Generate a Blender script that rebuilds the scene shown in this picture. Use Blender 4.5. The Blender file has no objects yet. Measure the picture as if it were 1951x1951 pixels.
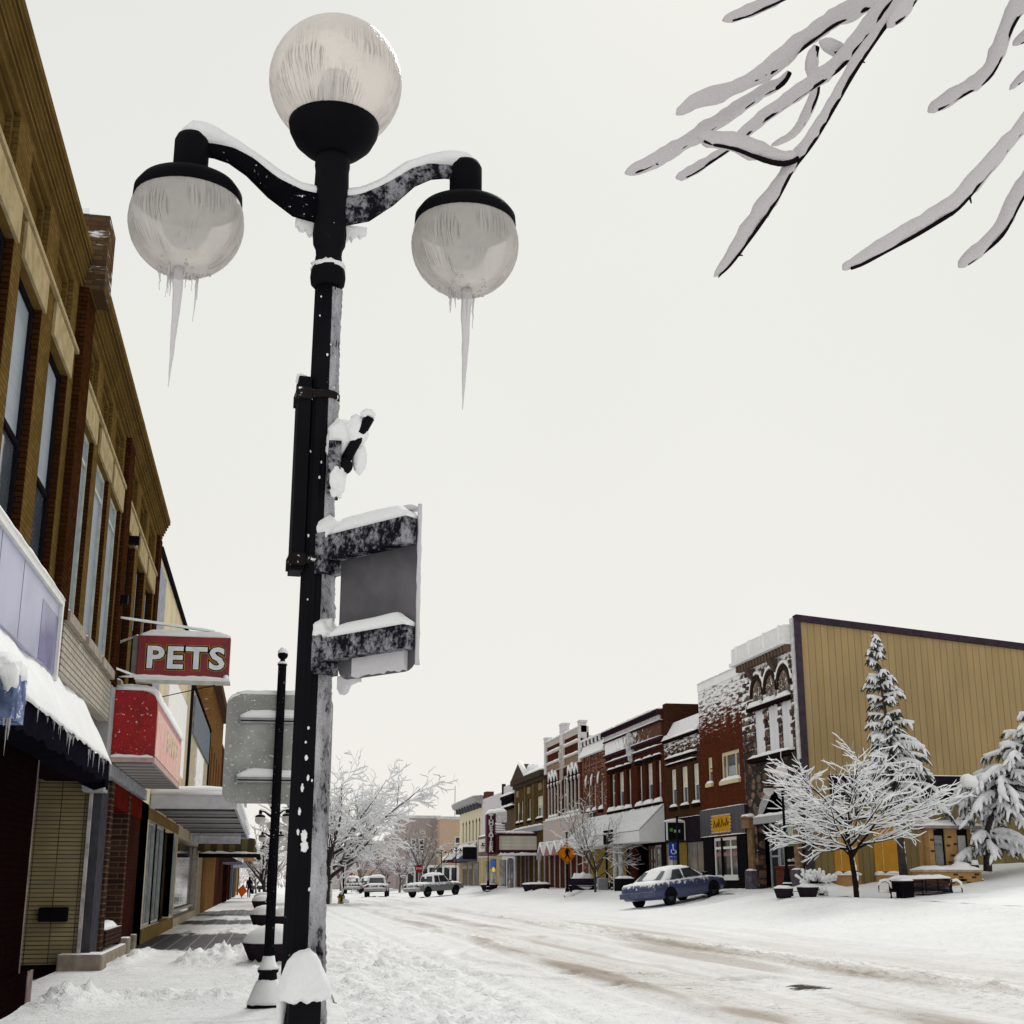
import bpy, bmesh, math, random
from mathutils import Vector, Matrix, noise as mnoise
PI = math.pi
R = math.radians
scn = bpy.context.scene
COL = scn.collection
# ------------------------------------------------------------------ camera model (surveyed from the street lines)
F_PX, CEN = 2520.0, 975.5
_vp = (505.0 - CEN, -(1678.0 - CEN))
_d = Vector((_vp[0], _vp[1], -F_PX)).normalized()
_p = math.atan2(1678.0 - CEN, F_PX)
_u = Vector((0, math.cos(_p), -math.sin(_p)))
_r = _d.cross(_u).normalized()
RW = Matrix((_r, _d, _u))
EYE = Vector((0, 0, 1.5))
def ray(px, py): return RW @ Vector((px - CEN, -(py - CEN), -F_PX))
def on_y(px, py, Y):
    r = ray(px, py); return EYE + r * (Y / r.y)
def at_depth(px, py, D): return EYE + ray(px, py) * (D / F_PX)

# ------------------------------------------------------------------ object helpers
OFF = {}
def tag(o, label=None, cat=None, group=None, kind=None):
    if label: o['label'] = label
    if cat: o['category'] = cat
    if group: o['group'] = group
    if kind: o['kind'] = kind
    return o
def thing(name, label, cat, loc=(0, 0, 0), group=None, rotz=0.0):
    o = bpy.data.objects.new(name, None); COL.objects.link(o)
    o.empty_display_size = 0.2
    o.location = loc; o.rotation_euler = (0, 0, rotz)
    OFF[o.name] = Vector(loc) if rotz == 0 else Vector((0, 0, 0))
    return tag(o, label, cat, group)
def copy_tree(o, parent=None):
    c = o.copy(); COL.objects.link(c); c.parent = parent
    for ch in list(o.children): copy_tree(ch, c)
    return c
class MB:
    def __init__(s): s.v = []; s.f = []; s.smooth = []
    def add(s, vs, fs, smooth=False):
        b = len(s.v); s.v += [tuple(v) for v in vs]
        for f in fs: s.f.append(tuple(i + b for i in f)); s.smooth.append(smooth)
        return s
    def box(s, x0, y0, z0, x1, y1, z1):
        v = [(x0,y0,z0),(x1,y0,z0),(x1,y1,z0),(x0,y1,z0),(x0,y0,z1),(x1,y0,z1),(x1,y1,z1),(x0,y1,z1)]
        return s.add(v, [(0,3,2,1),(4,5,6,7),(0,1,5,4),(1,2,6,5),(2,3,7,6),(3,0,4,7)])
    def hexa(s, v): return s.add(v, [(0,3,2,1),(4,5,6,7),(0,1,5,4),(1,2,6,5),(2,3,7,6),(3,0,4,7)])
    def quad(s, a, b, c, d): return s.add([a, b, c, d], [(0,1,2,3)])
    def prism(s, pts, vec):                 # polygon (list of 3d points) extruded along vec
        n = len(pts); vec = Vector(vec)
        v = [Vector(p) for p in pts]; v += [p + vec for p in v]
        fs = [tuple(range(n - 1, -1, -1)), tuple(range(n, 2 * n))]
        fs += [(i, (i + 1) % n, n + (i + 1) % n, n + i) for i in range(n)]
        return s.add(v, fs)
    def tube(s, pts, rad, n=8, cap=True, smooth=True, sq=1.0):
        pts = [Vector(p) for p in pts]
        if not isinstance(rad, (list, tuple)): rad = [rad] * len(pts)
        vs = []; up = None
        for i, p in enumerate(pts):
            t = (pts[min(i + 1, len(pts) - 1)] - pts[max(i - 1, 0)])
            if t.length < 1e-9: t = Vector((0, 0, 1))
            t.normalize()
            if up is None:
                a = Vector((0, 0, 1)) if abs(t.z) < .9 else Vector((1, 0, 0))
                up = (a - t * a.dot(t)).normalized()
            else:
                up = up - t * up.dot(t)
                if up.length < 1e-6: up = t.orthogonal()
                up.normalize()
            sd = t.cross(up)
            for k in range(n):
                a = 2 * PI * k / n
                vs.append(p + sd * (math.cos(a) * rad[i] * sq) + up * (math.sin(a) * rad[i]))
        fs = []
        for i in range(len(pts) - 1):
            for k in range(n):
                fs.append((i*n + k, i*n + (k+1) % n, (i+1)*n + (k+1) % n, (i+1)*n + k))
        if cap:
            fs.append(tuple(range(n - 1, -1, -1))); fs.append(tuple((len(pts)-1)*n + k for k in range(n)))
        return s.add(vs, fs, smooth)
    def lathe(s, prof, c=(0, 0, 0), n=24, smooth=True, flute=0.0, nf=0, a0=0.0, a1=2*PI):
        c = Vector(c); vs = []; full = abs(a1 - a0 - 2*PI) < 1e-6
        m = n if full else n + 1
        for (r, z) in prof:
            for k in range(m):
                a = a0 + (a1 - a0) * k / n
                rr = r * (1 - flute * (0.5 + 0.5 * math.cos(nf * a))) if nf else r
                vs.append(c + Vector((math.cos(a) * rr, math.sin(a) * rr, z)))
        fs = []
        for i in range(len(prof) - 1):
            for k in range(n):
                k2 = (k + 1) % m
                fs.append((i*m + k, i*m + k2, (i+1)*m + k2, (i+1)*m + k))
        if full:
            if prof[0][0] > 1e-4: fs.append(tuple(range(m - 1, -1, -1)))
            if prof[-1][0] > 1e-4: fs.append(tuple((len(prof)-1)*m + k for k in range(m)))
        return s.add(vs, fs, smooth)
    def ball(s, c, r, nu=12, nv=8, sc=(1, 1, 1), nz=0.0, seed=0.0, smooth=True):
        c = Vector(c); vs = []
        for j in range(nv + 1):
            th = PI * j / nv
            for k in range(nu):
                a = 2 * PI * k / nu
                q = Vector((math.sin(th) * math.cos(a), math.sin(th) * math.sin(a), -math.cos(th)))
                rr = r
                if nz: rr *= 1 + nz * mnoise.noise(q * 2.1 + Vector((seed, seed * .7, seed * 1.3)))
                vs.append(c + Vector((q.x * rr * sc[0], q.y * rr * sc[1], q.z * rr * sc[2])))
        fs = []
        for j in range(nv):
            for k in range(nu):
                fs.append((j*nu + k, j*nu + (k+1) % nu, (j+1)*nu + (k+1) % nu, (j+1)*nu + k))
        return s.add(vs, fs, smooth)
    def loaf(s, p0, p1, w, h, n=10, m=7, nz=0.25, seed=0.0, side=None, taper=True, amp=None):
        # a rounded strip of snow lying along p0-p1; w = full width, h = height
        p0 = Vector(p0); p1 = Vector(p1); t = (p1 - p0)
        sd = Vector(side).normalized() if side is not None else t.cross(Vector((0, 0, 1))).normalized()
        vs = []
        for i in range(n + 1):
            q = i / n; c = p0.lerp(p1, q)
            e = 1.0
            if taper: e = min(1.0, 0.35 + 5 * min(q, 1 - q))
            hh = h * e * (1 + nz * mnoise.noise(c * 2.3 + Vector((seed, 0, seed))) + nz * .6 * mnoise.noise(c * 7.1 + Vector((0, seed, 0))))
            ww = w * (1 + nz * .25 * mnoise.noise(c * 3.7 + Vector((seed, seed, 0))))
            for k in range(m + 1):
                a = PI * k / m
                x = -math.cos(a); z = math.sin(a)
                x = math.copysign(abs(x) ** .75, x)
                vs.append(c + sd * (x * ww * .5) + Vector((0, 0, max(hh, .2 * h) * z)))
        fs = []; M = m + 1
        for i in range(n):
            for k in range(m): fs.append((i*M + k, i*M + k + 1, (i+1)*M + k + 1, (i+1)*M + k))
            fs.append((i*M + m, i*M, (i+1)*M, (i+1)*M + m))
        fs.append(tuple(range(m, -1, -1))); fs.append(tuple(n*M + k for k in range(M)))
        return s.add(vs, fs, True)
    def xf(s, mat):
        s.v = [tuple(mat @ Vector(v)) for v in s.v]; return s
    def build(s, name, mat, parent=None, label=None):
        off = Vector((0, 0, 0)); p = parent
        root = parent
        while root is not None and root.parent is not None: root = root.parent
        if root is not None: off = OFF.get(root.name, off)
        me = bpy.data.meshes.new(name)
        me.from_pydata([(v[0]-off.x, v[1]-off.y, v[2]-off.z) for v in s.v], [], s.f)
        me.polygons.foreach_set('use_smooth', s.smooth)
        me.materials.append(mat); me.update()
        o = bpy.data.objects.new(name, me); COL.objects.link(o)
        if parent is not None: o.parent = parent
        if label: o['label'] = label
        return o
def split(mb, name, mat, parent):
    """one object for every separate piece of the mesh"""
    par = list(range(len(mb.v)))
    def find(i):
        while par[i] != i: par[i] = par[par[i]]; i = par[i]
        return i
    for f in mb.f:
        for k in f[1:]: par[find(k)] = find(f[0])
    grp = {}
    for f, s in zip(mb.f, mb.smooth): grp.setdefault(find(f[0]), []).append((f, s))
    out = []
    for fs in grp.values():
        ids = sorted({k for f, _ in fs for k in f}); ix = {k: i for i, k in enumerate(ids)}
        q = MB(); q.v = [mb.v[k] for k in ids]; q.f = [tuple(ix[k] for k in f) for f, _ in fs]; q.smooth = [s for _, s in fs]
        out.append(q.build(name, mat, parent))
    return out
def fix_normals(o):
    bm = bmesh.new(); bm.from_mesh(o.data); bmesh.ops.recalc_face_normals(bm, faces=bm.faces); bm.to_mesh(o.data); bm.free(); return o
def bevel(o, w, seg=2):
    m = o.modifiers.new('bevel', 'BEVEL'); m.width = w; m.segments = seg; m.limit_method = 'ANGLE'; return o
def text_mb(txt, size, extrude=.01, offset=0.0, sx=1.0, spacing=1.0):
    cu = bpy.data.curves.new('lettering', 'FONT'); cu.body = txt; cu.size = size; cu.extrude = extrude; cu.offset = offset
    cu.align_x = 'CENTER'; cu.align_y = 'CENTER'; cu.space_character = spacing; cu.resolution_u = 3
    o = bpy.data.objects.new('lettering', cu); COL.objects.link(o)
    dg = bpy.context.evaluated_depsgraph_get(); dg.update()
    me = bpy.data.meshes.new_from_object(o.evaluated_get(dg))
    mb = MB(); mb.add([(v.co.x * sx, v.co.y, v.co.z) for v in me.vertices], [tuple(p.vertices) for p in me.polygons])
    bpy.data.objects.remove(o); bpy.data.curves.remove(cu); bpy.data.meshes.remove(me)
    return mb
FRONT = Matrix(((1,0,0,0),(0,0,-1,0),(0,1,0,0),(0,0,0,1)))        # text plane facing -Y
def face_px(sx=1): return Matrix(((0,0,1,0),(1,0,0,0),(0,1,0,0),(0,0,0,1)))   # text plane facing +X, reading toward +Y
def face_nx(): return Matrix(((0,0,-1,0),(-1,0,0,0),(0,1,0,0),(0,0,0,1)))      # text plane facing -X, reading toward -Y
def T(x, y, z): return Matrix.Translation((x, y, z))
def RZ(a): return Matrix.Rotation(a, 4, 'Z')

# ------------------------------------------------------------------ materials
class NT:
    def __init__(s, name):
        s.m = bpy.data.materials.new(name); s.m.use_nodes = True; s.t = s.m.node_tree; s.t.nodes.clear()
        s.out = s.n('ShaderNodeOutputMaterial')
    def n(s, typ, **kw):
        nd = s.t.nodes.new(typ)
        for k, v in kw.items(): setattr(nd, k, v)
        return nd
    def put(s, sock, v):
        if isinstance(v, bpy.types.NodeSocket): s.t.links.new(v, sock)
        elif v is not None:
            if isinstance(v, (tuple, list)) and len(v) == 3 and sock.type == 'RGBA': v = (*v, 1)
            sock.default_value = v
    def math(s, op, a, b=0.0, c=None, clamp=False):
        nd = s.n('ShaderNodeMath', operation=op); nd.use_clamp = clamp
        s.put(nd.inputs[0], a); s.put(nd.inputs[1], b)
        if c is not None: s.put(nd.inputs[2], c)
        return nd.outputs[0]
    def ss(s, v, lo, hi, a=0.0, b=1.0):
        nd = s.n('ShaderNodeMapRange', interpolation_type='SMOOTHSTEP')
        s.put(nd.inputs['Value'], v); nd.inputs['From Min'].default_value = lo; nd.inputs['From Max'].default_value = hi
        nd.inputs['To Min'].default_value = a; nd.inputs['To Max'].default_value = b
        return nd.outputs[0]
    def mix(s, f, a, b):
        nd = s.n('ShaderNodeMix', data_type='RGBA'); nd.clamp_factor = True
        s.put(nd.inputs['Factor'], f); s.put(nd.inputs['A'] if 0 else nd.inputs[6], a); s.put(nd.inputs[7], b)
        return nd.outputs[2]
    def noise(s, vec, scale, detail=3.0, rough=.55):
        nd = s.n('ShaderNodeTexNoise'); s.put(nd.inputs['Vector'], vec); s.put(nd.inputs['Scale'], scale)
        nd.inputs['Detail'].default_value = detail; nd.inputs['Roughness'].default_value = rough
        return nd.outputs[0]
    def obj(s): return s.n('ShaderNodeTexCoord').outputs['Object']
    def pos(s): return s.n('ShaderNodeNewGeometry').outputs['Position']
    def sep(s, v):
        nd = s.n('ShaderNodeSeparateXYZ'); s.put(nd.inputs[0], v); return nd.outputs
    def comb(s, x, y, z):
        nd = s.n('ShaderNodeCombineXYZ')
        for i, v in enumerate((x, y, z)): s.put(nd.inputs[i], v)
        return nd.outputs[0]
    def scale(s, v, xyz):
        nd = s.n('ShaderNodeVectorMath', operation='MULTIPLY'); s.put(nd.inputs[0], v); nd.inputs[1].default_value = xyz
        return nd.outputs[0]
    def normal(s): return s.n('ShaderNodeNewGeometry').outputs['Normal']
    def bump(s, h, strength=.3, dist=.02, nrm=None):
        nd = s.n('ShaderNodeBump'); nd.inputs['Strength'].default_value = strength; nd.inputs['Distance'].default_value = dist
        s.put(nd.inputs['Height'], h)
        if nrm: s.put(nd.inputs['Normal'], nrm)
        return nd.outputs[0]
    def bsdf(s, col, rough=.7, nrm=None, spec=.3, metal=0.0, emis=None, estr=0.0, alpha=None, coat=None):
        nd = s.n('ShaderNodeBsdfPrincipled')
        s.put(nd.inputs['Base Color'], col); s.put(nd.inputs['Roughness'], rough)
        nd.inputs['Specular IOR Level'].default_value = spec; nd.inputs['Metallic'].default_value = metal
        if nrm is not None: s.put(nd.inputs['Normal'], nrm)
        if emis is not None: s.put(nd.inputs['Emission Color'], emis); nd.inputs['Emission Strength'].default_value = estr
        if coat: nd.inputs['Coat Weight'].default_value = coat
        return nd
    def done(s, sh):
        s.t.links.new(sh.outputs[0] if not isinstance(sh, bpy.types.NodeSocket) else sh, s.out.inputs['Surface']); return s.m
SNOW_C = (.885, .89, .90)
def snow_mask(t, th=.45, soft=.15, nsc=6.0, namt=.35, bias=0.0, axis=None):
    """snow lies where the surface looks up (plus wind-blown speckle)"""
    nz = t.sep(t.normal())[2]
    n = t.noise(t.pos(), nsc, 4, .65)
    v = t.math('ADD', nz, t.math('MULTIPLY', t.math('SUBTRACT', n, .5), namt * 2))
    if bias: v = t.math('ADD', v, bias)
    return t.ss(v, th - soft, th + soft)
def M_simple(name, col, rough=.7, var=.18, nsc=5.0, bump=0.0, bsc=30.0, snow=None, spec=.0, metal=0.0, speck=None, coat=None):
    t = NT(name); P = t.obj(); nv = t.noise(P, nsc, 4)
    lo = tuple(c * (1 - var) for c in col); hi = tuple(min(1, c * (1 + var)) for c in col)
    c = t.mix(t.ss(nv, .3, .7), lo, hi); rg = rough
    nrm = t.bump(t.noise(P, bsc, 4), bump, .02) if bump else None
    mk = None
    if snow is not None: mk = snow_mask(t, *snow) if isinstance(snow, tuple) else snow_mask(t, snow)
    if speck:                                  # wind driven flecks: (amount threshold, scale)
        sp = t.ss(t.noise(t.pos(), speck[1], 5, .7), speck[0], speck[0] + .06)
        mk = sp if mk is None else t.math('MAXIMUM', mk, sp)
    if mk is not None:
        c = t.mix(mk, c, SNOW_C); rg = t.math('MAXIMUM', rough, t.math('MULTIPLY', mk, .9))
    return t.done(t.bsdf(c, rg, nrm, spec, metal, coat=coat))
def M_snow(name, col=SNOW_C, bsc=14.0, strength=.5, dist=.03, dirt=None):
    t = NT(name); P = t.pos()
    n1 = t.noise(P, bsc, 5, .6); n2 = t.noise(P, bsc * 6, 3, .6)
    c = t.mix(t.ss(t.noise(P, 1.7, 3), .3, .75), tuple(v * .965 for v in col), tuple(min(.93, v * 1.03) for v in col))
    h = t.math('ADD', n1, t.math('MULTIPLY', n2, .3))
    b = t.bsdf(c, .85, t.bump(h, strength, dist), .25)
    b.inputs['Subsurface Weight'].default_value = 0.0
    return t.done(b)
def uv_wall(t):
    P = t.sep(t.obj()); N = t.sep(t.normal())
    isx = t.math('GREATER_THAN', t.math('ABSOLUTE', N[0]), .6)
    u = t.math('ADD', t.math('MULTIPLY', isx, P[1]), t.math('MULTIPLY', t.math('SUBTRACT', 1, isx), P[0]))
    return t.comb(u, P[2], 0.0), u, P[2]
def M_brick(name, c1, c2, mortar, bw=.215, bh=.075, ms=.008, patch=None, cap=True, bias=0.0, rough=.85, bump=.5, zgrad=None, stain=.25):
    """patch = (threshold, strength): snow plastered on the courses by the wind; zgrad=(z0,z1) local heights where it grows"""
    t = NT(name); uv, u, v = uv_wall(t)
    br = t.n('ShaderNodeTexBrick'); t.put(br.inputs['Vector'], uv)
    t.put(br.inputs['Color1'], c1); t.put(br.inputs['Color2'], c2); t.put(br.inputs['Mortar'], mortar)
    br.inputs['Scale'].default_value = 1.0; br.inputs['Brick Width'].default_value = bw; br.inputs['Row Height'].default_value = bh
    br.inputs['Mortar Size'].default_value = ms; br.inputs['Mortar Smooth'].default_value = .2; br.inputs['Bias'].default_value = bias
    c = br.outputs[0]
    st = t.ss(t.noise(t.scale(t.obj(), (1, 1, .35)), 1.3, 5, .6), .35, .75)
    c = t.mix(t.math('MULTIPLY', st, stain * 2), c, tuple(x * .5 for x in c1))
    h = t.math('SUBTRACT', t.math('MULTIPLY', t.noise(t.obj(), 40, 3), .4), br.outputs[1])
    mk = snow_mask(t, .5, .15, 8, .2) if cap else None
    if patch:
        pn = t.noise(t.comb(t.math('MULTIPLY', u, .9), t.math('MULTIPLY', v, 5.0), 0.0), 1.6, 6, .72)
        pv = pn
        if zgrad: pv = t.math('ADD', pn, t.ss(v, zgrad[0], zgrad[1], -.22, .2))
        pm = t.math('MULTIPLY', t.ss(pv, patch[0], patch[0] + .09), patch[1])
        mk = pm if mk is None else t.math('MAXIMUM', mk, pm)
    if mk is not None:
        c = t.mix(mk, c, SNOW_C); h = t.math('ADD', h, t.math('MULTIPLY', mk, 1.2))
    return t.done(t.bsdf(c, rough, t.bump(h, bump, .012), .0))
def M_glass(name, tint=(.02, .025, .03), rough=.06, dirt=.25):
    t = NT(name); P = t.obj()
    n = t.noise(P, .9, 4, .6)
    c = t.mix(t.ss(n, .35, .75), tint, tuple(x * 2.2 + .01 for x in tint))
    d = t.ss(t.noise(P, 6, 4, .65), .5, .9)
    rg = t.math('ADD', rough, t.math('MULTIPLY', d, dirt))
    return t.done(t.bsdf(c, rg, t.bump(t.noise(P, 1.2, 2), .06, .05), .6))
def M_ribs(name, col, period, dark=.45, wline=.08, axis='u', snow=None, rough=.55, bump=.6, var=.12):
    """metal / wood siding with a groove every `period` metres"""
    t = NT(name); uv, u, v = uv_wall(t)
    a = u if axis == 'u' else (v if axis == 'v' else t.sep(t.obj())[1])
    fr = t.math('FRACT', t.math('DIVIDE', a, period))
    line = t.math('LESS_THAN', fr, wline)
    base = t.mix(t.ss(t.noise(t.scale(t.obj(), (1, 1, .25)), 1.1, 5, .6), .3, .75), tuple(x*(1-var) for x in col), tuple(x*(1+var) for x in col))
    cell = t.n('ShaderNodeTexWhiteNoise', noise_dimensions='1D'); t.put(cell.inputs['W'], t.math('FLOOR', t.math('DIVIDE', a, period)))
    base = t.mix(t.math('MULTIPLY', cell.outputs[0], .25), base, tuple(x * .62 for x in col))
    stk = t.noise(t.comb(t.math('MULTIPLY', u, 1.5), t.math('MULTIPLY', v, .16), 0.0), 1.3, 6, .7)
    base = t.mix(t.math('MULTIPLY', t.ss(stk, .48, .75), var * 2.6), base, tuple(x * .55 for x in col))
    c = t.mix(t.math('MULTIPLY', line, 1 - dark), base, tuple(x * .25 for x in col))
    h = t.math('ADD', t.ss(fr, 0, wline * 2.2), t.math('MULTIPLY', t.noise(t.obj(), 3, 3), .3))
    if snow is not None:
        mk = snow_mask(t, *snow) if isinstance(snow, tuple) else snow_mask(t, snow)
        c = t.mix(mk, c, SNOW_C)
    return t.done(t.bsdf(c, rough, t.bump(h, bump, .02), .35))
# ------------------------------------------------------------------ world, sun, camera
SUN_EL, SUN_AZ = R(42), R(20)            # azimuth measured from +Y (down the street) toward +X
w = bpy.data.worlds.new('World'); scn.world = w; w.use_nodes = True
wt = w.node_tree; wt.nodes.clear()
wo = wt.nodes.new('ShaderNodeOutputWorld'); bg = wt.nodes.new('ShaderNodeBackground'); bg.inputs['Strength'].default_value = 0.1
sky = wt.nodes.new('ShaderNodeTexSky'); sky.sky_type = 'NISHITA'; sky.sun_disc = False
sky.sun_elevation = SUN_EL; sky.sun_rotation = SUN_AZ; sky.air_density = 1.0; sky.dust_density = 6.0; sky.ozone_density = 1.0
tcw = wt.nodes.new('ShaderNodeTexCoord'); sx = wt.nodes.new('ShaderNodeSeparateXYZ'); wt.links.new(tcw.outputs['Generated'], sx.inputs[0])
rp = wt.nodes.new('ShaderNodeValToRGB'); rp.color_ramp.interpolation = 'B_SPLINE'
els = rp.color_ramp.elements
els[0].position = 0.0; els[0].color = (.90, .865, .80, 1)
els[1].position = 1.0; els[1].color = (.73, .745, .73, 1)
for ps, c in ((.05, (.885, .865, .815)), (.22, (.845, .838, .80)), (.5, (.785, .795, .755))):
    e = els.new(ps); e.color = (*c, 1)
wt.links.new(sx.outputs[2], rp.inputs[0])
nz = wt.nodes.new('ShaderNodeTexNoise'); nz.inputs['Scale'].default_value = 1.6; nz.inputs['Detail'].default_value = 4
wt.links.new(tcw.outputs['Generated'], nz.inputs['Vector'])
mr = wt.nodes.new('ShaderNodeMapRange'); mr.inputs['From Min'].default_value = .3; mr.inputs['From Max'].default_value = .7
mr.inputs['To Min'].default_value = 9.85; mr.inputs['To Max'].default_value = 10.25
wt.links.new(nz.outputs[0], mr.inputs['Value'])
sc = wt.nodes.new('ShaderNodeVectorMath'); sc.operation = 'SCALE'
wt.links.new(rp.outputs[0], sc.inputs[0]); wt.links.new(mr.outputs[0], sc.inputs['Scale'])
mxs = wt.nodes.new('ShaderNodeMix'); mxs.data_type = 'RGBA'; mxs.inputs[0].default_value = .985
wt.links.new(sky.outputs[0], mxs.inputs[6]); wt.links.new(sc.outputs[0], mxs.inputs[7])
wt.links.new(mxs.outputs[2], bg.inputs['Color']); wt.links.new(bg.outputs[0], wo.inputs['Surface'])
sl = bpy.data.lights.new('sun', 'SUN'); sl.energy = 1.5; sl.angle = R(14); sl.color = (1.0, .965, .92)
so = bpy.data.objects.new('sun', sl); COL.objects.link(so)
sd = Vector((math.sin(SUN_AZ) * math.cos(SUN_EL), math.cos(SUN_AZ) * math.cos(SUN_EL), math.sin(SUN_EL)))
so.rotation_euler = sd.to_track_quat('Z', 'Y').to_euler(); so.location = sd * 60
scn.view_settings.view_transform = 'Standard'; scn.view_settings.look = 'None'
scn.view_settings.exposure = 0.0; scn.view_settings.gamma = 1.0; scn.view_settings.use_curve_mapping = False
cam = bpy.data.cameras.new('camera'); co = bpy.data.objects.new('camera', cam); COL.objects.link(co)
cam.sensor_width = 36; cam.lens = 36 * F_PX / 1951; cam.clip_end = 3000; cam.clip_start = .05
co.matrix_world = Matrix.Translation(EYE) @ RW.to_4x4()
scn.camera = co

# ------------------------------------------------------------------ material palette
SNOW = M_snow('snow')
SNOWF = M_snow('fine snow', bsc=45, strength=.6, dist=.012)
BLACK = M_simple('black iron', (.005, .005, .007), .6, speck=(.74, 26), spec=.02)
BLACKP = M_simple('black iron plain', (.005, .005, .007), .6, spec=.03)
TANB = M_brick('tan brick', (.150, .094, .028), (.100, .060, .017), (.070, .046, .020), bw=.21, bh=.066, ms=.007, bias=-.1, stain=.35, patch=(.80, .8))
TANB2 = M_brick('brown brick with jamb shade', (.060, .022, .007), (.034, .012, .005), (.012, .007, .005), bh=.066, stain=.3)
STONE_T = M_simple('tan lintel stone', (.34, .27, .15), .8, bump=.3, snow=.55)
SILL_T = M_simple('pale sill stone', (.33, .29, .24), .8, bump=.3, snow=.45)
TRIMGREEN = M_simple('pale aluminium frame', (.42, .46, .42), .4)
GLASS = M_glass('dark glass')
GLASSB = M_glass('grey blue glass', (.05, .06, .075))
BLIND = M_ribs('grey blue blind', (.235, .27, .31), .06, .75, .1, 'v', rough=.6, bump=.15)
WHITE = M_simple('white paint', (.74, .74, .71), .5, var=.05, snow=.6)
CREAM = M_simple('cream paint', (.62, .55, .40), .7, var=.08, snow=.6)
GREYP = M_simple('grey paint', (.34, .34, .35), .6, var=.1, snow=.55)
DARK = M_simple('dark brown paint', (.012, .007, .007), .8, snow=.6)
BLACKPAINT = M_simple('black paint', (.010, .009, .011), .7, snow=.6, spec=.0)
ICE_T = NT('ice'); 
_tr = ICE_T.n('ShaderNodeBsdfTransparent'); _tr.inputs[0].default_value = (.93, .92, .93, 1)
_pb = ICE_T.bsdf((.62, .60, .62), .12, ICE_T.bump(ICE_T.noise(ICE_T.pos(), 60, 3), .5, .005), .6)
_mx = ICE_T.n('ShaderNodeMixShader'); _mx.inputs[0].default_value = .5
ICE_T.t.links.new(_tr.outputs[0], _mx.inputs[1]); ICE_T.t.links.new(_pb.outputs[0], _mx.inputs[2])
ICE = ICE_T.done(_mx)

# ------------------------------------------------------------------ ground
def gz(x, y=0.0):
    pts = ((-6, 0), (1, 0), (6, .05), (11, .12), (14, .2), (17, .47), (19.5, .76), (20.5, .9), (23, 1.08), (25, 1.36), (29, 1.95), (45, 2.6), (400, 2.6))
    z = 0.0
    if x <= pts[0][0]: z = pts[0][1]
    else:
        for (a, za), (b, zb) in zip(pts, pts[1:]):
            if a <= x <= b:
                q = (x - a) / (b - a); z = za + (zb - za) * q; break
        else: z = 2.6
    if 14.5 < x < 26 and 35 < y < 53:
        z += .36 * min(1, (x - 14.5) / 3) * min(1, max(0, 1 - max(0, x - 17.9) / 2.6)) * min(1, (y - 35) / 7) * min(1, (53 - y) / 4)
    if x > 19 and y > 43:
        z += min(1, (x - 19) / 2.0) * min(1, (y - 43) / 5.0) * .16 * (1 if y < 60 else max(0, 1 - (y - 60) / 20))
    return z
def nz2(x, y, s, seed=0.0): return mnoise.noise(Vector((x * s + seed, y * s - seed * .7, seed)))
def fbm(x, y, s, o=4, seed=0.0):
    a = 0; k = 1; t = 0
    for i in range(o): a += k * mnoise.noise(Vector((x * s + seed, y * s, seed + i * 3.1))); t += k; k *= .5; s *= 2.1
    return a / t
def bumpy(x, y, cx, cy, rx, ry, h):
    q = ((x - cx) / rx) ** 2 + ((y - cy) / ry) ** 2
    return h * math.exp(-q * 1.6) if q < 4 else 0.0
def ysteps(y0, y1, d0, k):
    ys = [y0]
    while ys[-1] < y1: ys.append(ys[-1] + max(d0, (ys[-1]) * k))
    return ys
def sheet(name, xs, ys, zf, mat, label=None):
    mb = MB(); nx = len(xs)
    mb.v = [(x, y, zf(x, y)) for y in ys for x in xs]
    for j in range(len(ys) - 1):
        for i in range(nx - 1):
            mb.f.append((j*nx + i, j*nx + i + 1, (j+1)*nx + i + 1, (j+1)*nx + i)); mb.smooth.append(True)
    o = mb.build(name, mat); tag(o, kind='structure'); return o
def frange(a, b, n): return [a + (b - a) * i / (n - 1) for i in range(n)]
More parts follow.
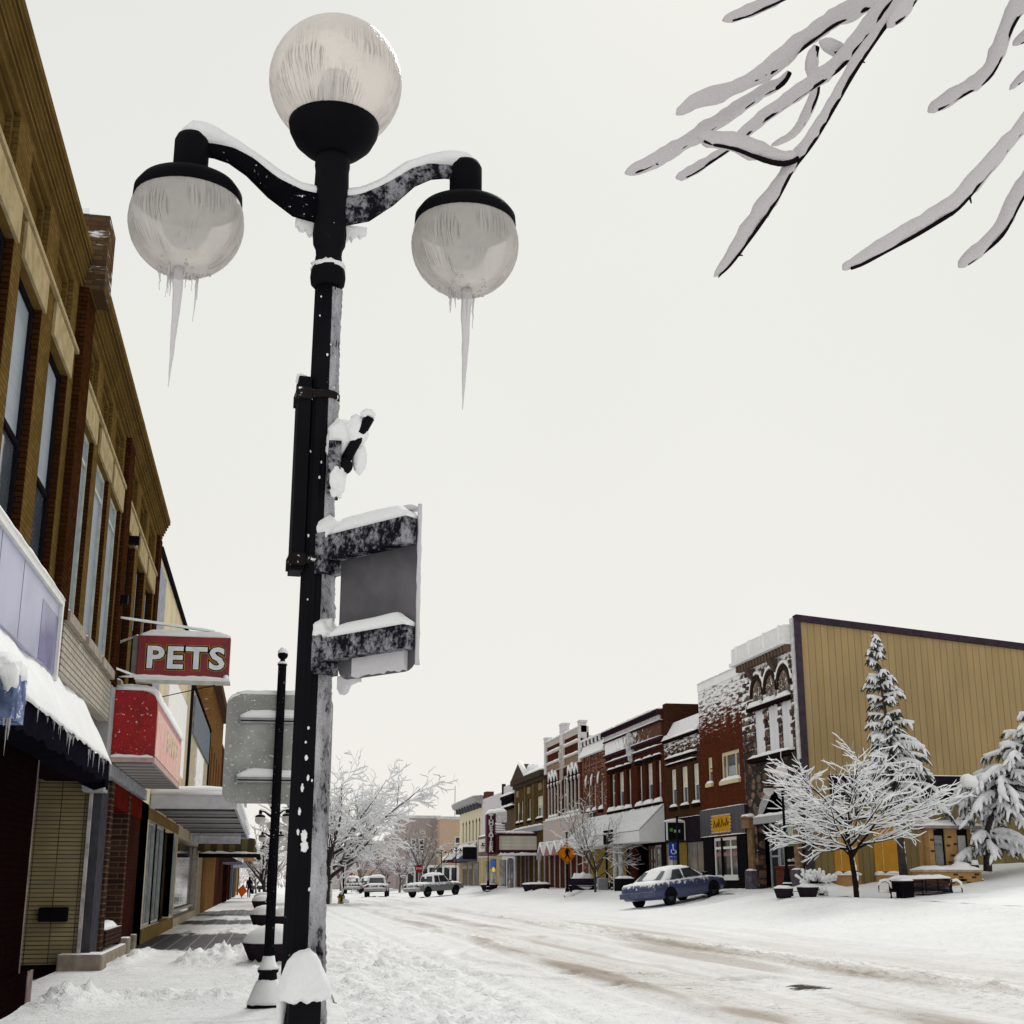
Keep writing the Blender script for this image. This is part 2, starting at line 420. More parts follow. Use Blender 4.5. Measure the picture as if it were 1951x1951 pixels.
# road: snow packed by traffic, with tan ruts
def road_z(x, y):
    z = gz(x, y) + .02
    z += .018 * fbm(x, y * .35, .9, 4, 3.0)
    for cx, wd, dp in ((3.3, .16, .035), (4.9, .2, .045), (6.8, .35, .04), (8.0, .2, .03), (10.9, .25, .03), (12.5, .25, .035)):
        xx = cx + .25 * nz2(0, y, .05, cx)
        q = (x - xx) / wd
        if abs(q) < 3.2: z += -dp * math.exp(-q * q) + dp * .55 * math.exp(-((abs(q) - 1.7) ** 2) * 3)
    # turning arcs left by cars leaving the kerb
    for (ax, ay, rad, wd, dp) in ((-2.0, 41, 7.0, .16, .05), (-2.0, 41, 8.6, .16, .05), (13, 27, 9.2, .15, .05), (13, 27, 10.8, .15, .05), (12.0, 62, 10.0, .2, .04), (12.0, 62, 8.2, .2, .04)):
        d = math.hypot(x - ax, y - ay) - rad; q = d / wd
        if abs(q) < 3 and abs(y - ay) < rad * .8: z += -dp * math.exp(-q * q) + dp * .6 * math.exp(-((abs(q) - 1.6) ** 2) * 3)
    # broken slush windrow along the crown of the road and churned snow along the near kerb
    lump = .8 * max(0, nz2(x, y, 2.6, 9)) ** 1.3 + .6 * max(0, nz2(x, y, 5.2, 4)) ** 1.2 + .5 * max(0, nz2(x, y, 10.5, 6))
    wl = math.exp(-((x - 9.4 - .4 * nz2(0, y, .08, 2)) / .8) ** 2)
    z += wl * (.03 + .13 * lump)
    nk = math.exp(-((x - 2.0) / 1.5) ** 2) * max(0.0, min(1, (46 - y) / 14))
    z += nk * (.02 + .20 * lump)
    nk2 = math.exp(-((x - 1.2) / .7) ** 2)
    z += nk2 * .10 * (.7 + .6 * fbm(x, y, .7, 3, 6))
    # the ploughed bank along the far kerb
    bk = math.exp(-((x - 19.2 - .3 * nz2(0, y, .12, 7)) / .6) ** 2)
    z += bk * (.16 + .2 * max(0, fbm(x, y, .55, 4, 2)) + .10 * lump) * (1 if y > 46 else .25) * (1 - .9 * math.exp(-((y - 59.5) / 3.6) ** 2))
    return z
ROAD_T = NT('road snow')
def _road_mat(t):
    P = t.pos(); s = t.sep(P); x = s[0]; y = s[1]
    wob = t.math('MULTIPLY', t.math('SUBTRACT', t.noise(t.comb(0.0, t.math('MULTIPLY', y, .06), 0.0), 1.0, 3), .5), 1.6)
    xx = t.math('ADD', x, wob)
    st = t.noise(t.comb(t.math('MULTIPLY', xx, 2.2), t.math('MULTIPLY', y, .07), 0.0), 1.0, 6, .65)
    st2 = t.noise(t.comb(t.math('MULTIPLY', xx, .9), t.math('MULTIPLY', y, .09), 4.0), 1.0, 4, .6)
    def band(c, wd):
        q = t.math('DIVIDE', t.math('SUBTRACT', xx, c), wd); return t.math('POWER', 2.718, t.math('MULTIPLY', t.math('MULTIPLY', q, q), -1.0))
    near = t.ss(y, 30, 75, 1.0, .35)
    lane = t.math('MAXIMUM', band(10.0, 3.0), t.math('MULTIPLY', band(6.3, 1.6), .95))
    dirty = t.math('MULTIPLY', t.math('MULTIPLY', lane, t.ss(st, .33, .60)), near)
    rut = t.math('MULTIPLY', t.math('MAXIMUM', band(5.35, .30), t.math('MAXIMUM', band(7.1, .34), band(9.0, .45))), t.ss(st2, .42, .62))
    rut = t.math('MULTIPLY', rut, near)
    grit = t.ss(t.noise(P, 9.0, 5, .75), .55, .68)
    gritm = t.math('MULTIPLY', t.math('MULTIPLY', t.math('MAXIMUM', band(9.4, 1.0), band(5.9, .5)), grit), near)
    fine = t.noise(P, 16, 5, .65)
    c = t.mix(t.ss(t.noise(P, .8, 4), .3, .7), (.865, .87, .88), (.91, .915, .92))
    c = t.mix(t.math('MULTIPLY', dirty, .42), c, (.52, .455, .40))
    c = t.mix(t.math('MULTIPLY', rut, .80), c, (.27, .21, .15))
    c = t.mix(t.math('MULTIPLY', gritm, .75), c, (.17, .135, .11))
    for (cx, cy, rx, ry, k) in ((5.30, 22.0, .36, 4.6, .85), (5.45, 14.9, .30, 1.2, .8), (8.2, 26.0, .5, 5.0, .5), (6.6, 31, .3, 5.0, .5), (10.4, 40, .6, 8.0, .45)):
        q = t.math('ADD', t.math('POWER', t.math('DIVIDE', t.math('SUBTRACT', t.math('ADD', x, t.math('MULTIPLY', wob, .15)), cx), rx), 2.0), t.math('POWER', t.math('DIVIDE', t.math('SUBTRACT', y, cy), ry), 2.0))
        q = t.math('ADD', q, t.math('MULTIPLY', t.math('SUBTRACT', st, .5), 2.6))
        c = t.mix(t.math('MULTIPLY', t.ss(q, .2, 1.25, 1.0, 0.0), k), c, (.39, .325, .27))
    # a strip of wet asphalt worn bare near the middle
    e = t.math('ADD', t.math('POWER', t.math('DIVIDE', t.math('SUBTRACT', x, 7.35), .26), 2.0), t.math('POWER', t.math('DIVIDE', t.math('SUBTRACT', y, 18.1), .48), 2.0))
    e = t.math('ADD', e, t.math('MULTIPLY', t.math('SUBTRACT', t.noise(P, 5.5, 5, .7), .5), 4.2))
    c = t.mix(t.ss(e, .35, 1.1, 1.0, 0.0), c, (.045, .035, .03))
    h = t.math('ADD', fine, t.math('MULTIPLY', t.noise(P, 3.2, 4), 1.5))
    h = t.math('ADD', h, t.math('MULTIPLY', t.ss(t.noise(P, 7.5, 4, .7), .52, .75), 1.3))
    return t.done(t.bsdf(c, .85, t.bump(h, .55, .045), .1))
ROADM = _road_mat(ROAD_T)
YS = ysteps(12.5, 330, .07, .0046)
xs_r = frange(.9, 9.9, 130) + frange(10.02, 19.9, 76)
sheet('road', xs_r, YS, road_z, ROADM)
# near pavement: shovelled, trodden, with ridges of thrown snow
PILES = [(-2.35, 17.9, .42, .9, .24), (-2.05, 18.5, .35, .5, .14), (-1.2, 18.9, .5, .5, .10), (-.6, 18.3, .5, .6, .12), (-1.7, 19.0, .3, .4, .10), (-.2, 19.4, .5, .7, .12),
         (-.9, 26.5, .45, 1.6, .26), (-.45, 27.6, .6, 2.0, .22), (-1.35, 26.0, .25, .8, .22), (.1, 25.5, .8, 2.2, .18), (-.1, 22.0, .6, 1.3, .08), (.5, 16.2, .5, .8, .10), (.45, 20.5, .4, 2, .16),
         (-2.5, 26.5, .25, 1.2, .13), (-2.45, 28.6, .22, 1.1, .17), (-2.35, 30.2, .25, 1.2, .12), (-2.2, 24.6, .3, .8, .05), (-.3, 36.5, .6, 2.0, .07), (-1.2, 43.0, .7, 2.2, .10), (-.4, 45, .5, 2.5, .12), (-1.4, 57.0, 1.0, 3.0, .10), (-1.2, 70.0, 1.3, 5.0, .09)]
def walk_z(x, y):
    z = .03 + .008 * fbm(x, y, 1.1, 4, 1.0)
    lump = .55 * max(0, nz2(x, y, 3.9, 5)) + .6 * abs(nz2(x, y, 7.3, 2)) + .55 * max(0, nz2(x, y, 13.3, 8))
    for (cx, cy, rx, ry, h) in PILES:
        b = bumpy(x, y, cx, cy, rx, ry, h)
        if b: z += b * (.55 + 1.0 * lump)
    z += .05 * lump * max(0, 1 - abs(y - 18.4) / 1.1) * (1 if x > -2.6 else .2)
    z += .10 * (1 - .8 * math.exp(-((y - 17.1) / .6) ** 2)) * math.exp(-((x - .75) / .35) ** 2) * (.8 + .5 * fbm(x, y, .8, 3, 6))
    return z
WALK_T = NT('pavement snow')
def _walk_mat(t):
    P = t.pos(); s = t.sep(P); x = s[0]; y = s[1]
    n = t.noise(P, 1.1, 5, .65)
    def yb(c, wd): 
        q = t.math('DIVIDE', t.math('SUBTRACT', y, c), wd); return t.math('POWER', 2.718, t.math('MULTIPLY', t.math('MULTIPLY', q, q), -1.0))
    st = t.noise(t.comb(t.math('MULTIPLY', x, 1.2), t.math('MULTIPLY', y, .22), 0.0), 1.4, 6, .7)
    bare = t.math('MAXIMUM', yb(36.0, 5.0), t.math('MAXIMUM', t.math('MULTIPLY', yb(52.0, 3.0), .8), t.math('MULTIPLY', yb(66.0, 4.5), .95)))
    kerb = t.ss(x, -.5, .25, 1.0, 0.0)
    m = t.math('MULTIPLY', t.ss(t.math('ADD', t.math('MULTIPLY', bare, .55), t.math('MULTIPLY', st, .9)), .58, .74), kerb)
    scr = t.math('MULTIPLY', t.ss(t.noise(t.comb(t.math('MULTIPLY', x, .8), t.math('MULTIPLY', y, 1.6), 0.0), 1.7, 5, .6), .50, .72), t.ss(y, 13.5, 18, .75, .28))
    br = t.n('ShaderNodeTexBrick'); t.put(br.inputs['Vector'], t.comb(x, y, 0.0)); t.put(br.inputs['Color1'], (.045, .034, .042)); t.put(br.inputs['Color2'], (.026, .022, .028)); t.put(br.inputs['Mortar'], (.30, .30, .32))
    br.inputs['Scale'].default_value = 1; br.inputs['Brick Width'].default_value = .42; br.inputs['Row Height'].default_value = .42; br.inputs['Mortar Size'].default_value = .014; br.offset = 0.0
    c = t.mix(t.ss(n, .3, .7), (.84, .85, .86), (.905, .91, .915))
    c = t.mix(t.math('MULTIPLY', scr, .75), c, (.46, .46, .455))
    c = t.mix(m, c, br.outputs[0])
    h = t.math('ADD', t.noise(P, 22, 5, .65), t.math('MULTIPLY', t.noise(P, 5, 4), 1.2))
    h = t.math('ADD', h, t.math('MULTIPLY', t.ss(t.noise(P, 8.5, 4, .7), .52, .75), 1.2))
    rg = t.math('SUBTRACT', .85, t.math('MULTIPLY', m, .4))
    return t.done(t.bsdf(c, rg, t.bump(h, .55, .04), .15))
sheet('pavement', frange(-3.4, .95, 88), YS, walk_z, _walk_mat(WALK_T))
# entrance recess floor + everything under the near shops
# far pavement and the little park
def park_z(x, y):
    z = gz(x, y) + .02 + .04 * fbm(x, y, .35, 4, 11) + .035 * fbm(x, y, 1.7, 4, 2)
    z += .06 * math.exp(-((x - 20.0) / .5) ** 2) * (1 if y > 46 else .3) * (1 + fbm(x, y, .8, 3, 3))
    z += bumpy(x, y, 20.9, 50.2, 1.1, 1.6, .42) * (1 + .5 * fbm(x, y, 1.4, 3, 5)) + bumpy(x, y, 20.3, 47.8, .8, .8, .12)
    for (cx, cy) in ((19.2, 48.0),): z += bumpy(x, y, cx, cy, 1.2, 1.2, .15)
    return z
sheet('far_pavement', frange(19.86, 33, 110) + frange(33.4, 46, 20), ysteps(12.5, 330, .2, .006), park_z, SNOW)
g = MB()
gx = [-900, -60, -6, 1, 6, 11, 14, 17, 19.5, 20.5, 23, 25, 29, 45, 100, 900]; gy = [-300, -20, 0, 12, 40, 60, 80, 120, 200, 330, 700, 1600]
sheet('ground', gx, gy, lambda x, y: gz(x, 0) - .12, SNOW)
# ------------------------------------------------------------------ street lamps
def M_globe():
    t = NT('frosted globe'); P = t.obj(); s = t.sep(P)
    ang = t.math('ARCTAN2', s[1], s[0])
    # frozen rivulets running down the glass
    wob = t.math('MULTIPLY', t.math('SUBTRACT', t.noise(P, 9, 3), .5), .10)
    st = t.noise(t.comb(t.math('MULTIPLY', t.math('ADD', ang, wob), 15.0), t.math('MULTIPLY', s[2], 1.3), 0.0), 1.0, 4, .7)
    lines = t.ss(t.math('ABSOLUTE', t.math('SUBTRACT', st, .5)), .0, .030, 1.0, 0.0)
    lines = t.math('MULTIPLY', lines, t.math('MULTIPLY', t.ss(t.noise(P, 6, 3), .40, .55), t.ss(s[2], -.02, .14, 1.0, .0)))
    sp = t.ss(t.noise(P, 48, 2), .68, .76)
    dust = t.ss(t.noise(t.scale(P, (1, 1, .6)), 5, 5, .65), .3, .8)
    col = t.mix(dust, (.985, .945, .905), (.88, .84, .81))
    col = t.mix(t.math('MULTIPLY', lines, .8), col, (.26, .24, .22))
    col = t.mix(t.math('MULTIPLY', sp, .6), col, (.85, .83, .8))
    nrm = t.bump(t.math('ADD', lines, t.math('MULTIPLY', sp, .8)), .6, .004)
    dif = t.n('ShaderNodeBsdfDiffuse'); t.put(dif.inputs['Color'], col); t.put(dif.inputs['Normal'], nrm)
    trl = t.n('ShaderNodeBsdfTranslucent'); t.put(trl.inputs['Color'], t.mix(.35, col, (1.0, .965, .93))); t.put(trl.inputs['Normal'], nrm)
    trp = t.n('ShaderNodeBsdfTransparent'); t.put(trp.inputs['Color'], (.97, .945, .92, 1))
    gl = t.n('ShaderNodeBsdfGlossy'); gl.inputs['Roughness'].default_value = .12; t.put(gl.inputs['Normal'], nrm)
    def ms(f, a, b):
        m = t.n('ShaderNodeMixShader'); t.put(m.inputs[0], f); t.t.links.new(a.outputs[0], m.inputs[1]); t.t.links.new(b.outputs[0], m.inputs[2]); return m
    a = ms(.68, dif, trl)
    a = ms(t.math('SUBTRACT', .27, t.math('MULTIPLY', t.math('MAXIMUM', t.math('MULTIPLY', lines, .5), t.math('MULTIPLY', dust, .35)), .8)), a, trp)
    fr = t.n('ShaderNodeFresnel'); fr.inputs[0].default_value = 1.3
    return t.done(ms(t.math('MULTIPLY', fr.outputs[0], .5), a, gl))
GLOBE = M_globe()
def M_refr():
    t = NT('prismatic refractor'); a = t.n('ShaderNodeBsdfTransparent'); a.inputs[0].default_value = (.86, .87, .92, 1)
    b = t.n('ShaderNodeBsdfDiffuse'); t.put(b.inputs[0], t.mix(t.noise(t.obj(), 7, 4), (.16, .165, .21), (.30, .30, .34)))
    m = t.n('ShaderNodeMixShader'); m.inputs[0].default_value = .5; t.t.links.new(a.outputs[0], m.inputs[1]); t.t.links.new(b.outputs[0], m.inputs[2]); return t.done(m)
REFR = M_refr()
def M_rime(name='rime crust', lo=.27, hi=.46, col=(.66, .645, .69), sz=.42):
    t = NT(name); P = t.pos()
    n = t.noise(t.scale(P, (1, 1, sz)), 62, 5, .74); n2 = t.noise(t.scale(P, (1, 1, sz * .7)), 15, 4, .6)
    v = t.math('ADD', n, t.math('MULTIPLY', t.math('SUBTRACT', n2, .5), .9))
    m = t.ss(v, lo, hi)
    c = t.mix(m, (.014, .014, .022), t.mix(t.ss(n2, .3, .7), tuple(x * .42 for x in col), col))
    return t.done(t.bsdf(c, .85, t.bump(t.math('ADD', n, t.noise(P, 120, 3)), 1.0, .016), .0))
RIME = M_rime(); RIMED = M_rime('thin rime', .42, .66, (.46, .45, .50), 1.0)
FLECK = M_simple('iron flecked with snow', (.005, .005, .007), .65, speck=(.70, 42), spec=.06)
FLECKH = M_simple('iron crusted with snow', (.006, .006, .010), .75, speck=(.53, 70), spec=.06)
FLECKH2 = M_simple('iron lightly flecked', (.005, .005, .007), .7, speck=(.635, 60))
def icicle(p, L, r, seed, bend=0.0, n=12):
    mb = MB(); pts = []; rr = []
    for i in range(n + 1):
        q = i / n
        pts.append((p[0] + bend * q * q + .004 * mnoise.noise(Vector((q * 6, seed, 0))), p[1] + .004 * mnoise.noise(Vector((0, q * 6, seed))), p[2] - L * q))
        rr.append(max(.0012, r * (1 - q) ** .8 * (1 + .30 * mnoise.noise(Vector((q * 16, seed, 3))) + .15 * mnoise.noise(Vector((q * 41, seed, 3))))))
    mb.tube(pts, rr, 7); return mb
def lamp_post(detail=True, label='', group=None, name='street_lamp'):
    r = thing(name, label, 'street lamp', (0, 0, 0), group)
    N = 48 if detail else 20
    m = MB(); m.lathe([(.19, 0), (.195, .10), (.165, .13), (.15, .34), (.165, .38), (.15, .42), (.115, .62), (.09, .80), (.10, .84), (.10, .88), (.078, .92)], n=N); m.build('base', BLACK, r)
    m = MB(); m.lathe([(.056, .90), (.0545, 1.2), (.0505, 1.9), (.047, 2.6), (.0435, 3.2), (.042, 3.44)], n=96 if detail else 20, flute=.07 if detail else 0, nf=16 if detail else 0)
    m.lathe([(.046, 3.44), (.057, 3.452), (.060, 3.475), (.058, 3.50), (.048, 3.525), (.044, 3.56), (.046, 3.58), (.055, 3.60), (.058, 3.64), (.055, 3.68), (.058, 3.72), (.060, 3.80), (.058, 3.88), (.061, 3.90), (.060, 3.925), (.054, 3.94)], n=N)
    pole = m.build('pole', FLECK if detail else BLACK, r)
    m = MB(); m.lathe([(.054, 3.935), (.075, 3.945), (.105, 3.965), (.135, 3.995), (.154, 4.035), (.158, 4.065), (.150, 4.07), (.13, 4.03)], n=N); m.build('globe_cup', BLACKP, r)
    gl = MB().ball((0, 0, 0), .2345, 40 if detail else 20, 26 if detail else 12)
    gl.xf(T(0, 0, 4.236)); top = gl.build('globe', GLOBE, r)
    # give globe meshes their own centre so the frost pattern runs pole to pole
    def recenter(o, c):
        for v in o.data.vertices: v.co -= Vector(c)
        o.location = Vector(o.location) + Vector(c)
    recenter(top, (0, 0, 4.236))
    m = MB(); m.lathe([(.075, -.19), (.07, -.10), (.06, -.02), (.045, .03), (.001, .05)], n=20)
    so_ = m.build('lamp_socket', REFR, top)
    for sgn in (-1, 1):
        P = [(.03, 3.735), (.11, 3.745), (.19, 3.79), (.27, 3.855), (.34, 3.893), (.40, 3.905), (.465, 3.905)]
        rad = [.058, .056, .047, .040, .036, .034, .034]
        m = MB(); P = [(x, z + (.045 * min(1, i / 3) if sgn > 0 else 0)) for i, (x, z) in enumerate(P)]; m.tube([(sgn * x, 0, z) for x, z in P], rad, 14, sq=.62); arm = m.build('arm', RIMED if (detail and sgn > 0) else (FLECKH2 if detail else BLACK), r)
        cx = sgn * .478; dz = .045 if sgn > 0 else 0.0
        m = MB(); m.lathe([(.02, 3.945), (.05, 3.94), (.058, 3.92), (.058, 3.80), (.052, 3.795), (.052, 3.785), (.07, 3.782), (.12, 3.772), (.16, 3.752), (.178, 3.725), (.180, 3.692), (.168, 3.690), (.12, 3.73)][::-1], (cx, 0, dz), n=N); m.build('globe_cap', BLACKP, r)
        g2 = MB().ball((0, 0, 0), .19, 36 if detail else 16, 24 if detail else 10); g2.xf(T(cx, 0, 3.62 + dz)); go = g2.build('globe', GLOBE, r); recenter(go, (cx, 0, 3.62 + dz))
        m = MB(); m.lathe([(.001, -.085), (.05, -.075), (.07, -.05), (.085, .0), (.10, .07), (.11, .125)], n=24); m.build('refractor', REFR, go)
        # snow lying along the arm
        m = MB(); pts = []; rr = []
        n = 26 if detail else 8
        for i in range(n + 1):
            q = i / n * (len(P) - 1); k = min(int(q), len(P) - 2); f = q - k
            x = P[k][0] + (P[k+1][0] - P[k][0]) * f; z = P[k][1] + (P[k+1][1] - P[k][1]) * f; ra = rad[k] + (rad[k+1] - rad[k]) * f
            hump = (.030 if sgn < 0 else .018) * math.exp(-((x - .45) / .07) ** 2)
            nn = mnoise.noise(Vector((x * 9, sgn * 3, 0)))
            pts.append((sgn * (x + .012 * (i == n)), 0, z + ra * .86 + .004 + hump * .5)); rr.append(.024 + hump * .7 + .005 * nn if i not in (0,) else .012)
        pts.append((sgn * .512, 0, pts[-1][2] - .006)); rr.append(.018)
        m.tube(pts, rr, 12, sq=1.12); m.build('snow', SNOWF, arm)
        if detail:
            rnd = random.Random(5 + sgn)
            specs = [(-.012 if sgn < 0 else .0, -.03, .42 if sgn < 0 else .45, .019 if sgn < 0 else .021, -.008 if sgn < 0 else -.01)]
            for k in range(9 if sgn < 0 else 8):
                specs.append((rnd.uniform(-.075, .055) + (.0 if sgn < 0 else .01), rnd.uniform(-.06, .04), rnd.choice((.04, .06, .09, .13, .17)), rnd.uniform(.003, .006), rnd.uniform(-.006, .006)))
            for (ox, oy, L, ra, bd) in specs:
                z0 = -math.sqrt(max(.01, .19 ** 2 - ox * ox - oy * oy)) + .008
                icicle((ox, oy, z0), L, ra, ox * 90 + sgn, bd, 16 if L > .3 else 8).build('icicle', ICE, go)
            m = MB()
            for k in range(26):
                a = rnd.uniform(0, 2 * PI); th = rnd.uniform(.12, .62)
                q = Vector((math.sin(th) * math.cos(a), math.sin(th) * math.sin(a), -math.cos(th)))
                m.ball(q * .19, rnd.uniform(.003, .007), 6, 4)
            m.build('ice_beads', ICE, go)
    m = MB(); m.ball((0, 0, 3.515), .058, 20, 8, (1, 1, .36), .3, 3); m.build('snow', SNOWF, pole)
    if not detail:
        m = MB(); m.ball((0, 0, .16), .17, 14, 6, (1, 1, .5), .2, 2); m.build('snow', SNOW, top)
        m = MB(); m.lathe([(.20, .10), (.19, .14), (.165, .17)], n=16); m.lathe([(.17, .42), (.14, .47), (.11, .60)], n=16); m.build('snow', SNOW, r)
    return r
LG = 'three globe lamps along the near kerb'
main_lamp = lamp_post(True, 'tall black lamp post close up, its three frosted globes hung with icicles', LG)
pole = [o for o in main_lamp.children if o.name.startswith('pole')][0]
rr = random.Random(3)
# rime crust, thick on the windward side
def crust(z0, z1, a0, a1, base, amp, nzr, na, seed):
    m = MB(); nz_ = int((z1 - z0) / .009); vs = []
    for j in range(nz_ + 1):
        z = z0 + (z1 - z0) * j / nz_
        pr = .056 + (.042 - .056) * min(1, max(0, (z - .9) / 2.54))
        for k in range(na + 1):
            q = k / na; a = R(a0 + (a1 - a0) * q)
            edge = min(1.0, min(q, 1 - q) * 5)
            lump = mnoise.noise(Vector((a * 2.2 + seed, z * 6, seed))) * .5 + mnoise.noise(Vector((a * 7, z * 24, seed + 5))) * .35 + mnoise.noise(Vector((a * 14, z * 70, seed))) * .22
            rdd = pr - .004 + (base(z) + amp * lump) * edge
            vs.append((rdd * math.cos(a), rdd * math.sin(a), z))
    M = na + 1; fs = [(j*M + k, j*M + k + 1, (j+1)*M + k + 1, (j+1)*M + k) for j in range(nz_) for k in range(na)]
    m.add(vs, fs, True); return m
crust(.95, 2.46, -76, 120, lambda z: .015 + .012 * max(0, 1 - (z - .95) / 1.5) ** 1.5, .022, 0, 34, 1.0).build('snow_crust', RIME, pole)
crust(2.44, 3.43, -78, 110, lambda z: .010, .014, 0, 28, 7.0).build('snow_crust', RIME, pole)
m = MB()                                          # loose flecks of snow stuck to the black side
for (a, z, s, q) in ((-100, 1.63, .016, 1.9), (-97, 1.60, .020, 1.6), (-112, 1.77, .008, 2.6), (-118, 1.70, .008, 2.4), (-95, 1.80, .007, 2.2), (-103, 1.86, .009, 1.6), (-120, 1.64, .007, 2.2), (-100, 1.95, .006, 1.5)):
    pr = .054; m.ball((pr * math.cos(R(a)), pr * math.sin(R(a)), z), s * .55, 18, 12, (1, .5, q), .45, a)
for k in range(20):
    a = R(rr.uniform(-150, -40)); z = rr.uniform(1.1, 3.4); pr = .056 - .0055 * (z - .9)
    m.ball((pr * math.cos(a), pr * math.sin(a), z), rr.uniform(.0015, .0045), 6, 4, (1, 1, 1.4), .4, k)
m.build('snow', SNOWF, pole)
# ragged snow clinging under the arms
m = MB()
for (x0, x1, zt, zb) in ((-.115, -.03, 3.70, 3.615), (.045, .13, 3.69, 3.63)):
    n = 12; pts = []
    for i in range(n + 1): pts.append((x0 + (x1 - x0) * i / n, .01, zt + .0 * i))
    for i in range(n, -1, -1):
        q = i / n; qq = q if x0 < 0 else 1 - q
        pts.append((x0 + (x1 - x0) * q, .01, zt - (zt - zb) * (.35 + .65 * qq) * (1 + .5 * mnoise.noise(Vector((i * 1.7, x0 * 9, 2))))))
    m.prism(pts, (0, .03, 0))
m.build('snow', SNOWF, pole)
# banded strip on the left, and the small box with a mound of snow
m = MB(); m.box(-.084, -.035, 2.445, -.043, .06, 3.10); st_ = m.build('mounting_strip', FLECK, main_lamp)
m = MB(); m.ball((-.072, .01, 3.105), .024, 10, 6, (.9, 1.4, .7), .3, 1); m.build('snow', SNOWF, st_)
for z in (2.47, 3.03):
    m = MB(); m.lathe([(.052, z), (.0555, z + .003), (.0555, z + .022), (.052, z + .025)], n=32); m.box(-.09, -.042, z - .008, -.04, .07, z + .03); m.build('clamp_band', M_simple('steel strap', (.018, .015, .015), .5, speck=(.6, 40)), main_lamp)
m = MB(); m.box(-.045, -.165, .86, .046, -.05, 1.195); bx = m.build('outlet_box', FLECK, main_lamp); bevel(bx, .006)
m = MB(); m.lathe([(.045, 1.172), (.066, 1.168), (.0735, 1.176), (.0755, 1.192), (.0725, 1.212), (.066, 1.236), (.057, 1.258), (.046, 1.279), (.033, 1.296), (.018, 1.307), (.001, 1.311)], (.0, -.112, 0), 48)
m.v = [(x + .010 * mnoise.noise(Vector((x * 22, y * 22, z * 22))), y + .008 * mnoise.noise(Vector((x * 22, z * 22, 5))), z + (.012 * mnoise.noise(Vector((x * 30, y * 30, 1))) if z > 1.2 else .016 * mnoise.noise(Vector((x * 38, y * 38, 7))))) for x, y, z in m.v]
m.tube([(-.055, -.10, 1.20), (-.06, -.095, 1.12), (-.058, -.09, 1.05), (-.057, -.085, .9)], [.02, .012, .005, .003], 8)
m.build('snow', SNOWF, bx)
main_lamp.location = (.113, 4.17, 0); OFF[main_lamp.name] = Vector((0, 0, 0)); main_lamp.rotation_euler = (0, 0, .09)
# --- the sign on its two brackets, seen from behind, and the flag socket
A0 = Vector((.190, 4.115, 0)); A1 = Vector((.405, 3.845, 0)); ax = (A1 - A0).normalized(); an = Vector((ax.y, -ax.x, 0))
if an.y > 0: an = -an
sg = thing('road_sign', 'small grey metal sign seen from behind on two snowy brackets on the big lamp post', 'road sign', (.19, 4.115, 2.1), 'road signs on poles')
def rrect(w, h, rad, n=5):
    pts = []
    for (cx, cy, a) in ((w/2 - rad, h/2 - rad, 0), (-w/2 + rad, h/2 - rad, 90), (-w/2 + rad, -h/2 + rad, 180), (w/2 - rad, -h/2 + rad, 270)):
        for i in range(n + 1): pts.append((cx + rad * math.cos(R(a + 90 * i / n)), cy + rad * math.sin(R(a + 90 * i / n))))
    return pts
W = (A1 - A0).length; mid = (A0 + A1) / 2
pp = [mid + ax * x + Vector((0, 0, 2.34 + y)) for x, y in rrect(W, .49, .05)]
SIGNBACK = M_simple('dull aluminium', (.115, .11, .12), .45, var=.3, nsc=4, speck=(.685, 30), metal=.2)
MB().prism(pp, an * -.006).build('panel', SIGNBACK, sg)
for z0, z1 in ((2.475, 2.555), (2.155, 2.225)):
    m = MB(); a = A0 - ax * .05; b = A1 - ax * .005; o1 = an * .004; o2 = an * .05
    m.hexa([p + Vector((0, 0, z)) for z in (z0, z1) for p in (a + o1, b + o1, b + o2, a + o2)]); br_ = m.build('bracket', RIMED, sg); fix_normals(br_)
    m = MB(); m.hexa([p + Vector((0, 0, z)) for z in (z0 - .04, z1 + .01) for p in (A0 - ax * .09 - an * .02, A0 - ax * .02 - an * .02, A0 - ax * .02 + an * .06, A0 - ax * .09 + an * .06)]); fix_normals(m.build('clamp', RIMED, sg))
    m = MB(); m.loaf(a + ax * .06 + an * .027 + Vector((0, 0, z1)), b + an * .027 + Vector((0, 0, z1)), .062, .045, 16, 9, .35, z0)
    m.ball(A0 - ax * .04 + an * .02 + Vector((0, 0, z1 + .02)), .04, 28, 20, (1, 1, 1.2), .3, z1); m.build('snow', SNOWF, br_)
m = MB(); top = [mid + ax * (x * W / 2) + Vector((0, 0, 2.585)) for x in (-.2, .95)]
m.loaf(top[0] - an * .004, top[1] - an * .004, .03, .028, 10, 7, .5, 2.0)
ed = A1 + ax * .002 - an * .003
m.tube([ed + Vector((0, 0, z)) + ax * .003 * mnoise.noise(Vector((z * 40, 0, 0))) for z in frange(2.60, 2.11, 22)], [.0065 + .004 * mnoise.noise(Vector((0, z * 31, 0))) for z in frange(2.6, 2.11, 22)], 7)
n = 14; pts = [A0 + ax * (.08 + .23 * i / n) + Vector((0, 0, 2.155)) for i in range(n + 1)] + [A0 + ax * (.08 + .23 * i / n) + Vector((0, 0, 2.10 + .012 * mnoise.noise(Vector((i * 1.3, 0, 0))))) for i in range(n, -1, -1)]
m.prism(pts, an * .014)
pts = [A0 + ax * (-.0 + .09 * i / 6) + Vector((0, 0, 2.11)) for i in range(7)] + [A0 + ax * (.0 + .09 * i / 6) + Vector((0, 0, 2.085 - .035 * math.exp(-((i - 1.2) / 1.3) ** 2) + .008 * mnoise.noise(Vector((i * 2.3, 4, 0))))) for i in range(6, -1, -1)]
m.prism(pts, an * -.02)
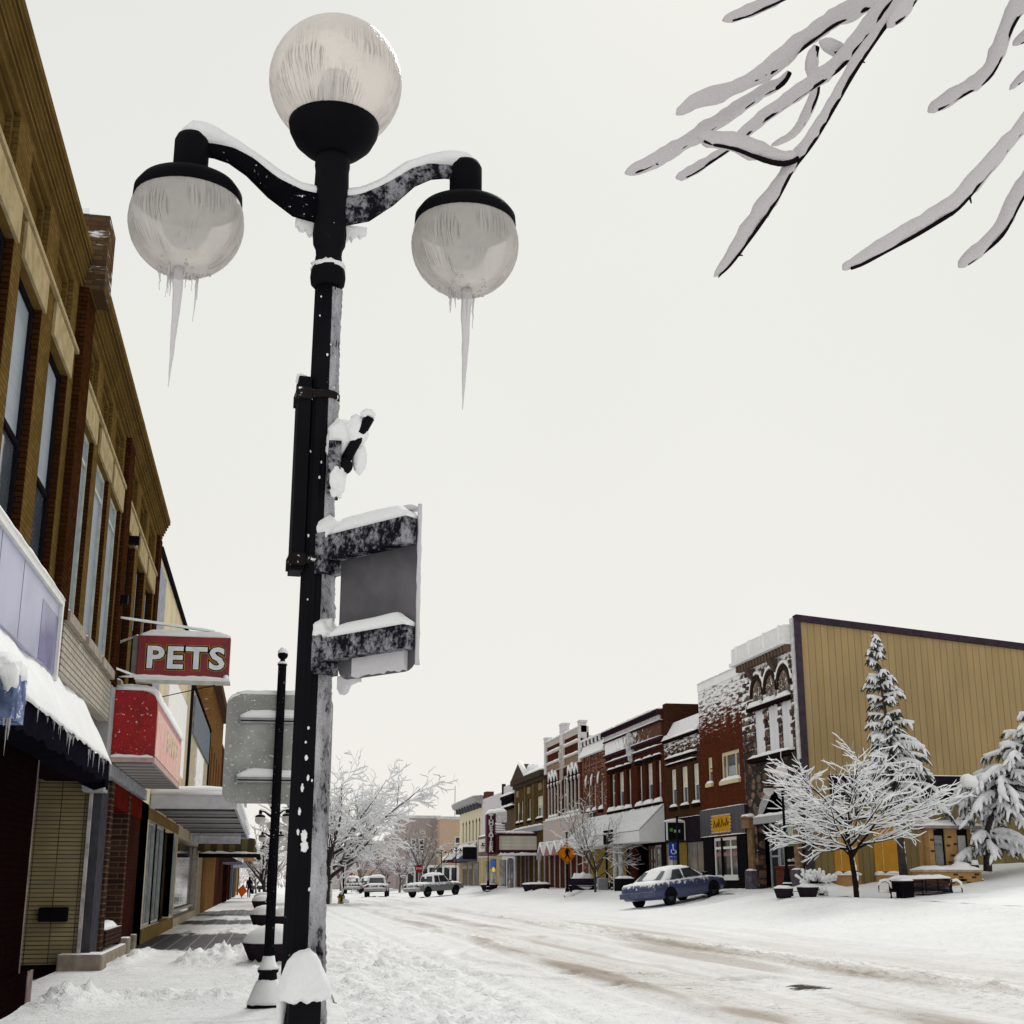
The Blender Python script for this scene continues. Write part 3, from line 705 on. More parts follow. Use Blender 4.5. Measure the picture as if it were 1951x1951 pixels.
m.build('snow', M_snow('grey frost snow', (.62, .60, .63), 40, .7, .012), sg)
fh = thing('flag_holder', 'short slanted flag socket packed with snow on the big lamp post', 'flag holder', (.17, 4.1, 2.7))
m = MB(); m.tube([(.185, 4.09, 2.795), (.262, 4.06, 2.945)], [.0175, .0175], 14); m.ball((.187, 4.09, 2.785), .028, 12, 8); m.build('socket', FLECK, fh)
m = MB(); m.box(.135, 4.06, 2.70, .175, 4.2, 2.86); m.build('plate', RIMED, fh)
m = MB(); m.ball((.180, 4.12, 2.875), .062, 36, 26, (.85, .8, 1.25), .2, 1); m.ball((.226, 4.085, 2.905), .042, 32, 24, (.85, .8, 1.3), .18, 3)
m.ball((.257, 4.065, 2.955), .024, 28, 20, (1, 1, .8), .15, 2); m.ball((.235, 4.10, 2.82), .035, 28, 20, (.7, .7, 1.6), .2, 6); m.ball((.165, 4.08, 2.73), .042, 32, 22, (.7, .8, 1.3), .25, 8)
m.v = [(x + .004 * mnoise.noise(Vector((x * 70, y * 70, z * 70))), y, z + .004 * mnoise.noise(Vector((z * 70, x * 70, 2)))) for x, y, z in m.v]
m.build('snow', SNOWF, fh)
# --- the other lamps standing further along the near kerb
SIMPLE = lamp_post(False, 'distant three globe street lamp along the near kerb, past the grey sign', LG)
near_spots = [(.2, 49.5), (.22, 72), (.2, 99), (.2, 127)]
lab = ['black three globe lamp just behind the grey sign, nearest of the distant near kerb row', 'second lamp of the distant row on the near kerb, smaller than the one before it',
       'third lamp of the distant row on the near kerb, small above the planters', 'tiny farthest lamp of the row on the near kerb, nearest the pedestrian']
def put_lamp(src, x, y, lb, grp, z=None, rz=.09):
    c = copy_tree(src); c.location = (x, y, gz(x, y) if z is None else z); c.rotation_euler = (0, 0, rz); c['label'] = lb; c['group'] = grp; return c
for (x, y), lb in zip(near_spots, lab): put_lamp(SIMPLE, x, y, lb, LG)
FG = 'three globe lamps across the street'
SIMPLE.location = (17.95, 45.5, .98); SIMPLE.rotation_euler = (0, 0, R(-18)); SIMPLE['label'] = 'black three globe lamp between two planters beside the stone fronted building'; SIMPLE['group'] = FG
far_lamps = [(1167, 1561, 82.0, 'black three globe lamp in front of the long white awning across the street'), (869, 1622, 141.0, 'three globe lamp beside the cream building at the far corner'),
             (841, 1627, 152.0, 'whitened three globe lamp in front of the far beige building'), (930, 1660, 112.0, 'slim dark three globe lamp under the theater blade sign')]
for px, py, Y, lb in far_lamps:
    q = on_y(px, py, Y); c = put_lamp(SIMPLE, q.x, q.y, lb, FG, rz=R(5))
# the single globe lamp in the park
l2 = thing('park_lamp', 'single globe lamp capped with snow beside the brick kiosk in the park', 'street lamp', (25.1, 45.5, 1.42))
m = MB(); m.lathe([(.24, 0), (.25, .1), (.19, .16), (.17, .3), (.2, .36), (.17, .42), (.12, .62), (.11, .78), (.07, .82)], (25.1, 45.5, 1.42), 24); b_ = m.build('base', BLACK, l2)
m = MB(); m.lathe([(.26, .1), (.23, .16), (.19, .18)], (25.1, 45.5, 1.42), 24); m.lathe([(.21, .36), (.18, .43), (.13, .5)], (25.1, 45.5, 1.42), 24); m.lathe([(.14, .62), (.12, .7), (.11, .8)], (25.1, 45.5, 1.42), 24); m.build('snow', SNOW, b_)
m = MB(); m.lathe([(.072, .8), (.06, 2.0), (.05, 3.1), (.055, 3.12), (.06, 3.2), (.12, 3.28), (.15, 3.35)], (25.1, 45.5, 1.42), 20); m.build('pole', M_simple('post iron half snowed', (.05, .045, .04), .5, speck=(.52, 18)), l2)
m = MB(); m.ball((25.1, 45.5, 4.98), .25, 20, 14); m.build('globe', M_simple('white globe', (.78, .77, .76), .35, var=.05), l2)
m = MB(); m.ball((25.28, 45.42, 4.98), .22, 18, 12, (.75, .9, 1.05), .2, 2); m.ball((25.4, 45.4, 4.72), .11, 12, 8, (.7, .7, 1.9), .2, 3); m.ball((25.1, 45.5, 5.06), .25, 18, 10, (1.02, 1.02, .85), .1, 4); m.build('snow', SNOW, l2)

# ------------------------------------------------------------------ grey sign on the slim pole with a finial
X0, Y0 = .088, 17.15
sp = thing('sign_pole', 'slim black pole with a ball finial and a bell shaped snowy foot at the kerb', 'sign pole', (X0, Y0, 0))
m = MB(); m.lathe([(.23, .0), (.235, .06), (.205, .12), (.16, .22), (.12, .33), (.105, .42), (.125, .44), (.125, .475), (.085, .50), (.062, .60)], (X0, Y0, 0), 28); fb = m.build('foot', FLECK, sp)
m = MB(); m.lathe([(.245, .075), (.225, .125), (.18, .225), (.14, .325), (.11, .36)], (X0, Y0, 0), 30); m.lathe([(.135, .47), (.105, .505), (.082, .56), (.07, .62)], (X0, Y0, 0), 24); m.v = [(x, y, z + .012 * mnoise.noise(Vector((x * 30, y * 30, z * 20)))) for x, y, z in m.v]; m.build('snow', SNOWF, fb)
m = MB(); m.lathe([(.060, .55), (.057, 2.2), (.053, 4.16), (.062, 4.165), (.062, 4.185), (.04, 4.20), (.03, 4.235)], (X0, Y0, 0), 20); m.build('pole', M_simple('iron pole flecked', (.007, .007, .009), .5, speck=(.655, 30)), sp)
m = MB(); m.ball((X0, Y0, 4.30), .066, 16, 12); f_ = m.build('finial', BLACKP, sp)
m = MB(); m.ball((X0, Y0, 4.325), .063, 16, 12, (1, 1, 1.15), .15, 3); m.lathe([(.066, 4.18), (.055, 4.205), (.035, 4.215)], (X0, Y0, 0), 14); m.build('snow', SNOWF, f_)
s2 = thing('road_sign', 'large rounded grey sign seen from behind on the slim finial pole', 'road sign', (X0, Y0 + .07, 2.43), 'road signs on poles')
m = MB(); m.prism([(X0 + x, Y0 + .075, 3.12 + y) for x, y in rrect(1.34, 1.38, .15, 7)], (0, .012, 0)); fix_normals(m.build('panel', M_simple('frosted aluminium', (.33, .33, .315), .5, var=.22, nsc=2.2, speck=(.60, 26), metal=.15), s2))
for z in (3.46, 2.72):
    m = MB(); m.box(X0 - .50, Y0 + .03, z - .035, X0 + .5, Y0 + .074, z + .035); b_ = m.build('bracket', M_simple('galvanised bar', (.30, .30, .31), .4, metal=.3), s2)
    m = MB(); m.box(X0 - .49, Y0 + .026, z - .012, X0 + .49, Y0 + .031, z + .004); m.build('slot', BLACKP, b_)
    m = MB(); m.loaf((X0 - .50, Y0 + .05, z + .035), (X0 + .5, Y0 + .05, z + .035), .06, .10, 14, 7, .35, z); m.build('snow', SNOWF, b_)
m = MB(); m.loaf((X0 - .56, Y0 + .08, 3.795), (X0 + .6, Y0 + .08, 3.795), .05, .05, 16, 7, .5, 5); m.tube([(X0 - .52, Y0 + .08, 3.80), (X0 - .60, Y0 + .08, 3.77), (X0 - .655, Y0 + .08, 3.71)], [.02, .018, .01], 8); m.build('snow', SNOWF, s2)
# ------------------------------------------------------------------ bowl planters along the kerbs
def planter(name, label, x, y, r, h, group, col=None, ps=1.0):
    z = gz(x, y) + .02
    p = thing(name, label, 'planter', (x, y, z), group)
    m = MB(); m.lathe([(r * .72, 0), (r * .80, h * .3), (r * .94, h * .75), (r * .99, h * .93), (r, h), (r * .93, h), (r * .9, h * .9)], (x, y, z), 28); m.build('bowl', col or PLANTER, p)
    m = MB(); m.lathe([(r * .97, h * .97), (r * .98, h + .05), (r * .86, h + .15 * ps), (r * .6, h + .25 * ps), (r * .3, h + .30 * ps), (0.001, h + .31 * ps)], (x, y, z), 28)
    m.v = [(a, b, c + .035 * mnoise.noise(Vector((a * 4, b * 4, x)))) for a, b, c in m.v]; m.build('snow', SNOW, p)
    return p
PLANTER = M_simple('dark stoneware', (.022, .016, .022), .6, snow=.7)
PG = 'bowl planters along the near kerb'
planter('planter', 'dark bowl planter with a dome of snow, nearest on the pavement beside the slim pole', .28, 25.1, .62, .42, PG)
planter('planter', 'dark bowl planter past the nearest one, left of the slim pole', .1, 46.5, .55, .40, PG)
planter('planter', 'dark bowl planter right beside the second one, partly behind the slim pole', .75, 44.5, .5, .40, PG)
planter('planter', 'small far bowl planter heaped with snow near the third lamp', -.05, 74, .6, .45, PG)
planter('planter', 'tiny farthest bowl planter on the near pavement', -.1, 92, .6, .45, PG)
planter('planter', 'dark planter touching the left foot of the lamp by the stone building', 17.62, 45.05, .34, .32, 'planters across the street', ps=.35)
planter('planter', 'dark planter right of the lamp by the stone building', 18.4, 44.8, .38, .34, 'planters across the street', ps=.35)
# ------------------------------------------------------------------ facade kit
class Fac:
    """u along the wall, v up, w out of the wall"""
    def __init__(s, fn, flip=False): s.fn = fn; s.flip = flip
    def P(s, u, v, w): return s.fn(u, v, w)
    def box(s, m, u0, u1, v0, v1, w0, w1):
        b = len(m.f)
        c = [(u0,v0,w0),(u1,v0,w0),(u1,v0,w1),(u0,v0,w1),(u0,v1,w0),(u1,v1,w0),(u1,v1,w1),(u0,v1,w1)]
        q = [s.fn(*k) for k in c]; m.hexa(q)
        s._orient(m, b, s.fn((u0+u1)/2, (v0+v1)/2, (w0+w1)/2)); return m
    def _orient(s, m, b, ctr):
        ctr = Vector(ctr)
        for i in range(b, len(m.f)):
            vs = [Vector(m.v[k]) for k in m.f[i]]
            nrm = (vs[1] - vs[0]).cross(vs[2] - vs[0])
            if nrm.dot(sum(vs, Vector()) / len(vs) - ctr) < 0: m.f[i] = tuple(reversed(m.f[i]))
    def quadw(s, m, u0, u1, v0, v1, w):
        q = [s.fn(u0, v0, w), s.fn(u1, v0, w), s.fn(u1, v1, w), s.fn(u0, v1, w)]
        if s.flip: q.reverse()
        m.add(q, [(0,1,2,3)])
    def wall(s, m, u0, u1, v0, v1, ops=(), depth=.3, thick=.6, w=0.0):
        us = sorted({u0, u1, *[o[0] for o in ops], *[o[1] for o in ops]}); vs = sorted({v0, v1, *[o[2] for o in ops], *[o[3] for o in ops]})
        us = [u for u in us if u0 <= u <= u1]; vs = [v for v in vs if v0 <= v <= v1]
        for a, b in zip(us, us[1:]):
            for c, d in zip(vs, vs[1:]):
                cu, cv = (a+b)/2, (c+d)/2
                if not any(o[0] < cu < o[1] and o[2] < cv < o[3] for o in ops): s.quadw(m, a, b, c, d, w)
        def rq(p0, p1, w0, w1, inward):
            q = [s.fn(p0[0], p0[1], w0), s.fn(p1[0], p1[1], w0), s.fn(p1[0], p1[1], w1), s.fn(p0[0], p0[1], w1)]
            b = len(m.f); m.add(q, [(0,1,2,3)]); s._face(m, b, inward)
        for (a, b, c, d) in ops:
            ctr = Vector(s.fn((a+b)/2, (c+d)/2, w - depth/2))
            for p0, p1 in (((a,c),(b,c)), ((b,c),(b,d)), ((b,d),(a,d)), ((a,d),(a,c))): rq(p0, p1, w, w - depth, ctr)
        ctr = Vector(s.fn((u0+u1)/2, (v0+v1)/2, w - thick/2))
        for p0, p1 in (((u0,v0),(u1,v0)), ((u1,v0),(u1,v1)), ((u1,v1),(u0,v1)), ((u0,v1),(u0,v0))):
            q = [s.fn(p0[0], p0[1], w), s.fn(p1[0], p1[1], w), s.fn(p1[0], p1[1], w - thick), s.fn(p0[0], p0[1], w - thick)]
            b = len(m.f); m.add(q, [(0,1,2,3)]); s._face(m, b, ctr, out=True)
        return m
    def _face(s, m, b, ctr, out=False):
        vs = [Vector(m.v[k]) for k in m.f[b]]; nrm = (vs[1]-vs[0]).cross(vs[2]-vs[0]); c = sum(vs, Vector()) / 4
        d = nrm.dot(c - ctr)
        if (d > 0) != out: m.f[b] = tuple(reversed(m.f[b]))
    def pane(s, m, u0, u1, v0, v1, w): s.quadw(m, u0, u1, v0, v1, w); return m
    def loaf(s, m, u0, u1, v, w, width, h, seed=0.0, nz=.3, n=None):
        a = s.fn(u0, v, w); b = s.fn(u1, v, w); sd = Vector(s.fn(u0, v, w + 1)) - Vector(a)
        m.loaf(a, b, width, h, n or max(4, int(abs(u1 - u0) / .18)), 6, nz, seed, side=sd); return m
def window(F, root, u0, u1, v0, v1, frame, glass, d=.22, fw=.07, bars=(), ubars=(), blind=None, blind_frac=.5, sill=None, snow=None, sill_h=.14, sill_w=.12, sill_over=.1, name='window', low_dark=None, snow_h=.10):
    """frame mesh with its pane, blind, sill and snow as sub-parts; bars: v fractions, ubars: u fractions"""
    m = MB(); e = .004
    F.box(m, u0 + e, u0 + fw, v0 + e, v1 - e, -d, -d + .06); F.box(m, u1 - fw, u1 - e, v0 + e, v1 - e, -d, -d + .06)
    F.box(m, u0 + fw, u1 - fw, v1 - fw, v1 - e, -d, -d + .057); F.box(m, u0 + fw, u1 - fw, v0 + e, v0 + fw, -d, -d + .057)
    for b in bars: v = v0 + (v1 - v0) * b; F.box(m, u0 + fw, u1 - fw, v - fw * .4, v + fw * .4, -d, -d + .054)
    for b in ubars: u = u0 + (u1 - u0) * b; F.box(m, u - fw * .4, u + fw * .4, v0 + fw, v1 - fw, -d, -d + .051)
    o = m.build(name, frame, root)
    F.pane(MB(), 0, 0, 0, 0, 0)
    m = MB(); F.pane(m, u0, u1, v0, v1, -d + .015); m.build('pane', glass, o)
    if blind: m = MB(); F.pane(m, u0 + fw, u1 - fw, v1 - (v1 - v0) * blind_frac, v1 - fw, -d + .024); m.build('blind', blind, o)
    if sill:
        m = MB(); F.box(m, u0 - sill_over, u1 + sill_over, v0 - sill_h, v0 + .002, -d * .9, sill_w); m.build('sill', sill, o)
    if snow:
        m = MB(); F.loaf(m, u0 - sill_over * .9, u1 + sill_over * .9, v0 + .002, sill_w * .5 - .06, d * .55 + sill_w, snow_h, u0 * 3.1); m.build('snow', SNOW, o)
    return o
XL = -2.9
L = Fac(lambda u, v, w: (XL + w, u, v))
# ------------------------------------------------------------------ the tan brick block on the left
tb = thing('tan_brick_building', 'two storey tan brick block on the left with corbelled cornice and recessed panels', 'building', (-3.2, 20, 0))
WIN = [(11.75, 13.3), (13.72, 15.12), (15.82, 17.25), (18.6, 20.1), (20.6, 22.15), (22.5, 24.05), (25.2, 26.9), (27.5, 29.1), (29.55, 31.3)]
PAN = [(11.9, 13.1), (13.85, 15.16), (15.92, 17.2), (18.85, 20.12), (20.75, 22.1), (22.7, 24.0), (25.35, 26.75), (27.6, 29.0), (29.65, 31.2)]
m = MB()
ops = [(a, b, 5.05, 7.96) for a, b in WIN]
L.wall(m, 8, 32.3, 4.9, 8.46, ops, .34, .8)
pops = [(a, b, 8.56, 9.33) for a, b in PAN]
L.wall(m, 8, 32.3, 8.46, 9.46, pops, .13, .8, w=-.03)
for a, b in PAN: L.pane(m, a, b, 8.56, 9.33, -.16)
for a, b in PAN:                       # a stepped inner border in each recessed panel
    L.box(m, a + .002, b - .002, 9.23, 9.328, -.158, -.095); L.box(m, a + .002, a + .1, 8.562, 9.228, -.158, -.098); L.box(m, b - .1, b - .002, 8.562, 9.228, -.158, -.098)
wall_ = m.build('wall', TANB, tb)
m = MB()                               # corbel courses
for k in range(6):
    v = 9.46 + k * .075
    for (ua, ub, st_) in ((8, 17.75, .017), (17.75, 32.3, .029)):
        L.box(m, ua, ub + (.02 * k if ub > 30 else -.002), v, v + .045, -.5, .012 + st_ * k)
        L.box(m, ua, ub - .002, v + .045, v + .075, -.5, -.035 + st_ * k)
L.box(m, 8, 17.74, 9.91, 10.0, -.8, .115); L.box(m, 17.75, 32.44, 9.91, 10.02, -.8, .19)
cor = m.build('cornice', TANB, tb)
m = MB(); L.loaf(m, 8, 17.7, 10.0, -.3, .8, .05, 3, n=50); L.loaf(m, 17.8, 32.4, 10.02, -.22, .8, .05, 4, n=60); m.build('snow', SNOW, cor)
m = MB(); L.box(m, 8, 32.3, 8.44, 8.5, -.3, .05); m.build('string_course', STONE_T, tb)
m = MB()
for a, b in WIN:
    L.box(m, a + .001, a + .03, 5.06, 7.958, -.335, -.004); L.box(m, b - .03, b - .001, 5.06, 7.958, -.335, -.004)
split(m, 'jamb', TANB2, tb)  # red-brown brick linings; part of their darkness is reveal shade put into the colour
for i, (a, b) in enumerate(WIN):
    m = MB(); L.box(m, a - .02, b + .08, 7.963, 8.39, -.335, .035); m.build('lintel', STONE_T, tb)
    late = i >= 3
    if not late: window(L, tb, a + .03, b - .03, 5.05, 7.96, BLACKPAINT, GLASSB, d=.15, fw=.09, bars=(.42,), blind=BLIND, blind_frac=.56, sill=SILL_T, snow=True, snow_h=.07)
    elif i < 6: window(L, tb, a + .03, b - .03, 5.05, 7.96, TRIMGREEN, GLASSB, d=.13, fw=.06, bars=(.86,), blind=BLIND, blind_frac=.98, sill=SILL_T, snow=True, snow_h=.07)
    else: window(L, tb, a + .03, b - .03, 5.05, 7.96, BLACKPAINT, GLASS, d=.17, fw=.07, bars=(.5,), blind=BLIND, blind_frac=.45, sill=SILL_T, snow=True, snow_h=.06)
m = MB()                               # brown brick pilasters between the window groups, standing proud of the wall
for (a, b, w0) in ((17.66, 18.42, .10), (24.25, 25.0, .07), (31.6, 32.3, .05)):
    L.box(m, a, b, 4.9, 9.45, -.35, w0)
split(m, 'pilaster', TANB2, tb)
m = MB(); L.box(m, 17.72, 18.4, 9.44, 10.6, -.5, .29); pr_ = m.build('chimney_pier', M_brick('weathered pier brick', (.12, .075, .035), (.07, .04, .02), (.05, .04, .03), patch=(.56, .8)), tb)
m = MB(); L.box(m, 17.7, 18.0, 10.6, 10.68, -.5, .0); L.loaf(m, 17.72, 18.4, 10.59, -.1, .75, .07, 3); m.build('snow', SNOW, pr_)
# shop level: dark brick piers, white brick band, beams
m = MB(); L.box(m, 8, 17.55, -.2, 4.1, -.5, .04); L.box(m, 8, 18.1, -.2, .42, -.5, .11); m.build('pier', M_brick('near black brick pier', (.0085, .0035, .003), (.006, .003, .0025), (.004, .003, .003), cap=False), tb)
m = MB(); L.box(m, 17.55, 17.72, .42, 3.3, -.42, .03); m.build('pier_trim', M_simple('worn stone trim', (.16, .13, .12), .8, var=.3), tb)
m = MB(); L.box(m, 18.55, 24.3, 4.2, 4.89, -.35, .045); m.build('brick_band', M_brick('white washed brick', (.52, .48, .41), (.44, .40, .34), (.16, .14, .11), bw=.3, bh=.09, ms=.012), tb)
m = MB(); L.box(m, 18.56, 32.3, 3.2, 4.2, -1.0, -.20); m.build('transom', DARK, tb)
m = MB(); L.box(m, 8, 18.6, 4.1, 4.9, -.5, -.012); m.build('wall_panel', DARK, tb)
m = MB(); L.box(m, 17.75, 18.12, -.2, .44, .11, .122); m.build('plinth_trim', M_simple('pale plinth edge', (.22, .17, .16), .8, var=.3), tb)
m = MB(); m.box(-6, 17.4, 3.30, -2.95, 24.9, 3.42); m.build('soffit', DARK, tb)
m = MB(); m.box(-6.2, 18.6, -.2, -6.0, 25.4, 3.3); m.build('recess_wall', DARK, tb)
# tiled return wall of the recessed entrance, facing the camera
TILE_T = NT('tan stacked tile'); uv, u_, v_ = uv_wall(TILE_T)
br = TILE_T.n('ShaderNodeTexBrick'); TILE_T.put(br.inputs['Vector'], uv); br.offset = 0.0
TILE_T.put(br.inputs['Color1'], (.36, .285, .13)); TILE_T.put(br.inputs['Color2'], (.28, .225, .12)); TILE_T.put(br.inputs['Mortar'], (.015, .012, .008))
br.inputs['Scale'].default_value = 1; br.inputs['Brick Width'].default_value = .40; br.inputs['Row Height'].default_value = .072; br.inputs['Mortar Size'].default_value = .009
cc = TILE_T.mix(TILE_T.ss(TILE_T.noise(TILE_T.obj(), 2.2, 4), .3, .7), br.outputs[0], TILE_T.mix(.5, br.outputs[0], (.16, .13, .07)))
TILE = TILE_T.done(TILE_T.bsdf(cc, .5, TILE_T.bump(TILE_T.math('SUBTRACT', 1, br.outputs[1]), .5, .01), .4))
m = MB(); m.box(-6, 24.9, .12, -3.13, 25.2, 3.28); tl = m.build('tile_wall', TILE, tb)
m = MB(); m.box(-6, 24.86, -.1, -3.1, 25.25, .118); m.build('plinth', DARK, tb)
m = MB(); m.box(-3.128, 24.82, .05, -3.07, 24.9, 3.25); m.build('white_trim', M_simple('weathered white strip', (.42, .38, .38), .6, var=.3), tb)
ms_ = None
m = MB(); m.box(-3.80, 24.74, .82, -3.32, 24.9, 1.06); o_ = m.build('mail_box', BLACKP, tb); bevel(o_, .02)
m = MB(); L.box(m, 24.95, 26.0, .25, 3.25, -.5, -.03); m.build('grey_panel', M_simple('slate grey panel', (.055, .055, .065), .6), tb)
TOOTH = M_brick('glazed jamb brick', (.07, .035, .025), (.03, .014, .012), (.12, .09, .06), bw=.4, bh=.11, ms=.014)
m = MB(); L.box(m, 26.0, 26.5, .25, 3.3, -.5, .02); L.box(m, 29.3, 29.7, .25, 3.3, -.5, .02); split(m, 'door_jamb', TOOTH, tb)
m = MB(); L.box(m, 29.7, 34.4, -.1, 3.3, -.5, .0); m.build('dark_pier', M_brick('oxblood brick', (.045, .014, .010), (.03, .010, .008), (.02, .012, .01)), tb)
REDP = M_simple('red door paint', (.085, .010, .006), .5, var=.2)
m = MB(); L.box(m, 26.5, 29.3, .5, 3.3, -.6, -.4); L.box(m, 26.5, 32.4, 2.86, 3.29, -.3, .012); d_ = m.build('door_surround', REDP, tb)
window(L, tb, 26.55, 29.25, .75, 2.84, REDP, GLASS, d=.36, fw=.1, ubars=(.5,), name='shop_window')
m = MB(); L.box(m, 26.5, 29.3, .32, .62, -.45, .06); sl_ = m.build('window_ledge', M_brick('ledge brick', (.05, .025, .02), (.03, .015, .012), (.08, .06, .05)), tb)
m = MB(); L.loaf(m, 26.5, 28.6, .62, -.12, .34, .14, 5); m.build('snow', SNOW, sl_)
m = MB(); L.box(m, 24.6, 30.3, -.1, .25, -.5, .13); L.box(m, 24.5, 25.3, -.1, .3, -.5, .24); L.box(m, 29.8, 30.4, -.1, .36, -.5, .16); L.box(m, 32.0, 32.5, -.1, .34, -.4, .10); s_ = m.build('stone_base', M_simple('pale limestone', (.30, .26, .21), .8, bump=.4, snow=.6), tb); bevel(s_, .03)
m = MB(); L.box(m, 24.65, 32.5, 3.3, 3.52, -.4, .10); m.build('fascia_beam', M_simple('grey fascia', (.27, .27, .29), .6, snow=.6), tb)
m = MB(); L.box(m, 24.3, 24.95, 3.0, 4.85, -.3, .06); m.build('grey_post', GREYP, tb)
m = MB(); m.box(-9, 8, 4.9, -3.4, 32.3, 9.7); m.box(-9, 25.25, -.1, -3.45, 34.4, 4.9); m.box(-9, 8, -.1, -3.45, 17.5, 4.9); m.build('roof', M_simple('flat roof', (.1, .09, .08), .9, snow=.6), tb)
m = MB()
for (u, v) in ((25.6, 7.75), (24.45, 6.35)):
    L.box(m, u, u + .14, v, v + .16, .0, .2)
split(m, 'floodlight', BLACKP, tb)
# ------------------------------------------------------------------ signs and awnings on the left
fs = thing('fascia_sign', 'long pale lavender panel sign framed in white high on the left wall', 'shop sign', (XL, 17, 3.97))
LAV = M_simple('lavender panel', (.34, .35, .50), .3, var=.12, nsc=1.2, spec=.5)
m = MB(); L.box(m, 8, 17.5, 4.02, 4.92, .0, .13); p_ = m.build('panel', LAV, fs)
for u in (13.6, 14.9):
    m = MB(); L.box(m, u, u + .012, 4.03, 4.91, .13, .133); m.build('seam', M_simple('panel seam', (.16, .16, .24), .6), p_)
m = MB(); L.box(m, 16.25, 17.48, 4.03, 4.75, .131, .134); m.build('stained_end', M_simple('blue stained panel', (.09, .085, .24), .25, var=.5, nsc=1.6, spec=.6), p_)
m = MB(); L.box(m, 8, 17.62, 4.92, 5.0, .0, .17); L.box(m, 17.5, 17.6, 3.95, 4.92, .0, .17); f_ = m.build('frame', WHITE, fs)
m = MB(); L.loaf(m, 8, 17.6, 5.0, .08, .2, .09, 8, n=50); m.build('snow', SNOW, f_)
bs = thing('blue_sign', 'pale blue box sign crusted with snow and icicles at the left edge', 'shop sign', (-2.45, 13, 3.2))
m = MB(); m.box(-2.62, 12.6, 2.92, -2.33, 13.25, 3.34); b_ = m.build('box', M_simple('blue plastic', (.13, .17, .30), .35, var=.5, nsc=4, speck=(.56, 11)), bs)
m = MB(); m.ball((-2.48, 12.95, 3.40), .18, 18, 10, (1, 2.1, .85), .3, 5); m.ball((-2.38, 12.62, 3.30), .10, 14, 8, (.9, .7, 1.3), .4, 2); m.build('snow', SNOWF, b_)
for (x, L_, r_) in ((-2.42, .22, .018), (-2.47, .10, .02), (-2.44, .36, .010)): icicle((x + .08, 12.62, 2.94), L_, r_, x * 50).build('icicle', ICE, bs)
aw = thing('snow_awning', 'black scalloped awning over the near entrance buried under a thick slab of snow with icicles', 'awning', (XL, 16, 3.0))
AE = 21.9; WFR = .40
def awn_v(w): return 3.98 - .66 * (w / WFR)
m = MB(); n = 40
vs = []; fs_ = []
for i in range(n + 1):                       # canvas roof and valance
    u = 9 + (AE - 9) * i / n; sc_ = .035 * abs(math.sin(PI * i / 2.0)) + .16 * mnoise.noise(Vector((u * 2.9, 0, 4)))
    for (w_, v) in ((.0, 3.98), (WFR, 3.31), (WFR + .012, 2.98 - sc_), (WFR - .02, 2.98 - sc_), (WFR - .03, 3.27), (0, 3.92)): vs.append(L.P(u, v, w_))
for i in range(n):
    for k in range(5): fs_.append((i*6 + k, i*6 + k + 1, (i+1)*6 + k + 1, (i+1)*6 + k))
fs_.append((n*6, n*6 + 1, n*6 + 4, n*6 + 5)); m.add(vs, fs_)
m.add([L.P(AE, 3.98, 0), L.P(AE, 3.31, WFR), L.P(AE, 2.92, WFR), L.P(AE, 2.86, .2), L.P(AE, 2.95, 0)], [(0,1,2,3,4)])
m.add([L.P(9, 2.96, 0), L.P(AE, 2.96, 0), L.P(AE, 2.99, WFR - .04), L.P(9, 2.99, WFR - .04)], [(0, 1, 2, 3)])
m.build('canvas', M_simple('black canvas', (.008, .007, .012), .75, speck=(.70, 9)), aw)
m = MB(); vs = []; fs_ = []; n = 90; K = 10
for i in range(n + 1):                       # slab of snow
    u = 9 + (AE - 9.0) * i / n + .05; e = min(1, (1 - i / n) * 14 + .25)
    for k in range(K + 1):
        q = k / K; w_ = -.05 + (WFR + .08) * q
        th = (.155 + .06 * mnoise.noise(Vector((u * 1.1, q * 2, 1))) + .035 * mnoise.noise(Vector((u * 4.3, q * 4, 3)))) * e * (1 - max(0, q - .75) * 2.6)
        vs.append(L.P(u, awn_v(w_) + max(th, .01), w_ + .06 * th))
    vs.append(L.P(u, awn_v(WFR + .02) - .0 - .07 * (0.3 + mnoise.noise(Vector((u * 3.1, 0, 8)))), WFR + .035))
    vs.append(L.P(u, awn_v(WFR) + .005, WFR - .02))
M_ = K + 3
for i in range(n):
    for k in range(M_ - 1): fs_.append((i*M_ + k, (i+1)*M_ + k, (i+1)*M_ + k + 1, i*M_ + k + 1))
fs_.append(tuple(range(n*M_, n*M_ + M_)))
m.add(vs, fs_, True); m.build('snow', SNOW, aw)
rnd = random.Random(8)
for k in range(38):
    u = rnd.uniform(12.8, AE - .1); Li = rnd.choice((.06, .09, .12, .17, .24)); icicle(L.P(u, 3.30 - rnd.uniform(0, .06), WFR + .03), Li, rnd.uniform(.006, .014), k * 1.7, 0, 6).build('icicle', ICE, aw)
rb = thing('red_box_sign', 'big red box sign with a rounded shoulder over the sidewalk, its street face bleached pink', 'shop sign', (-2.9, 28, 3.6))
prof = [(-2.88, 3.62), (-2.085, 3.62), (-2.085, 4.55)] + [(-2.335 + .25 * math.cos(R(a)), 4.60 + .25 * math.sin(R(a))) for a in range(10, 91, 16)] + [(-2.88, 4.85)]
REDS = M_simple('enamel red', (.30, .008, .010), .35, var=.25, nsc=3, speck=(.60, 13), spec=.3)
m = MB(); m.prism([(x, 25.0, z) for x, z in prof], (0, 7.25, 0)); bd = fix_normals(m.build('box', REDS, rb))
t = NT('bleached red face'); P_ = t.obj(); s_ = t.sep(P_)
stn = t.noise(t.comb(t.math('MULTIPLY', s_[1], 3.0), t.math('MULTIPLY', s_[2], .8), 0.0), 1.5, 5, .7)
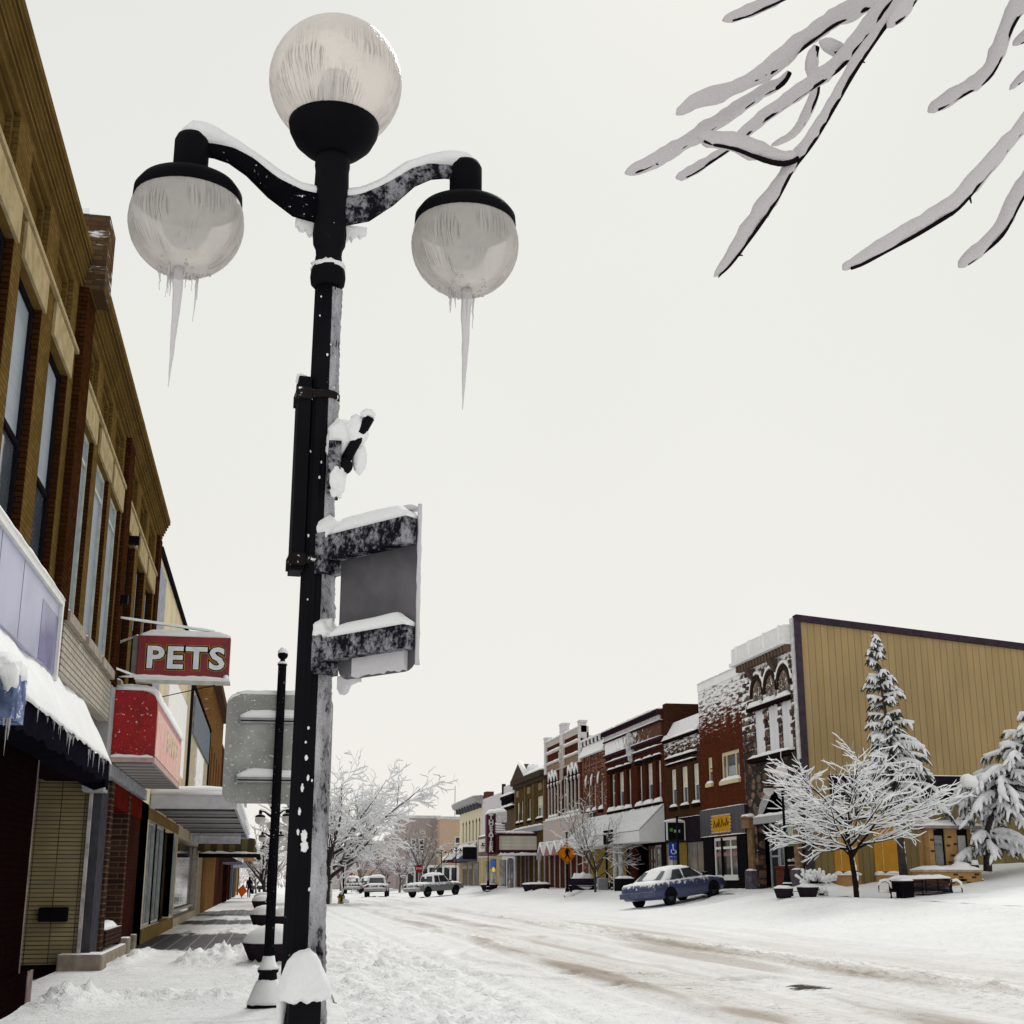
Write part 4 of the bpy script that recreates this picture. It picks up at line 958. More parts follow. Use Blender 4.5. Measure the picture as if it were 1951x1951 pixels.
fc = t.mix(t.ss(stn, .35, .65), (.80, .52, .44), (.62, .26, .20)); fc = t.mix(t.ss(t.noise(P_, 7, 5, .7), .56, .72), fc, (.86, .78, .72))
PINK = t.done(t.bsdf(fc, .45, None, .4))
m = MB(); m.box(-2.083, 25.06, 3.68, -2.072, 32.2, 4.52); fce = m.build('street_face', PINK, rb)
GHO = M_simple('faded ochre blocks', (.66, .46, .30), .5, var=.4, nsc=9); GHG = M_simple('faded green blocks', (.50, .46, .40), .5, var=.5, nsc=9)
for i, (y, z0, z1) in enumerate(((27.6, 4.0, 4.42), (28.3, 4.0, 4.42), (29.0, 4.02, 4.40), (29.7, 4.02, 4.40), (30.4, 4.03, 4.38))):
    m = MB(); m.box(-2.072, y, z0, -2.068, y + .42, z1); m.build('faded_block', GHO if i % 2 else GHG, fce)
m = MB(); m.box(-2.86, 25.02, 3.55, -2.12, 32.2, 3.615); m.build('underside', M_ribs('corrugated soffit', (.38, .36, .35), .75, .12, .45, 'y', bump=.4), rb)
m = MB(); m.box(-2.90, 24.98, 3.56, -2.07, 25.02, 3.64); m.box(-2.115, 25.02, 3.55, -2.07, 32.25, 3.66); m.build('edge_trim', M_simple('pinkish trim', (.48, .36, .34), .5), rb)
m = MB(); vs = []; n = 40
top = [(-2.88, 4.86), (-2.6, 4.86), (-2.34, 4.855), (-2.22, 4.82), (-2.14, 4.76), (-2.09, 4.66)]
for i in range(n + 1):
    y = 24.97 + 7.3 * i / n
    for j, (x, z) in enumerate(top):
        th = (.10, .13, .13, .11, .085, .03)[j] * (1 + .3 * mnoise.noise(Vector((y * 2.0, x * 3, 0)))) * (.7 if i in (0, n) else 1)
        vs.append((x + (0, 0, .03, .05, .06, .03)[j], y, z + th))
    for (x, z) in reversed(top): vs.append((x, y, z - .003))
M_ = 12; fs_ = [(i*M_ + k, i*M_ + (k+1) % M_, (i+1)*M_ + (k+1) % M_, (i+1)*M_ + k) for i in range(n) for k in range(M_)]
fs_ += [tuple(range(M_)), tuple(n*M_ + k for k in range(M_ - 1, -1, -1))]; m.add(vs, fs_, True)
m.loaf((-2.88, 24.965, 3.64), (-2.1, 24.965, 3.64), .06, .06, 14, 6, .5, 3); fix_normals(m.build('snow', SNOW, rb))
pt = thing('pets_sign', 'red projecting sign reading PETS in white letters, hung on snowy rods', 'shop sign', (-2.9, 25.0, 5.0))
px0, px1, pz0, pz1 = -2.50, -.84, 5.085, 5.855
m = MB(); m.box(px0, 24.9, pz0, px1, 25.12, pz1); b_ = m.build('box', M_simple('dark red sign face', (.21, .008, .012), .35, var=.3, nsc=2.5, speck=(.70, 24), spec=.5), pt); bevel(b_, .012)
fr_ = M_simple('sign speckle', (.55, .36, .34), .7)
for off_, mt, y, sz in ((.046, M_simple('gold outline', (.42, .30, .05), .4), 24.897, .56), (.038, BLACKP, 24.8955, .56), (.017, M_simple('sign white', (.72, .74, .78), .5, var=.1), 24.893, .56)):
    tm = text_mb('PETS', .56, .0008, off_, 1.12, 1.13); tm.xf(T((px0 + px1) / 2 + .03, y, (pz0 + pz1) / 2 - .035) @ FRONT); tm.build('lettering', mt, b_)
m = MB(); m.loaf((px0 + .02, 25.01, pz1), (px1, 25.01, pz1), .26, .13, 24, 8, .25, 4); m.box(px0 - .02, 24.87, pz0 - .05, px1 + .02, 24.90, pz0 - .012); m.loaf((px0 - .3, 24.885, pz0 - .015), (px1, 24.885, pz0 - .015), .055, .05, 22, 6, .6, 7)
m.ball((px1 - .05, 24.9, pz0 + .03), .05, 10, 8); m.build('snow', SNOW, b_)
m = MB(); m.box(px0 - .1, 24.93, pz0 + .02, px0, 25.09, pz1); m.build('hinge_post', M_simple('dull steel', (.16, .15, .15), .5), pt)
m = MB(); m.box(px0, 24.86, pz0 - .09, px1 + .03, 25.14, pz0 - .05); m.build('base_bar', M_simple('pale bar', (.5, .49, .46), .5), pt)
for (a, b) in (((-2.9, 24.75, 6.13), (px1 - .3, 25.0, pz1 + .11)), ((-2.9, 24.7, 5.2), (px0, 24.95, pz0 - .0)), ((-2.9, 25.3, 5.75), (px0 - .03, 25.0, pz1 - .02)), ((-2.9, 27.5, 4.9), (px1 - .25, 25.05, pz0 - .1))):
    m = MB(); m.tube([a, b], .009, 6); r_ = m.build('rod', BLACKP, pt)
    if a[2] != 4.9:
        a = Vector(a); b = Vector(b); pts = [a.lerp(b, q / 14) + Vector((0, 0, .022)) for q in range(15)]
        m = MB(); m.tube(pts, [.026 + .014 * mnoise.noise(Vector((q * 1.3, a.z, 0))) for q in range(15)], 7); m.build('snow', SNOWF, r_)
# ------------------------------------------------------------------ the rest of the left row
def far_wall(F, name, label, u0, u1, z1, mat, cat='building', ops=(), trim=None, depth=.2, zb=-.2, back=6.0, snow=True, z1b=None):
    b = thing(name, label, cat, F.P(u0, 0, 0))
    m = MB(); F.wall(m, u0, u1, zb, z1, list(ops), depth, .5); 
    F.box(m, u0 + .02, u1 - .02, zb, z1 - .35, -back, -.5); m.build('wall', mat, b)
    if snow:
        m = MB(); F.loaf(m, u0, u1, z1, -.22, .5, .12, u0, n=20); m.build('snow', SNOW, b)
    return b
cb = far_wall(L, 'cream_building', 'cream stucco front with a dark coping just beyond the tan brick block', 32.4, 46.0, 9.2, M_simple('cream stucco', (.60, .51, .35), .8, var=.1, nsc=1), ops=[(34.7, 37.3, .4, 2.95), (37.3, 40.4, .38, 2.95), (40.4, 44.2, .05, 2.95), (44.2, 46.0 - .02, .42, 2.95)])
m = MB(); L.box(m, 32.4, 46, 9.2, 9.38, -.4, .07); m.build('coping', BLACKPAINT, cb)
m = MB(); L.box(m, 32.5, 34.6, 3.8, 9.0, .0, .02); m.build('grey_strip', M_simple('blue grey render', (.30, .32, .36), .7), cb)
m = MB(); L.box(m, 37.2, 45.4, 4.72, 7.1, .0, .08); m.build('sign_panel', M_simple('white sign panel', (.82, .82, .80), .5, var=.04), cb)
TANCLAD = M_simple('tan clad frame', (.20, .135, .05), .6, var=.2)
m = MB(); L.box(m, 34.4, 46, .02, .37, -.3, .03); L.box(m, 34.4, 46, 2.96, 3.24, -.3, .03); m.build('clad_band', TANCLAD, cb)
for (a, b) in ((34.75, 37.25), (37.35, 40.3), (44.3, 45.9)): window(L, cb, a, b, .4, 2.94, M_simple('silver shopfront', (.42, .45, .45), .3, metal=.3), M_glass('shop glass', (.07, .08, .09), .03, .1), d=.10, fw=.07, ubars=(.5,), name='shop_window')
m = MB(); L.box(m, 40.4, 44.2, .05, 2.95, -1.2, -.9); m.build('door_recess', BLACKPAINT, cb)
kn = thing('flat_canopy', 'long flat grey metal canopy over the sidewalk with a slab of snow on top', 'canopy', (XL, 45, 3.2))
m = MB(); m.box(-2.88, 34.5, 3.22, -.78, 34.56, 3.58); m.box(-.84, 34.56, 3.22, -.78, 59.7, 3.58); m.box(-2.88, 59.64, 3.22, -.84, 59.7, 3.58); m.build('fascia', M_simple('silver fascia', (.50, .50, .53), .45, var=.08, metal=.1), kn)
m = MB(); m.box(-2.9, 34.56, 3.30, -.84, 59.64, 3.54); m.build('deck', M_ribs('deck with painted rib shade', (.27, .26, .27), 2.1, .05, .45, 'y', bump=0), kn)  # deck is flat; the dark bands paint the shade between ribs
m = MB()
for k in range(6): y = 36.2 + k * 4.2; m.box(-2.9, y, 3.255, -.85, y + .12, 3.30)
split(m, 'joist', M_simple('deck joists', (.12, .115, .12), .6), kn)
m = MB(); vs = []; n = 60; K = 8
for i in range(n + 1):
    y = 34.47 + 25.2 * i / n
    for k in range(K + 1):
        q = k / K; x = -2.9 + 2.16 * q; e = min(1, min(q + .5, 1 - q + .12) * 5, min(i, n - i) * .7 + .45)
        vs.append((x, y, 3.58 + .22 * max(.1, e) * (1 + .18 * mnoise.noise(Vector((x * 1.5, y * .8, 2))))))
    vs.append((-.745, y, 3.565)); vs.append((-2.9, y, 3.565))
M_ = K + 3; fs_ = [(i*M_ + k, i*M_ + (k+1) % M_, (i+1)*M_ + (k+1) % M_, (i+1)*M_ + k) for i in range(n) for k in range(M_)] + [tuple(range(M_)), tuple(n*M_ + k for k in range(M_ - 1, -1, -1))]
m.add(vs, fs_, True)
pts = []
for i in range(40): pts.append((-.76, 47 + 12.6 * i / 39, 3.60 - .16 - .12 * mnoise.noise(Vector((i * .9, 0, 2)))))
m.tube(pts, [.045 + .03 * mnoise.noise(Vector((i * 1.7, 3, 0))) for i in range(40)], 7); fix_normals(m.build('snow', SNOW, kn))
c2 = thing('hanging_light_box', 'white box sign hanging across the sidewalk under the flat canopy', 'shop sign', (-1.9, 53, 3.0))
m = MB(); m.box(-2.8, 53, 2.86, -1.0, 53.25, 3.22); m.build('box', M_simple('milky panel', (.55, .56, .60), .5), c2); m = MB(); m.loaf((-2.8, 53.1, 3.1), (-1.0, 53.1, 3.1), .3, .06); m.build('snow', SNOW, c2)
for x in (-2.5, -1.3):
    m = MB(); m.tube([(x, 53.12, 3.2), (x, 53.12, 3.32)], .012, 6); m.build('hanger', BLACKP, c2)
tb2 = far_wall(L, 'tan_framed_building', 'low tan front edged in black with a blue grey sign band beyond the cream one', 46.05, 65, 8.3, M_simple('tan render', (.44, .38, .27), .8), ops=[(46.4, 60.5, .3, 2.9)], z1b=0)
m = MB(); L.box(m, 46.05, 65, 8.3, 8.42, -.4, .06); L.box(m, 48.2, 49.2, 3.4, 8.3, .0, .05); L.box(m, 64.2, 65, 3.4, 8.3, .0, .05); m.build('black_frame', BLACKPAINT, tb2)
m = MB(); L.box(m, 50.2, 63.8, 6.7, 8.1, .0, .06); m.build('sign_band', M_simple('blue grey band', (.17, .19, .22), .5), tb2)
m = MB(); L.box(m, 53.4, 59.0, 3.7, 6.5, .0, .07); m.build('white_panel', M_simple('white tall panel', (.80, .80, .79), .5), tb2)
m = MB(); L.pane(m, 46.4, 60.5, .3, 2.9, -.15); m.build('shop_window', GLASS, tb2)
m = MB(); L.box(m, 46.6, 46.75, .5, 2.85, -.12, -.02); L.box(m, 58.9, 59.05, .5, 2.85, -.12, -.02); L.box(m, 46.6, 59.0, .5, .58, -.12, -.02); m.build('pale_frame', M_simple('pale pink frame', (.42, .36, .35), .5), tb2)
sa = thing('striped_awning', 'black and gold striped awning with snow on its rolled valance beyond the flat canopy', 'awning', (XL, 62, 2.4))
m = MB(); m.prism([(-2.9, 60.1, 3.62), (-.5, 60.1, 3.25), (-.42, 60.1, 2.62), (-2.9, 60.1, 2.74)], (0, 7, 0)); fix_normals(m.build('canvas', M_ribs('striped canvas', (.13, .095, .03), .52, .12, .52, 'u', rough=.8, bump=0), sa))
m = MB(); m.tube([(-2.85, 60.0, 2.56), (-.45, 60.0, 2.56), (-.36, 60.1, 2.56), (-.36, 66.8, 2.56)], .11, 10); m.build('valance', BLACKPAINT, sa)
m = MB(); m.loaf((-2.8, 60.0, 2.63), (-.4, 60.0, 2.63), .2, .08, 20, 6, .9, 3); m.loaf((-.43, 60.0, 2.9), (-.43, 67, 2.9), .14, .34, 16, 6, .4, 3); m.build('snow', SNOW, sa)
bb = far_wall(L, 'brick_building', 'tall orange brown brick building rising above the tan framed front', 65.05, 82, 11.0, M_brick('orange brown brick', (.23, .115, .04), (.16, .075, .025), (.1, .07, .04), patch=(.62, .7)), ops=[(67, 68.6, 5.2, 7.9), (70.5, 72.1, 5.2, 7.9), (74, 75.6, 5.2, 7.9), (77.5, 79.1, 5.2, 7.9)])
for a in (67, 70.5, 74, 77.5): window(L, bb, a, a + 1.6, 5.2, 7.9, WHITE, GLASS, bars=(.5,), sill=SILL_T, snow=True)
m = MB(); L.box(m, 65.05, 82, 10.6, 11.0, -.4, .35); m.build('cornice', M_simple('dark cornice', (.10, .06, .04), .7, snow=.5), bb)
m = MB(); L.box(m, 65.4, 80, 3.0, 4.3, .0, .5); m.build('sign_board', M_simple('dark board', (.03, .02, .02), .6, snow=.5), bb)
db = far_wall(L, 'dark_brick_building', 'dark red brick building lower than the orange brown one beside it', 82.1, 97, 9.4, M_brick('dark red far brick', (.09, .03, .022), (.06, .02, .016), (.05, .03, .02)), ops=[(84, 86, 5, 7.6), (88, 90, 5, 7.6), (92, 94, 5, 7.6)])
for a in (84, 88, 92): window(L, db, a, a + 2, 5, 7.6, WHITE, GLASS, bars=(.5,), sill=SILL_T, snow=True)
s_ = thing('hanging_sign', 'small white square shop sign projecting over the far sidewalk on the left', 'shop sign', (-2.9, 96, 6.5)); m = MB(); m.box(-2.85, 95.9, 6.4, -1.5, 96, 7.9); m.build('panel', WHITE, s_)
far_left = [(97.2, 112, 7.6, (.085, .035, .02), 'rust coloured shop beyond the dark red brick building'), (112.2, 128, 8.2, (.30, .31, .36), 'grey blue shop past the rust coloured one'), (128.2, 150, 7.0, (.50, .35, .18), 'apricot shop near the far end of the left row')]
for i, (a, b, z, c, lb) in enumerate(far_left):
    o = far_wall(L, 'shop', lb, a, b, z, M_simple('shop front %d' % i, c, .8), ops=[(a + 1, a + 4, .4, 2.8), (a + 5, a + 6.2, .1, 2.8), (a + 7.5, b - 1, .4, 2.8)], zb=-.1)
    for q in ((a + 1, a + 4, .4, 2.8), (a + 5, a + 6.2, .1, 2.8), (a + 7.5, b - 1, .4, 2.8)):
        m = MB(); L.pane(m, *q, -.15); m.build('shop_window', GLASS, o)
    m = MB()
    for q in (a + .4, a + 4.4, a + 6.8, b - .6): L.box(m, q, q + .3, 0, 3.0, .0, .15)
    split(m, 'pilaster', M_simple('pier tone %d' % i, tuple(x * .35 for x in c), .8), o)
for (y, z0, z1, xo, c, lb) in ((88, 2.7, 3.3, -1.9, (.05, .03, .03), 'dark dome awning with snow on the far sidewalk'), (101, 2.9, 4.1, -.75, (.55, .30, .17), 'orange sloping awning with a snowy ridge far down the left sidewalk'), (120, 2.6, 3.5, -.7, (.40, .42, .46), 'grey sloping awning behind the orange one'), (95, 2.6, 3.3, -1.6, (.2, .2, .26), 'small grey blue awning in front of the orange one')):
    o = thing('sloping_awning', lb, 'awning', (XL, y, z0))
    m = MB(); m.prism([(-2.9, y, z1), (xo, y, z0 + .12), (xo, y, z0), (-2.9, y, z0)], (0, 5, 0)); fix_normals(m.build('canvas', M_simple('awning cloth', c, .7), o))
    m = MB(); a = Vector((-2.9, y - .02, z1)); b = Vector((xo - .02, y - .02, z0 + .12)); m.hexa([a, b, b + Vector((0, 5, 0)), a + Vector((0, 5, 0))] + [q + Vector((.04, 0, .22)) for q in (a, b, b + Vector((0, 5, 0)), a + Vector((0, 5, 0)))]); fix_normals(m.build('snow', SNOW, o))
# ------------------------------------------------------------------ the row across the street
KR = 1.075; XR = 20 * KR
Rf = Fac(lambda u, v, w: (XR - w, u * KR, 1.5 + (v - 1.5) * KR), flip=True)
def rbuild(name, label, u0, u1, z1, mat, ops=(), zb=-.5, depth=.22, back=9.0, backmat=None, thick=.5, roofdrop=.5):
    b = thing(name, label, 'building', Rf.P(u0, 1.0, 0))
    m = MB(); Rf.wall(m, u0, u1, zb, z1, list(ops), depth, thick); m.build('wall', mat, b)
    m = MB(); Rf.box(m, u0 + .02, u1 - .02, 3.95, z1 - roofdrop, -back, -thick); Rf.box(m, u0 + .02, u1 - .02, zb, 3.95, -back, -2.6); m.build('roof', backmat or M_simple('side wall', (.16, .12, .10), .85, snow=.6), b)
    return b
def rwin(b, u0, u1, v0, v1, frame, glass, **kw): return window(Rf, b, u0, u1, v0, v1, frame, glass, **kw)
def snowline(b, u0, u1, v, w, width, h, seed=0.0, n=None, nz=.3):
    m = MB(); Rf.loaf(m, u0, u1, v, w, width, h, seed, nz, n); m.build('snow', SNOW, b)
CREAMSH = M_simple('cream shade', (.62, .58, .46), .7)
WGREY = M_simple('window grey', (.12, .12, .14), .4, var=.3, nsc=2)
WHITEW = M_simple('sash white', (.70, .70, .68), .5, var=.06)
# --- stone building at the corner
def M_stone():
    t = NT('rough stone'); uv, u, v = uv_wall(t)
    vo = t.n('ShaderNodeTexVoronoi'); t.put(vo.inputs['Vector'], t.comb(t.math('MULTIPLY', u, 1.6), t.math('MULTIPLY', v, 2.7), 0.0)); vo.inputs['Scale'].default_value = 1.0; vo.inputs['Randomness'].default_value = .75
    cell = t.sep(vo.outputs['Color'])[0]; d = vo.outputs['Distance']
    c = t.mix(cell, (.10, .045, .028), (.26, .16, .10)); c = t.mix(t.ss(t.noise(t.obj(), 3, 5, .7), .4, .7), c, (.07, .055, .05))
    c = t.mix(t.ss(d, .38, .55), c, (.02, .015, .013))
    sn = t.noise(t.comb(t.math('MULTIPLY', u, 2.0), t.math('MULTIPLY', v, 3.4), 0.0), 1.0, 6, .75)
    sv = t.math('ADD', sn, t.ss(v, 5.0, 9.5, -.10, .15))
    fr = t.math('FRACT', t.math('MULTIPLY', v, 2.7))
    sv = t.math('ADD', sv, t.math('MULTIPLY', t.math('SUBTRACT', fr, .5), .22))
    mk = t.ss(sv, .56, .63)
    c = t.mix(mk, c, SNOW_C)
    h = t.math('ADD', t.math('SUBTRACT', 1, d), t.math('MULTIPLY', mk, .4))
    return t.done(t.bsdf(c, .9, t.bump(h, 1.0, .08), .2))
STONE = M_stone()
sb = rbuild('stone_building', 'narrow rough stone front with three boarded round arched windows at the street corner', 48.95, 54.95, 10.6, STONE,
            [(52.3, 53.4, 6.4, 8.36), (50.75, 51.85, 6.4, 8.36), (49.3, 50.4, 6.4, 8.36), (49.15, 53.75, -.5, 3.75)], depth=.35, zb=-.5)
BOARD = M_ribs('white board', (.74, .745, .78), .16, .86, .1, 'u', bump=.3, rough=.7, var=.05)
m = MB(); Rf.box(m, 48.9, 55.05, 10.62, 11.25, -.6, .34); Rf.box(m, 48.85, 55.1, 10.5, 10.64, -.5, .46); cr = m.build('cornice', M_simple('cornice under packed snow', (.80, .80, .81), .85, var=.05), sb)
m = MB()
for u in (49.2, 50.9, 52.6, 54.2): Rf.box(m, u, u + .22, 10.66, 11.3, .3, .40)
Rf.loaf(m, 48.9, 55.0, 11.25, -.1, .9, .12, 3); m.build('snow', SNOW, cr)
m = MB()
for k in range(17): Rf.box(m, 49.0 + k * .35, 49.17 + k * .35, 10.22, 10.5, .0, .26)
split(m, 'dentil', M_simple('stone dentil', (.15, .10, .08), .9, snow=(.35, .2, 9, .5)), sb)
for i, (a, b) in enumerate(((52.3, 53.4), (50.75, 51.85), (49.3, 50.4))):
    c = (a + b) / 2
    m = MB(); Rf.pane(m, a, b, 6.4, 8.36, -.05); w_ = m.build('boarded_window', BOARD, sb)
    m = MB(); Rf.pane(m, a + .2, b - .2, 8.5, 8.85, .012); m.build('fanlight', M_simple('pale fanlight', (.66, .67, .70), .4), w_)
    ring = MB(); n = 14
    for ra, rb2, w0, mt in ((.78, .60, .10, 0),):
        for k in range(n):
            a0 = PI * k / n; a1 = PI * (k + 1) / n
            q = [Rf.P(c + math.cos(t_) * r_, 8.95 + math.sin(t_) * r_ * 1.15, w1) for w1 in (-.05, w0) for (t_, r_) in ((a0, rb2), (a1, rb2), (a1, ra), (a0, ra))]
            ring.hexa(q)
    fix_normals(ring.build('arch', M_simple('dark voussoir', (.035, .022, .018), .9), sb))
    tym = MB(); pts = [Rf.P(c - .58, 8.72, .03)] + [Rf.P(c - .58 * math.cos(PI * k / 12), 8.95 + .66 * math.sin(PI * k / 12), .03) for k in range(13)] + [Rf.P(c + .58, 8.72, .03)]
    tym.add(pts, [tuple(range(len(pts)))]); ty = fix_normals(tym.build('tympanum', M_simple('carved tympanum', (.13, .10, .08), .9, bump=1.0, bsc=14, var=.7, nsc=9, speck=(.56, 7)), sb))
    m = MB(); P0 = [Rf.P(c - .86 * math.cos(PI * k / 14), 8.97 + .86 * 1.15 * math.sin(PI * k / 14), .02) for k in range(1, 14)]
    m.tube(P0, [.085 + .05 * mnoise.noise(Vector((k * 1.1, i, 0))) for k in range(13)], 7); m.build('snow', SNOW, sb)
m = MB(); Rf.box(m, 49.1, 53.9, 8.38, 8.52, -.1, .2); tr_ = m.build('transom_ledge', DARK, sb)
m = MB()
for a, b in ((52.25, 53.75), (50.7, 52.0), (49.25, 50.5)): Rf.loaf(m, a, b, 8.52, .05, .34, .26, a)
m.build('snow', SNOW, tr_)
m = MB(); Rf.box(m, 49.1, 53.75, 6.22, 6.4, -.1, .3); sl_ = m.build('sill', DARK, sb)
m = MB(); Rf.loaf(m, 49.15, 53.7, 6.4, .1, .42, .17, 3, n=30); m.build('snow', SNOW, sl_)
m = MB()
rnd = random.Random(4)
for k in range(48):
    u = rnd.choice((rnd.uniform(53.5, 54.9), rnd.uniform(48.95, 49.25), rnd.uniform(49, 54.9), rnd.choice((50.55, 52.05)))); v = rnd.uniform(6.0, 10.2)
    if 49.2 < u < 53.5 and v < 9.9 and not (abs(u - 50.55) < .1 or abs(u - 52.05) < .1): continue
    Rf.box(m, u - .12, u + .14, v, v + .14, -.02, rnd.uniform(.05, .11))
split(m, 'projecting_stone', M_simple('knob stone', (.08, .05, .042), .9, snow=(.3, .25, 7, .5)), sb)
m = MB()                                         # gargoyle like brackets under the cornice
for u in (50.4, 53.0): m.add([Rf.P(u, 10.15, .4), Rf.P(u + .5, 10.15, .4), Rf.P(u + .5, 10.15, 0), Rf.P(u, 10.15, 0), Rf.P(u + .25, 9.5, .03)], [(0,1,2,3), (0,4,1), (1,4,2), (2,4,3), (3,4,0)])
split(m, 'corbel', M_simple('corbel', (.09, .065, .055), .9, snow=.5), sb)
# shopfront under a round arch
m = MB(); n = 18; pts = [Rf.P(49.5, 3.75, .06)] + [Rf.P(51.45 + 1.95 * math.cos(PI * k / n), 4.0 + 1.05 * math.sin(PI * k / n), .06) for k in range(n + 1)] + [Rf.P(53.4, 3.75, .06)]
m.add(pts, [tuple(range(len(pts)))]); fix_normals(m.build('lunette', M_simple('pale grey lunette', (.36, .35, .36), .7), sb))
m = MB(); Rf.box(m, 49.2, 53.75, 3.75, 4.02, -.3, .16); lt = m.build('lintel', GREYP, sb); snowline(lt, 49.2, 53.8, 4.02, .0, .3, .14, 2)
m = MB(); Rf.loaf(m, 53.9, 54.95, 4.02, .1, .55, .22, 6); Rf.box(m, 54.0, 54.85, 3.62, 4.02, -.1, .28); m.build('capital', M_simple('sandstone capital', (.22, .14, .08), .85, snow=.5), sb)
COLM = M_simple('brown sandstone column', (.20, .125, .07), .85, var=.3)
for (u0, u1) in ((54.05, 54.7), (49.0, 49.6)):
    m = MB(); Rf.box(m, u0 + .05, u1 - .05, 1.95, 3.75, -.2, .12); m.build('column', COLM, sb)
    m = MB(); Rf.box(m, u0 - .1, u1 + .1, .6, 1.9, -.2, .26); p_ = m.build('pedestal', M_simple('dark granite pedestal', (.09, .075, .10), .6, speck=(.62, 10)), sb); snowline(p_, u0 - .05, u1 + .05, 1.9, .1, .3, .08, u0)
ALU = M_simple('grey aluminium frame', (.40, .41, .42), .4, var=.1)
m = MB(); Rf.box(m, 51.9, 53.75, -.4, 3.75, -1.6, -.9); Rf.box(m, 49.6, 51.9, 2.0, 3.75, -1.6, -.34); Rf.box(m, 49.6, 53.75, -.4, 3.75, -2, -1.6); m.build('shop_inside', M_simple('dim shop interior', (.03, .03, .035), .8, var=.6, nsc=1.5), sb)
rwin(sb, 51.95, 53.72, .55, 3.74, ALU, GLASS, d=.6, fw=.09, bars=(.60,), ubars=(.48,), name='door_frame')
rwin(sb, 49.62, 51.85, 2.02, 3.74, ALU, GLASS, d=.26, fw=.07, ubars=(.78,), name='shop_window')
m = MB(); Rf.box(m, 49.6, 51.9, .3, 2.0, -.4, -.02); Rf.box(m, 49.6, 51.9, 1.98, 2.06, -.3, .06); m.build('stall_riser', M_brick('dark red riser', (.15, .04, .02), (.10, .03, .018), (.08, .05, .04), bw=.4, bh=.1, ms=.012), sb)
m = MB(); Rf.box(m, 50.4, 50.95, .6, 1.55, -.05, .0); Rf.box(m, 50.32, 50.4, .55, 1.62, -.03, .02); Rf.box(m, 50.95, 51.03, .55, 1.62, -.03, .02); Rf.box(m, 50.4, 50.95, 1.55, 1.62, -.03, .02); m.build('basement_window', WGREY, sb)
bn = thing('green_banner', 'lime green window banner with white script in the stone building shopfront', 'banner', Rf.P(50.8, 2.9, -.2))
m = MB(); Rf.box(m, 49.9, 50.85, 2.85, 3.68, -.23, -.215); pb = m.build('panel', M_simple('lime green', (.075, .30, .012), .5, var=.1), bn)
m = MB()
def stroke(m, pts, r=.03, w=-.205): m.tube([Rf.P(u, v, w) for u, v in pts], r, 5)
stroke(m, [(50.8, 3.55), (50.74, 3.3), (50.66, 3.1), (50.6, 3.35), (50.55, 3.62), (50.5, 3.3), (50.42, 3.2), (50.36, 3.5), (50.45, 3.6)]); stroke(m, [(50.3, 3.6), (50.3, 3.25), (50.2, 3.2)])
m.build('script', WHITE, pb)
bp = thing('chamber_poster', 'dark window poster lettered Chamber of Commerce under the green banner', 'poster', Rf.P(50.8, 2.3, -.2))
m = MB(); Rf.box(m, 49.75, 51.2, 2.12, 2.8, -.24, -.222); pb = m.build('panel', BLACKPAINT, bp)
tm = text_mb('Chamber of Commerce', .17, .002, .004, .95); tm.xf(T(*Rf.P(50.5, 2.28, -.21)) @ face_nx()); tm.build('lettering', WHITE, pb)
# --- big yellow metal side wall
YW = 48.62 * KR
Yf = Fac(lambda u, v, w: (u * KR, YW - w, 1.5 + (v - 1.5) * KR))
SID = M_ribs('ochre metal siding', (.375, .262, .115), .30, .50, .10, 'u', rough=.55, bump=.7)
yw = thing('yellow_building', 'large ochre sided building wall with a dark eave and dark band facing the little park', 'building', (21.5, YW, 1.2))
def ytop(u): return 11.52 - (u - 20.1) * .0885
m = MB(); us = frange(20.12, 44, 25)
for a, b in zip(us, us[1:]):
    q = [Yf.P(a, 4.46, 0), Yf.P(b, 4.46, 0), Yf.P(b, ytop(b), 0), Yf.P(a, ytop(a), 0)]; m.add(q, [(0,1,2,3)])
m.build('wall', SID, yw)
m = MB(); Yf.quadw(m, 20.12, 44, -.2, 4.46, .0); m.build('lower_wall', M_ribs('olive brown lower siding', (.20, .145, .05), .30, .45, .10, 'u', rough=.6, bump=.7, var=.2), yw)
m = MB(); a, b = 20.1, 44; h = [Yf.P(u, ytop(u) + dv, w_) for dv in (-.16, .10) for (u, w_) in ((a, -.3), (b, -.3), (b, .12), (a, .12))]; m.hexa(h); fix_normals(m.build('eave', M_simple('purple brown trim', (.045, .032, .045), .5), yw))
m = MB(); Yf.box(m, 20.02, 20.28, -.3, 11.5, -.12, .09); m.build('corner_trim', M_simple('corner trim', (.055, .042, .055), .5), yw)
m = MB(); Yf.box(m, 19.96, 20.02, 6, 11.5, -.3, .0); m.build('pale_edge', M_simple('pale flashing', (.58, .58, .58), .5), yw)
m = MB(); m.box(25.2, YW + .1, -.5, 47, YW + 7, 10.2); m.build('roof', M_simple('roof mass', (.2, .15, .1), .9, snow=.6), yw)
m = MB(); Yf.box(m, 21.1, 44, 4.47, 5.42, .0, .10); bd = m.build('dark_band', M_simple('dark band', (.018, .012, .022), .6), yw)
m = MB(); Yf.loaf(m, 21.1, 44, 5.42, .05, .12, .04, 3, n=80); Yf.loaf(m, 21.1, 44, 4.45, .06, .10, .04, 5, n=80); m.build('snow', SNOW, bd)
ORG = M_simple('amber panel', (.50, .245, .035), .6, var=.12, nsc=1.2)
BUFF = M_brick('buff brick', (.48, .26, .085), (.40, .20, .06), (.36, .27, .17), bw=.28, bh=.10, ms=.012, bias=-.3)
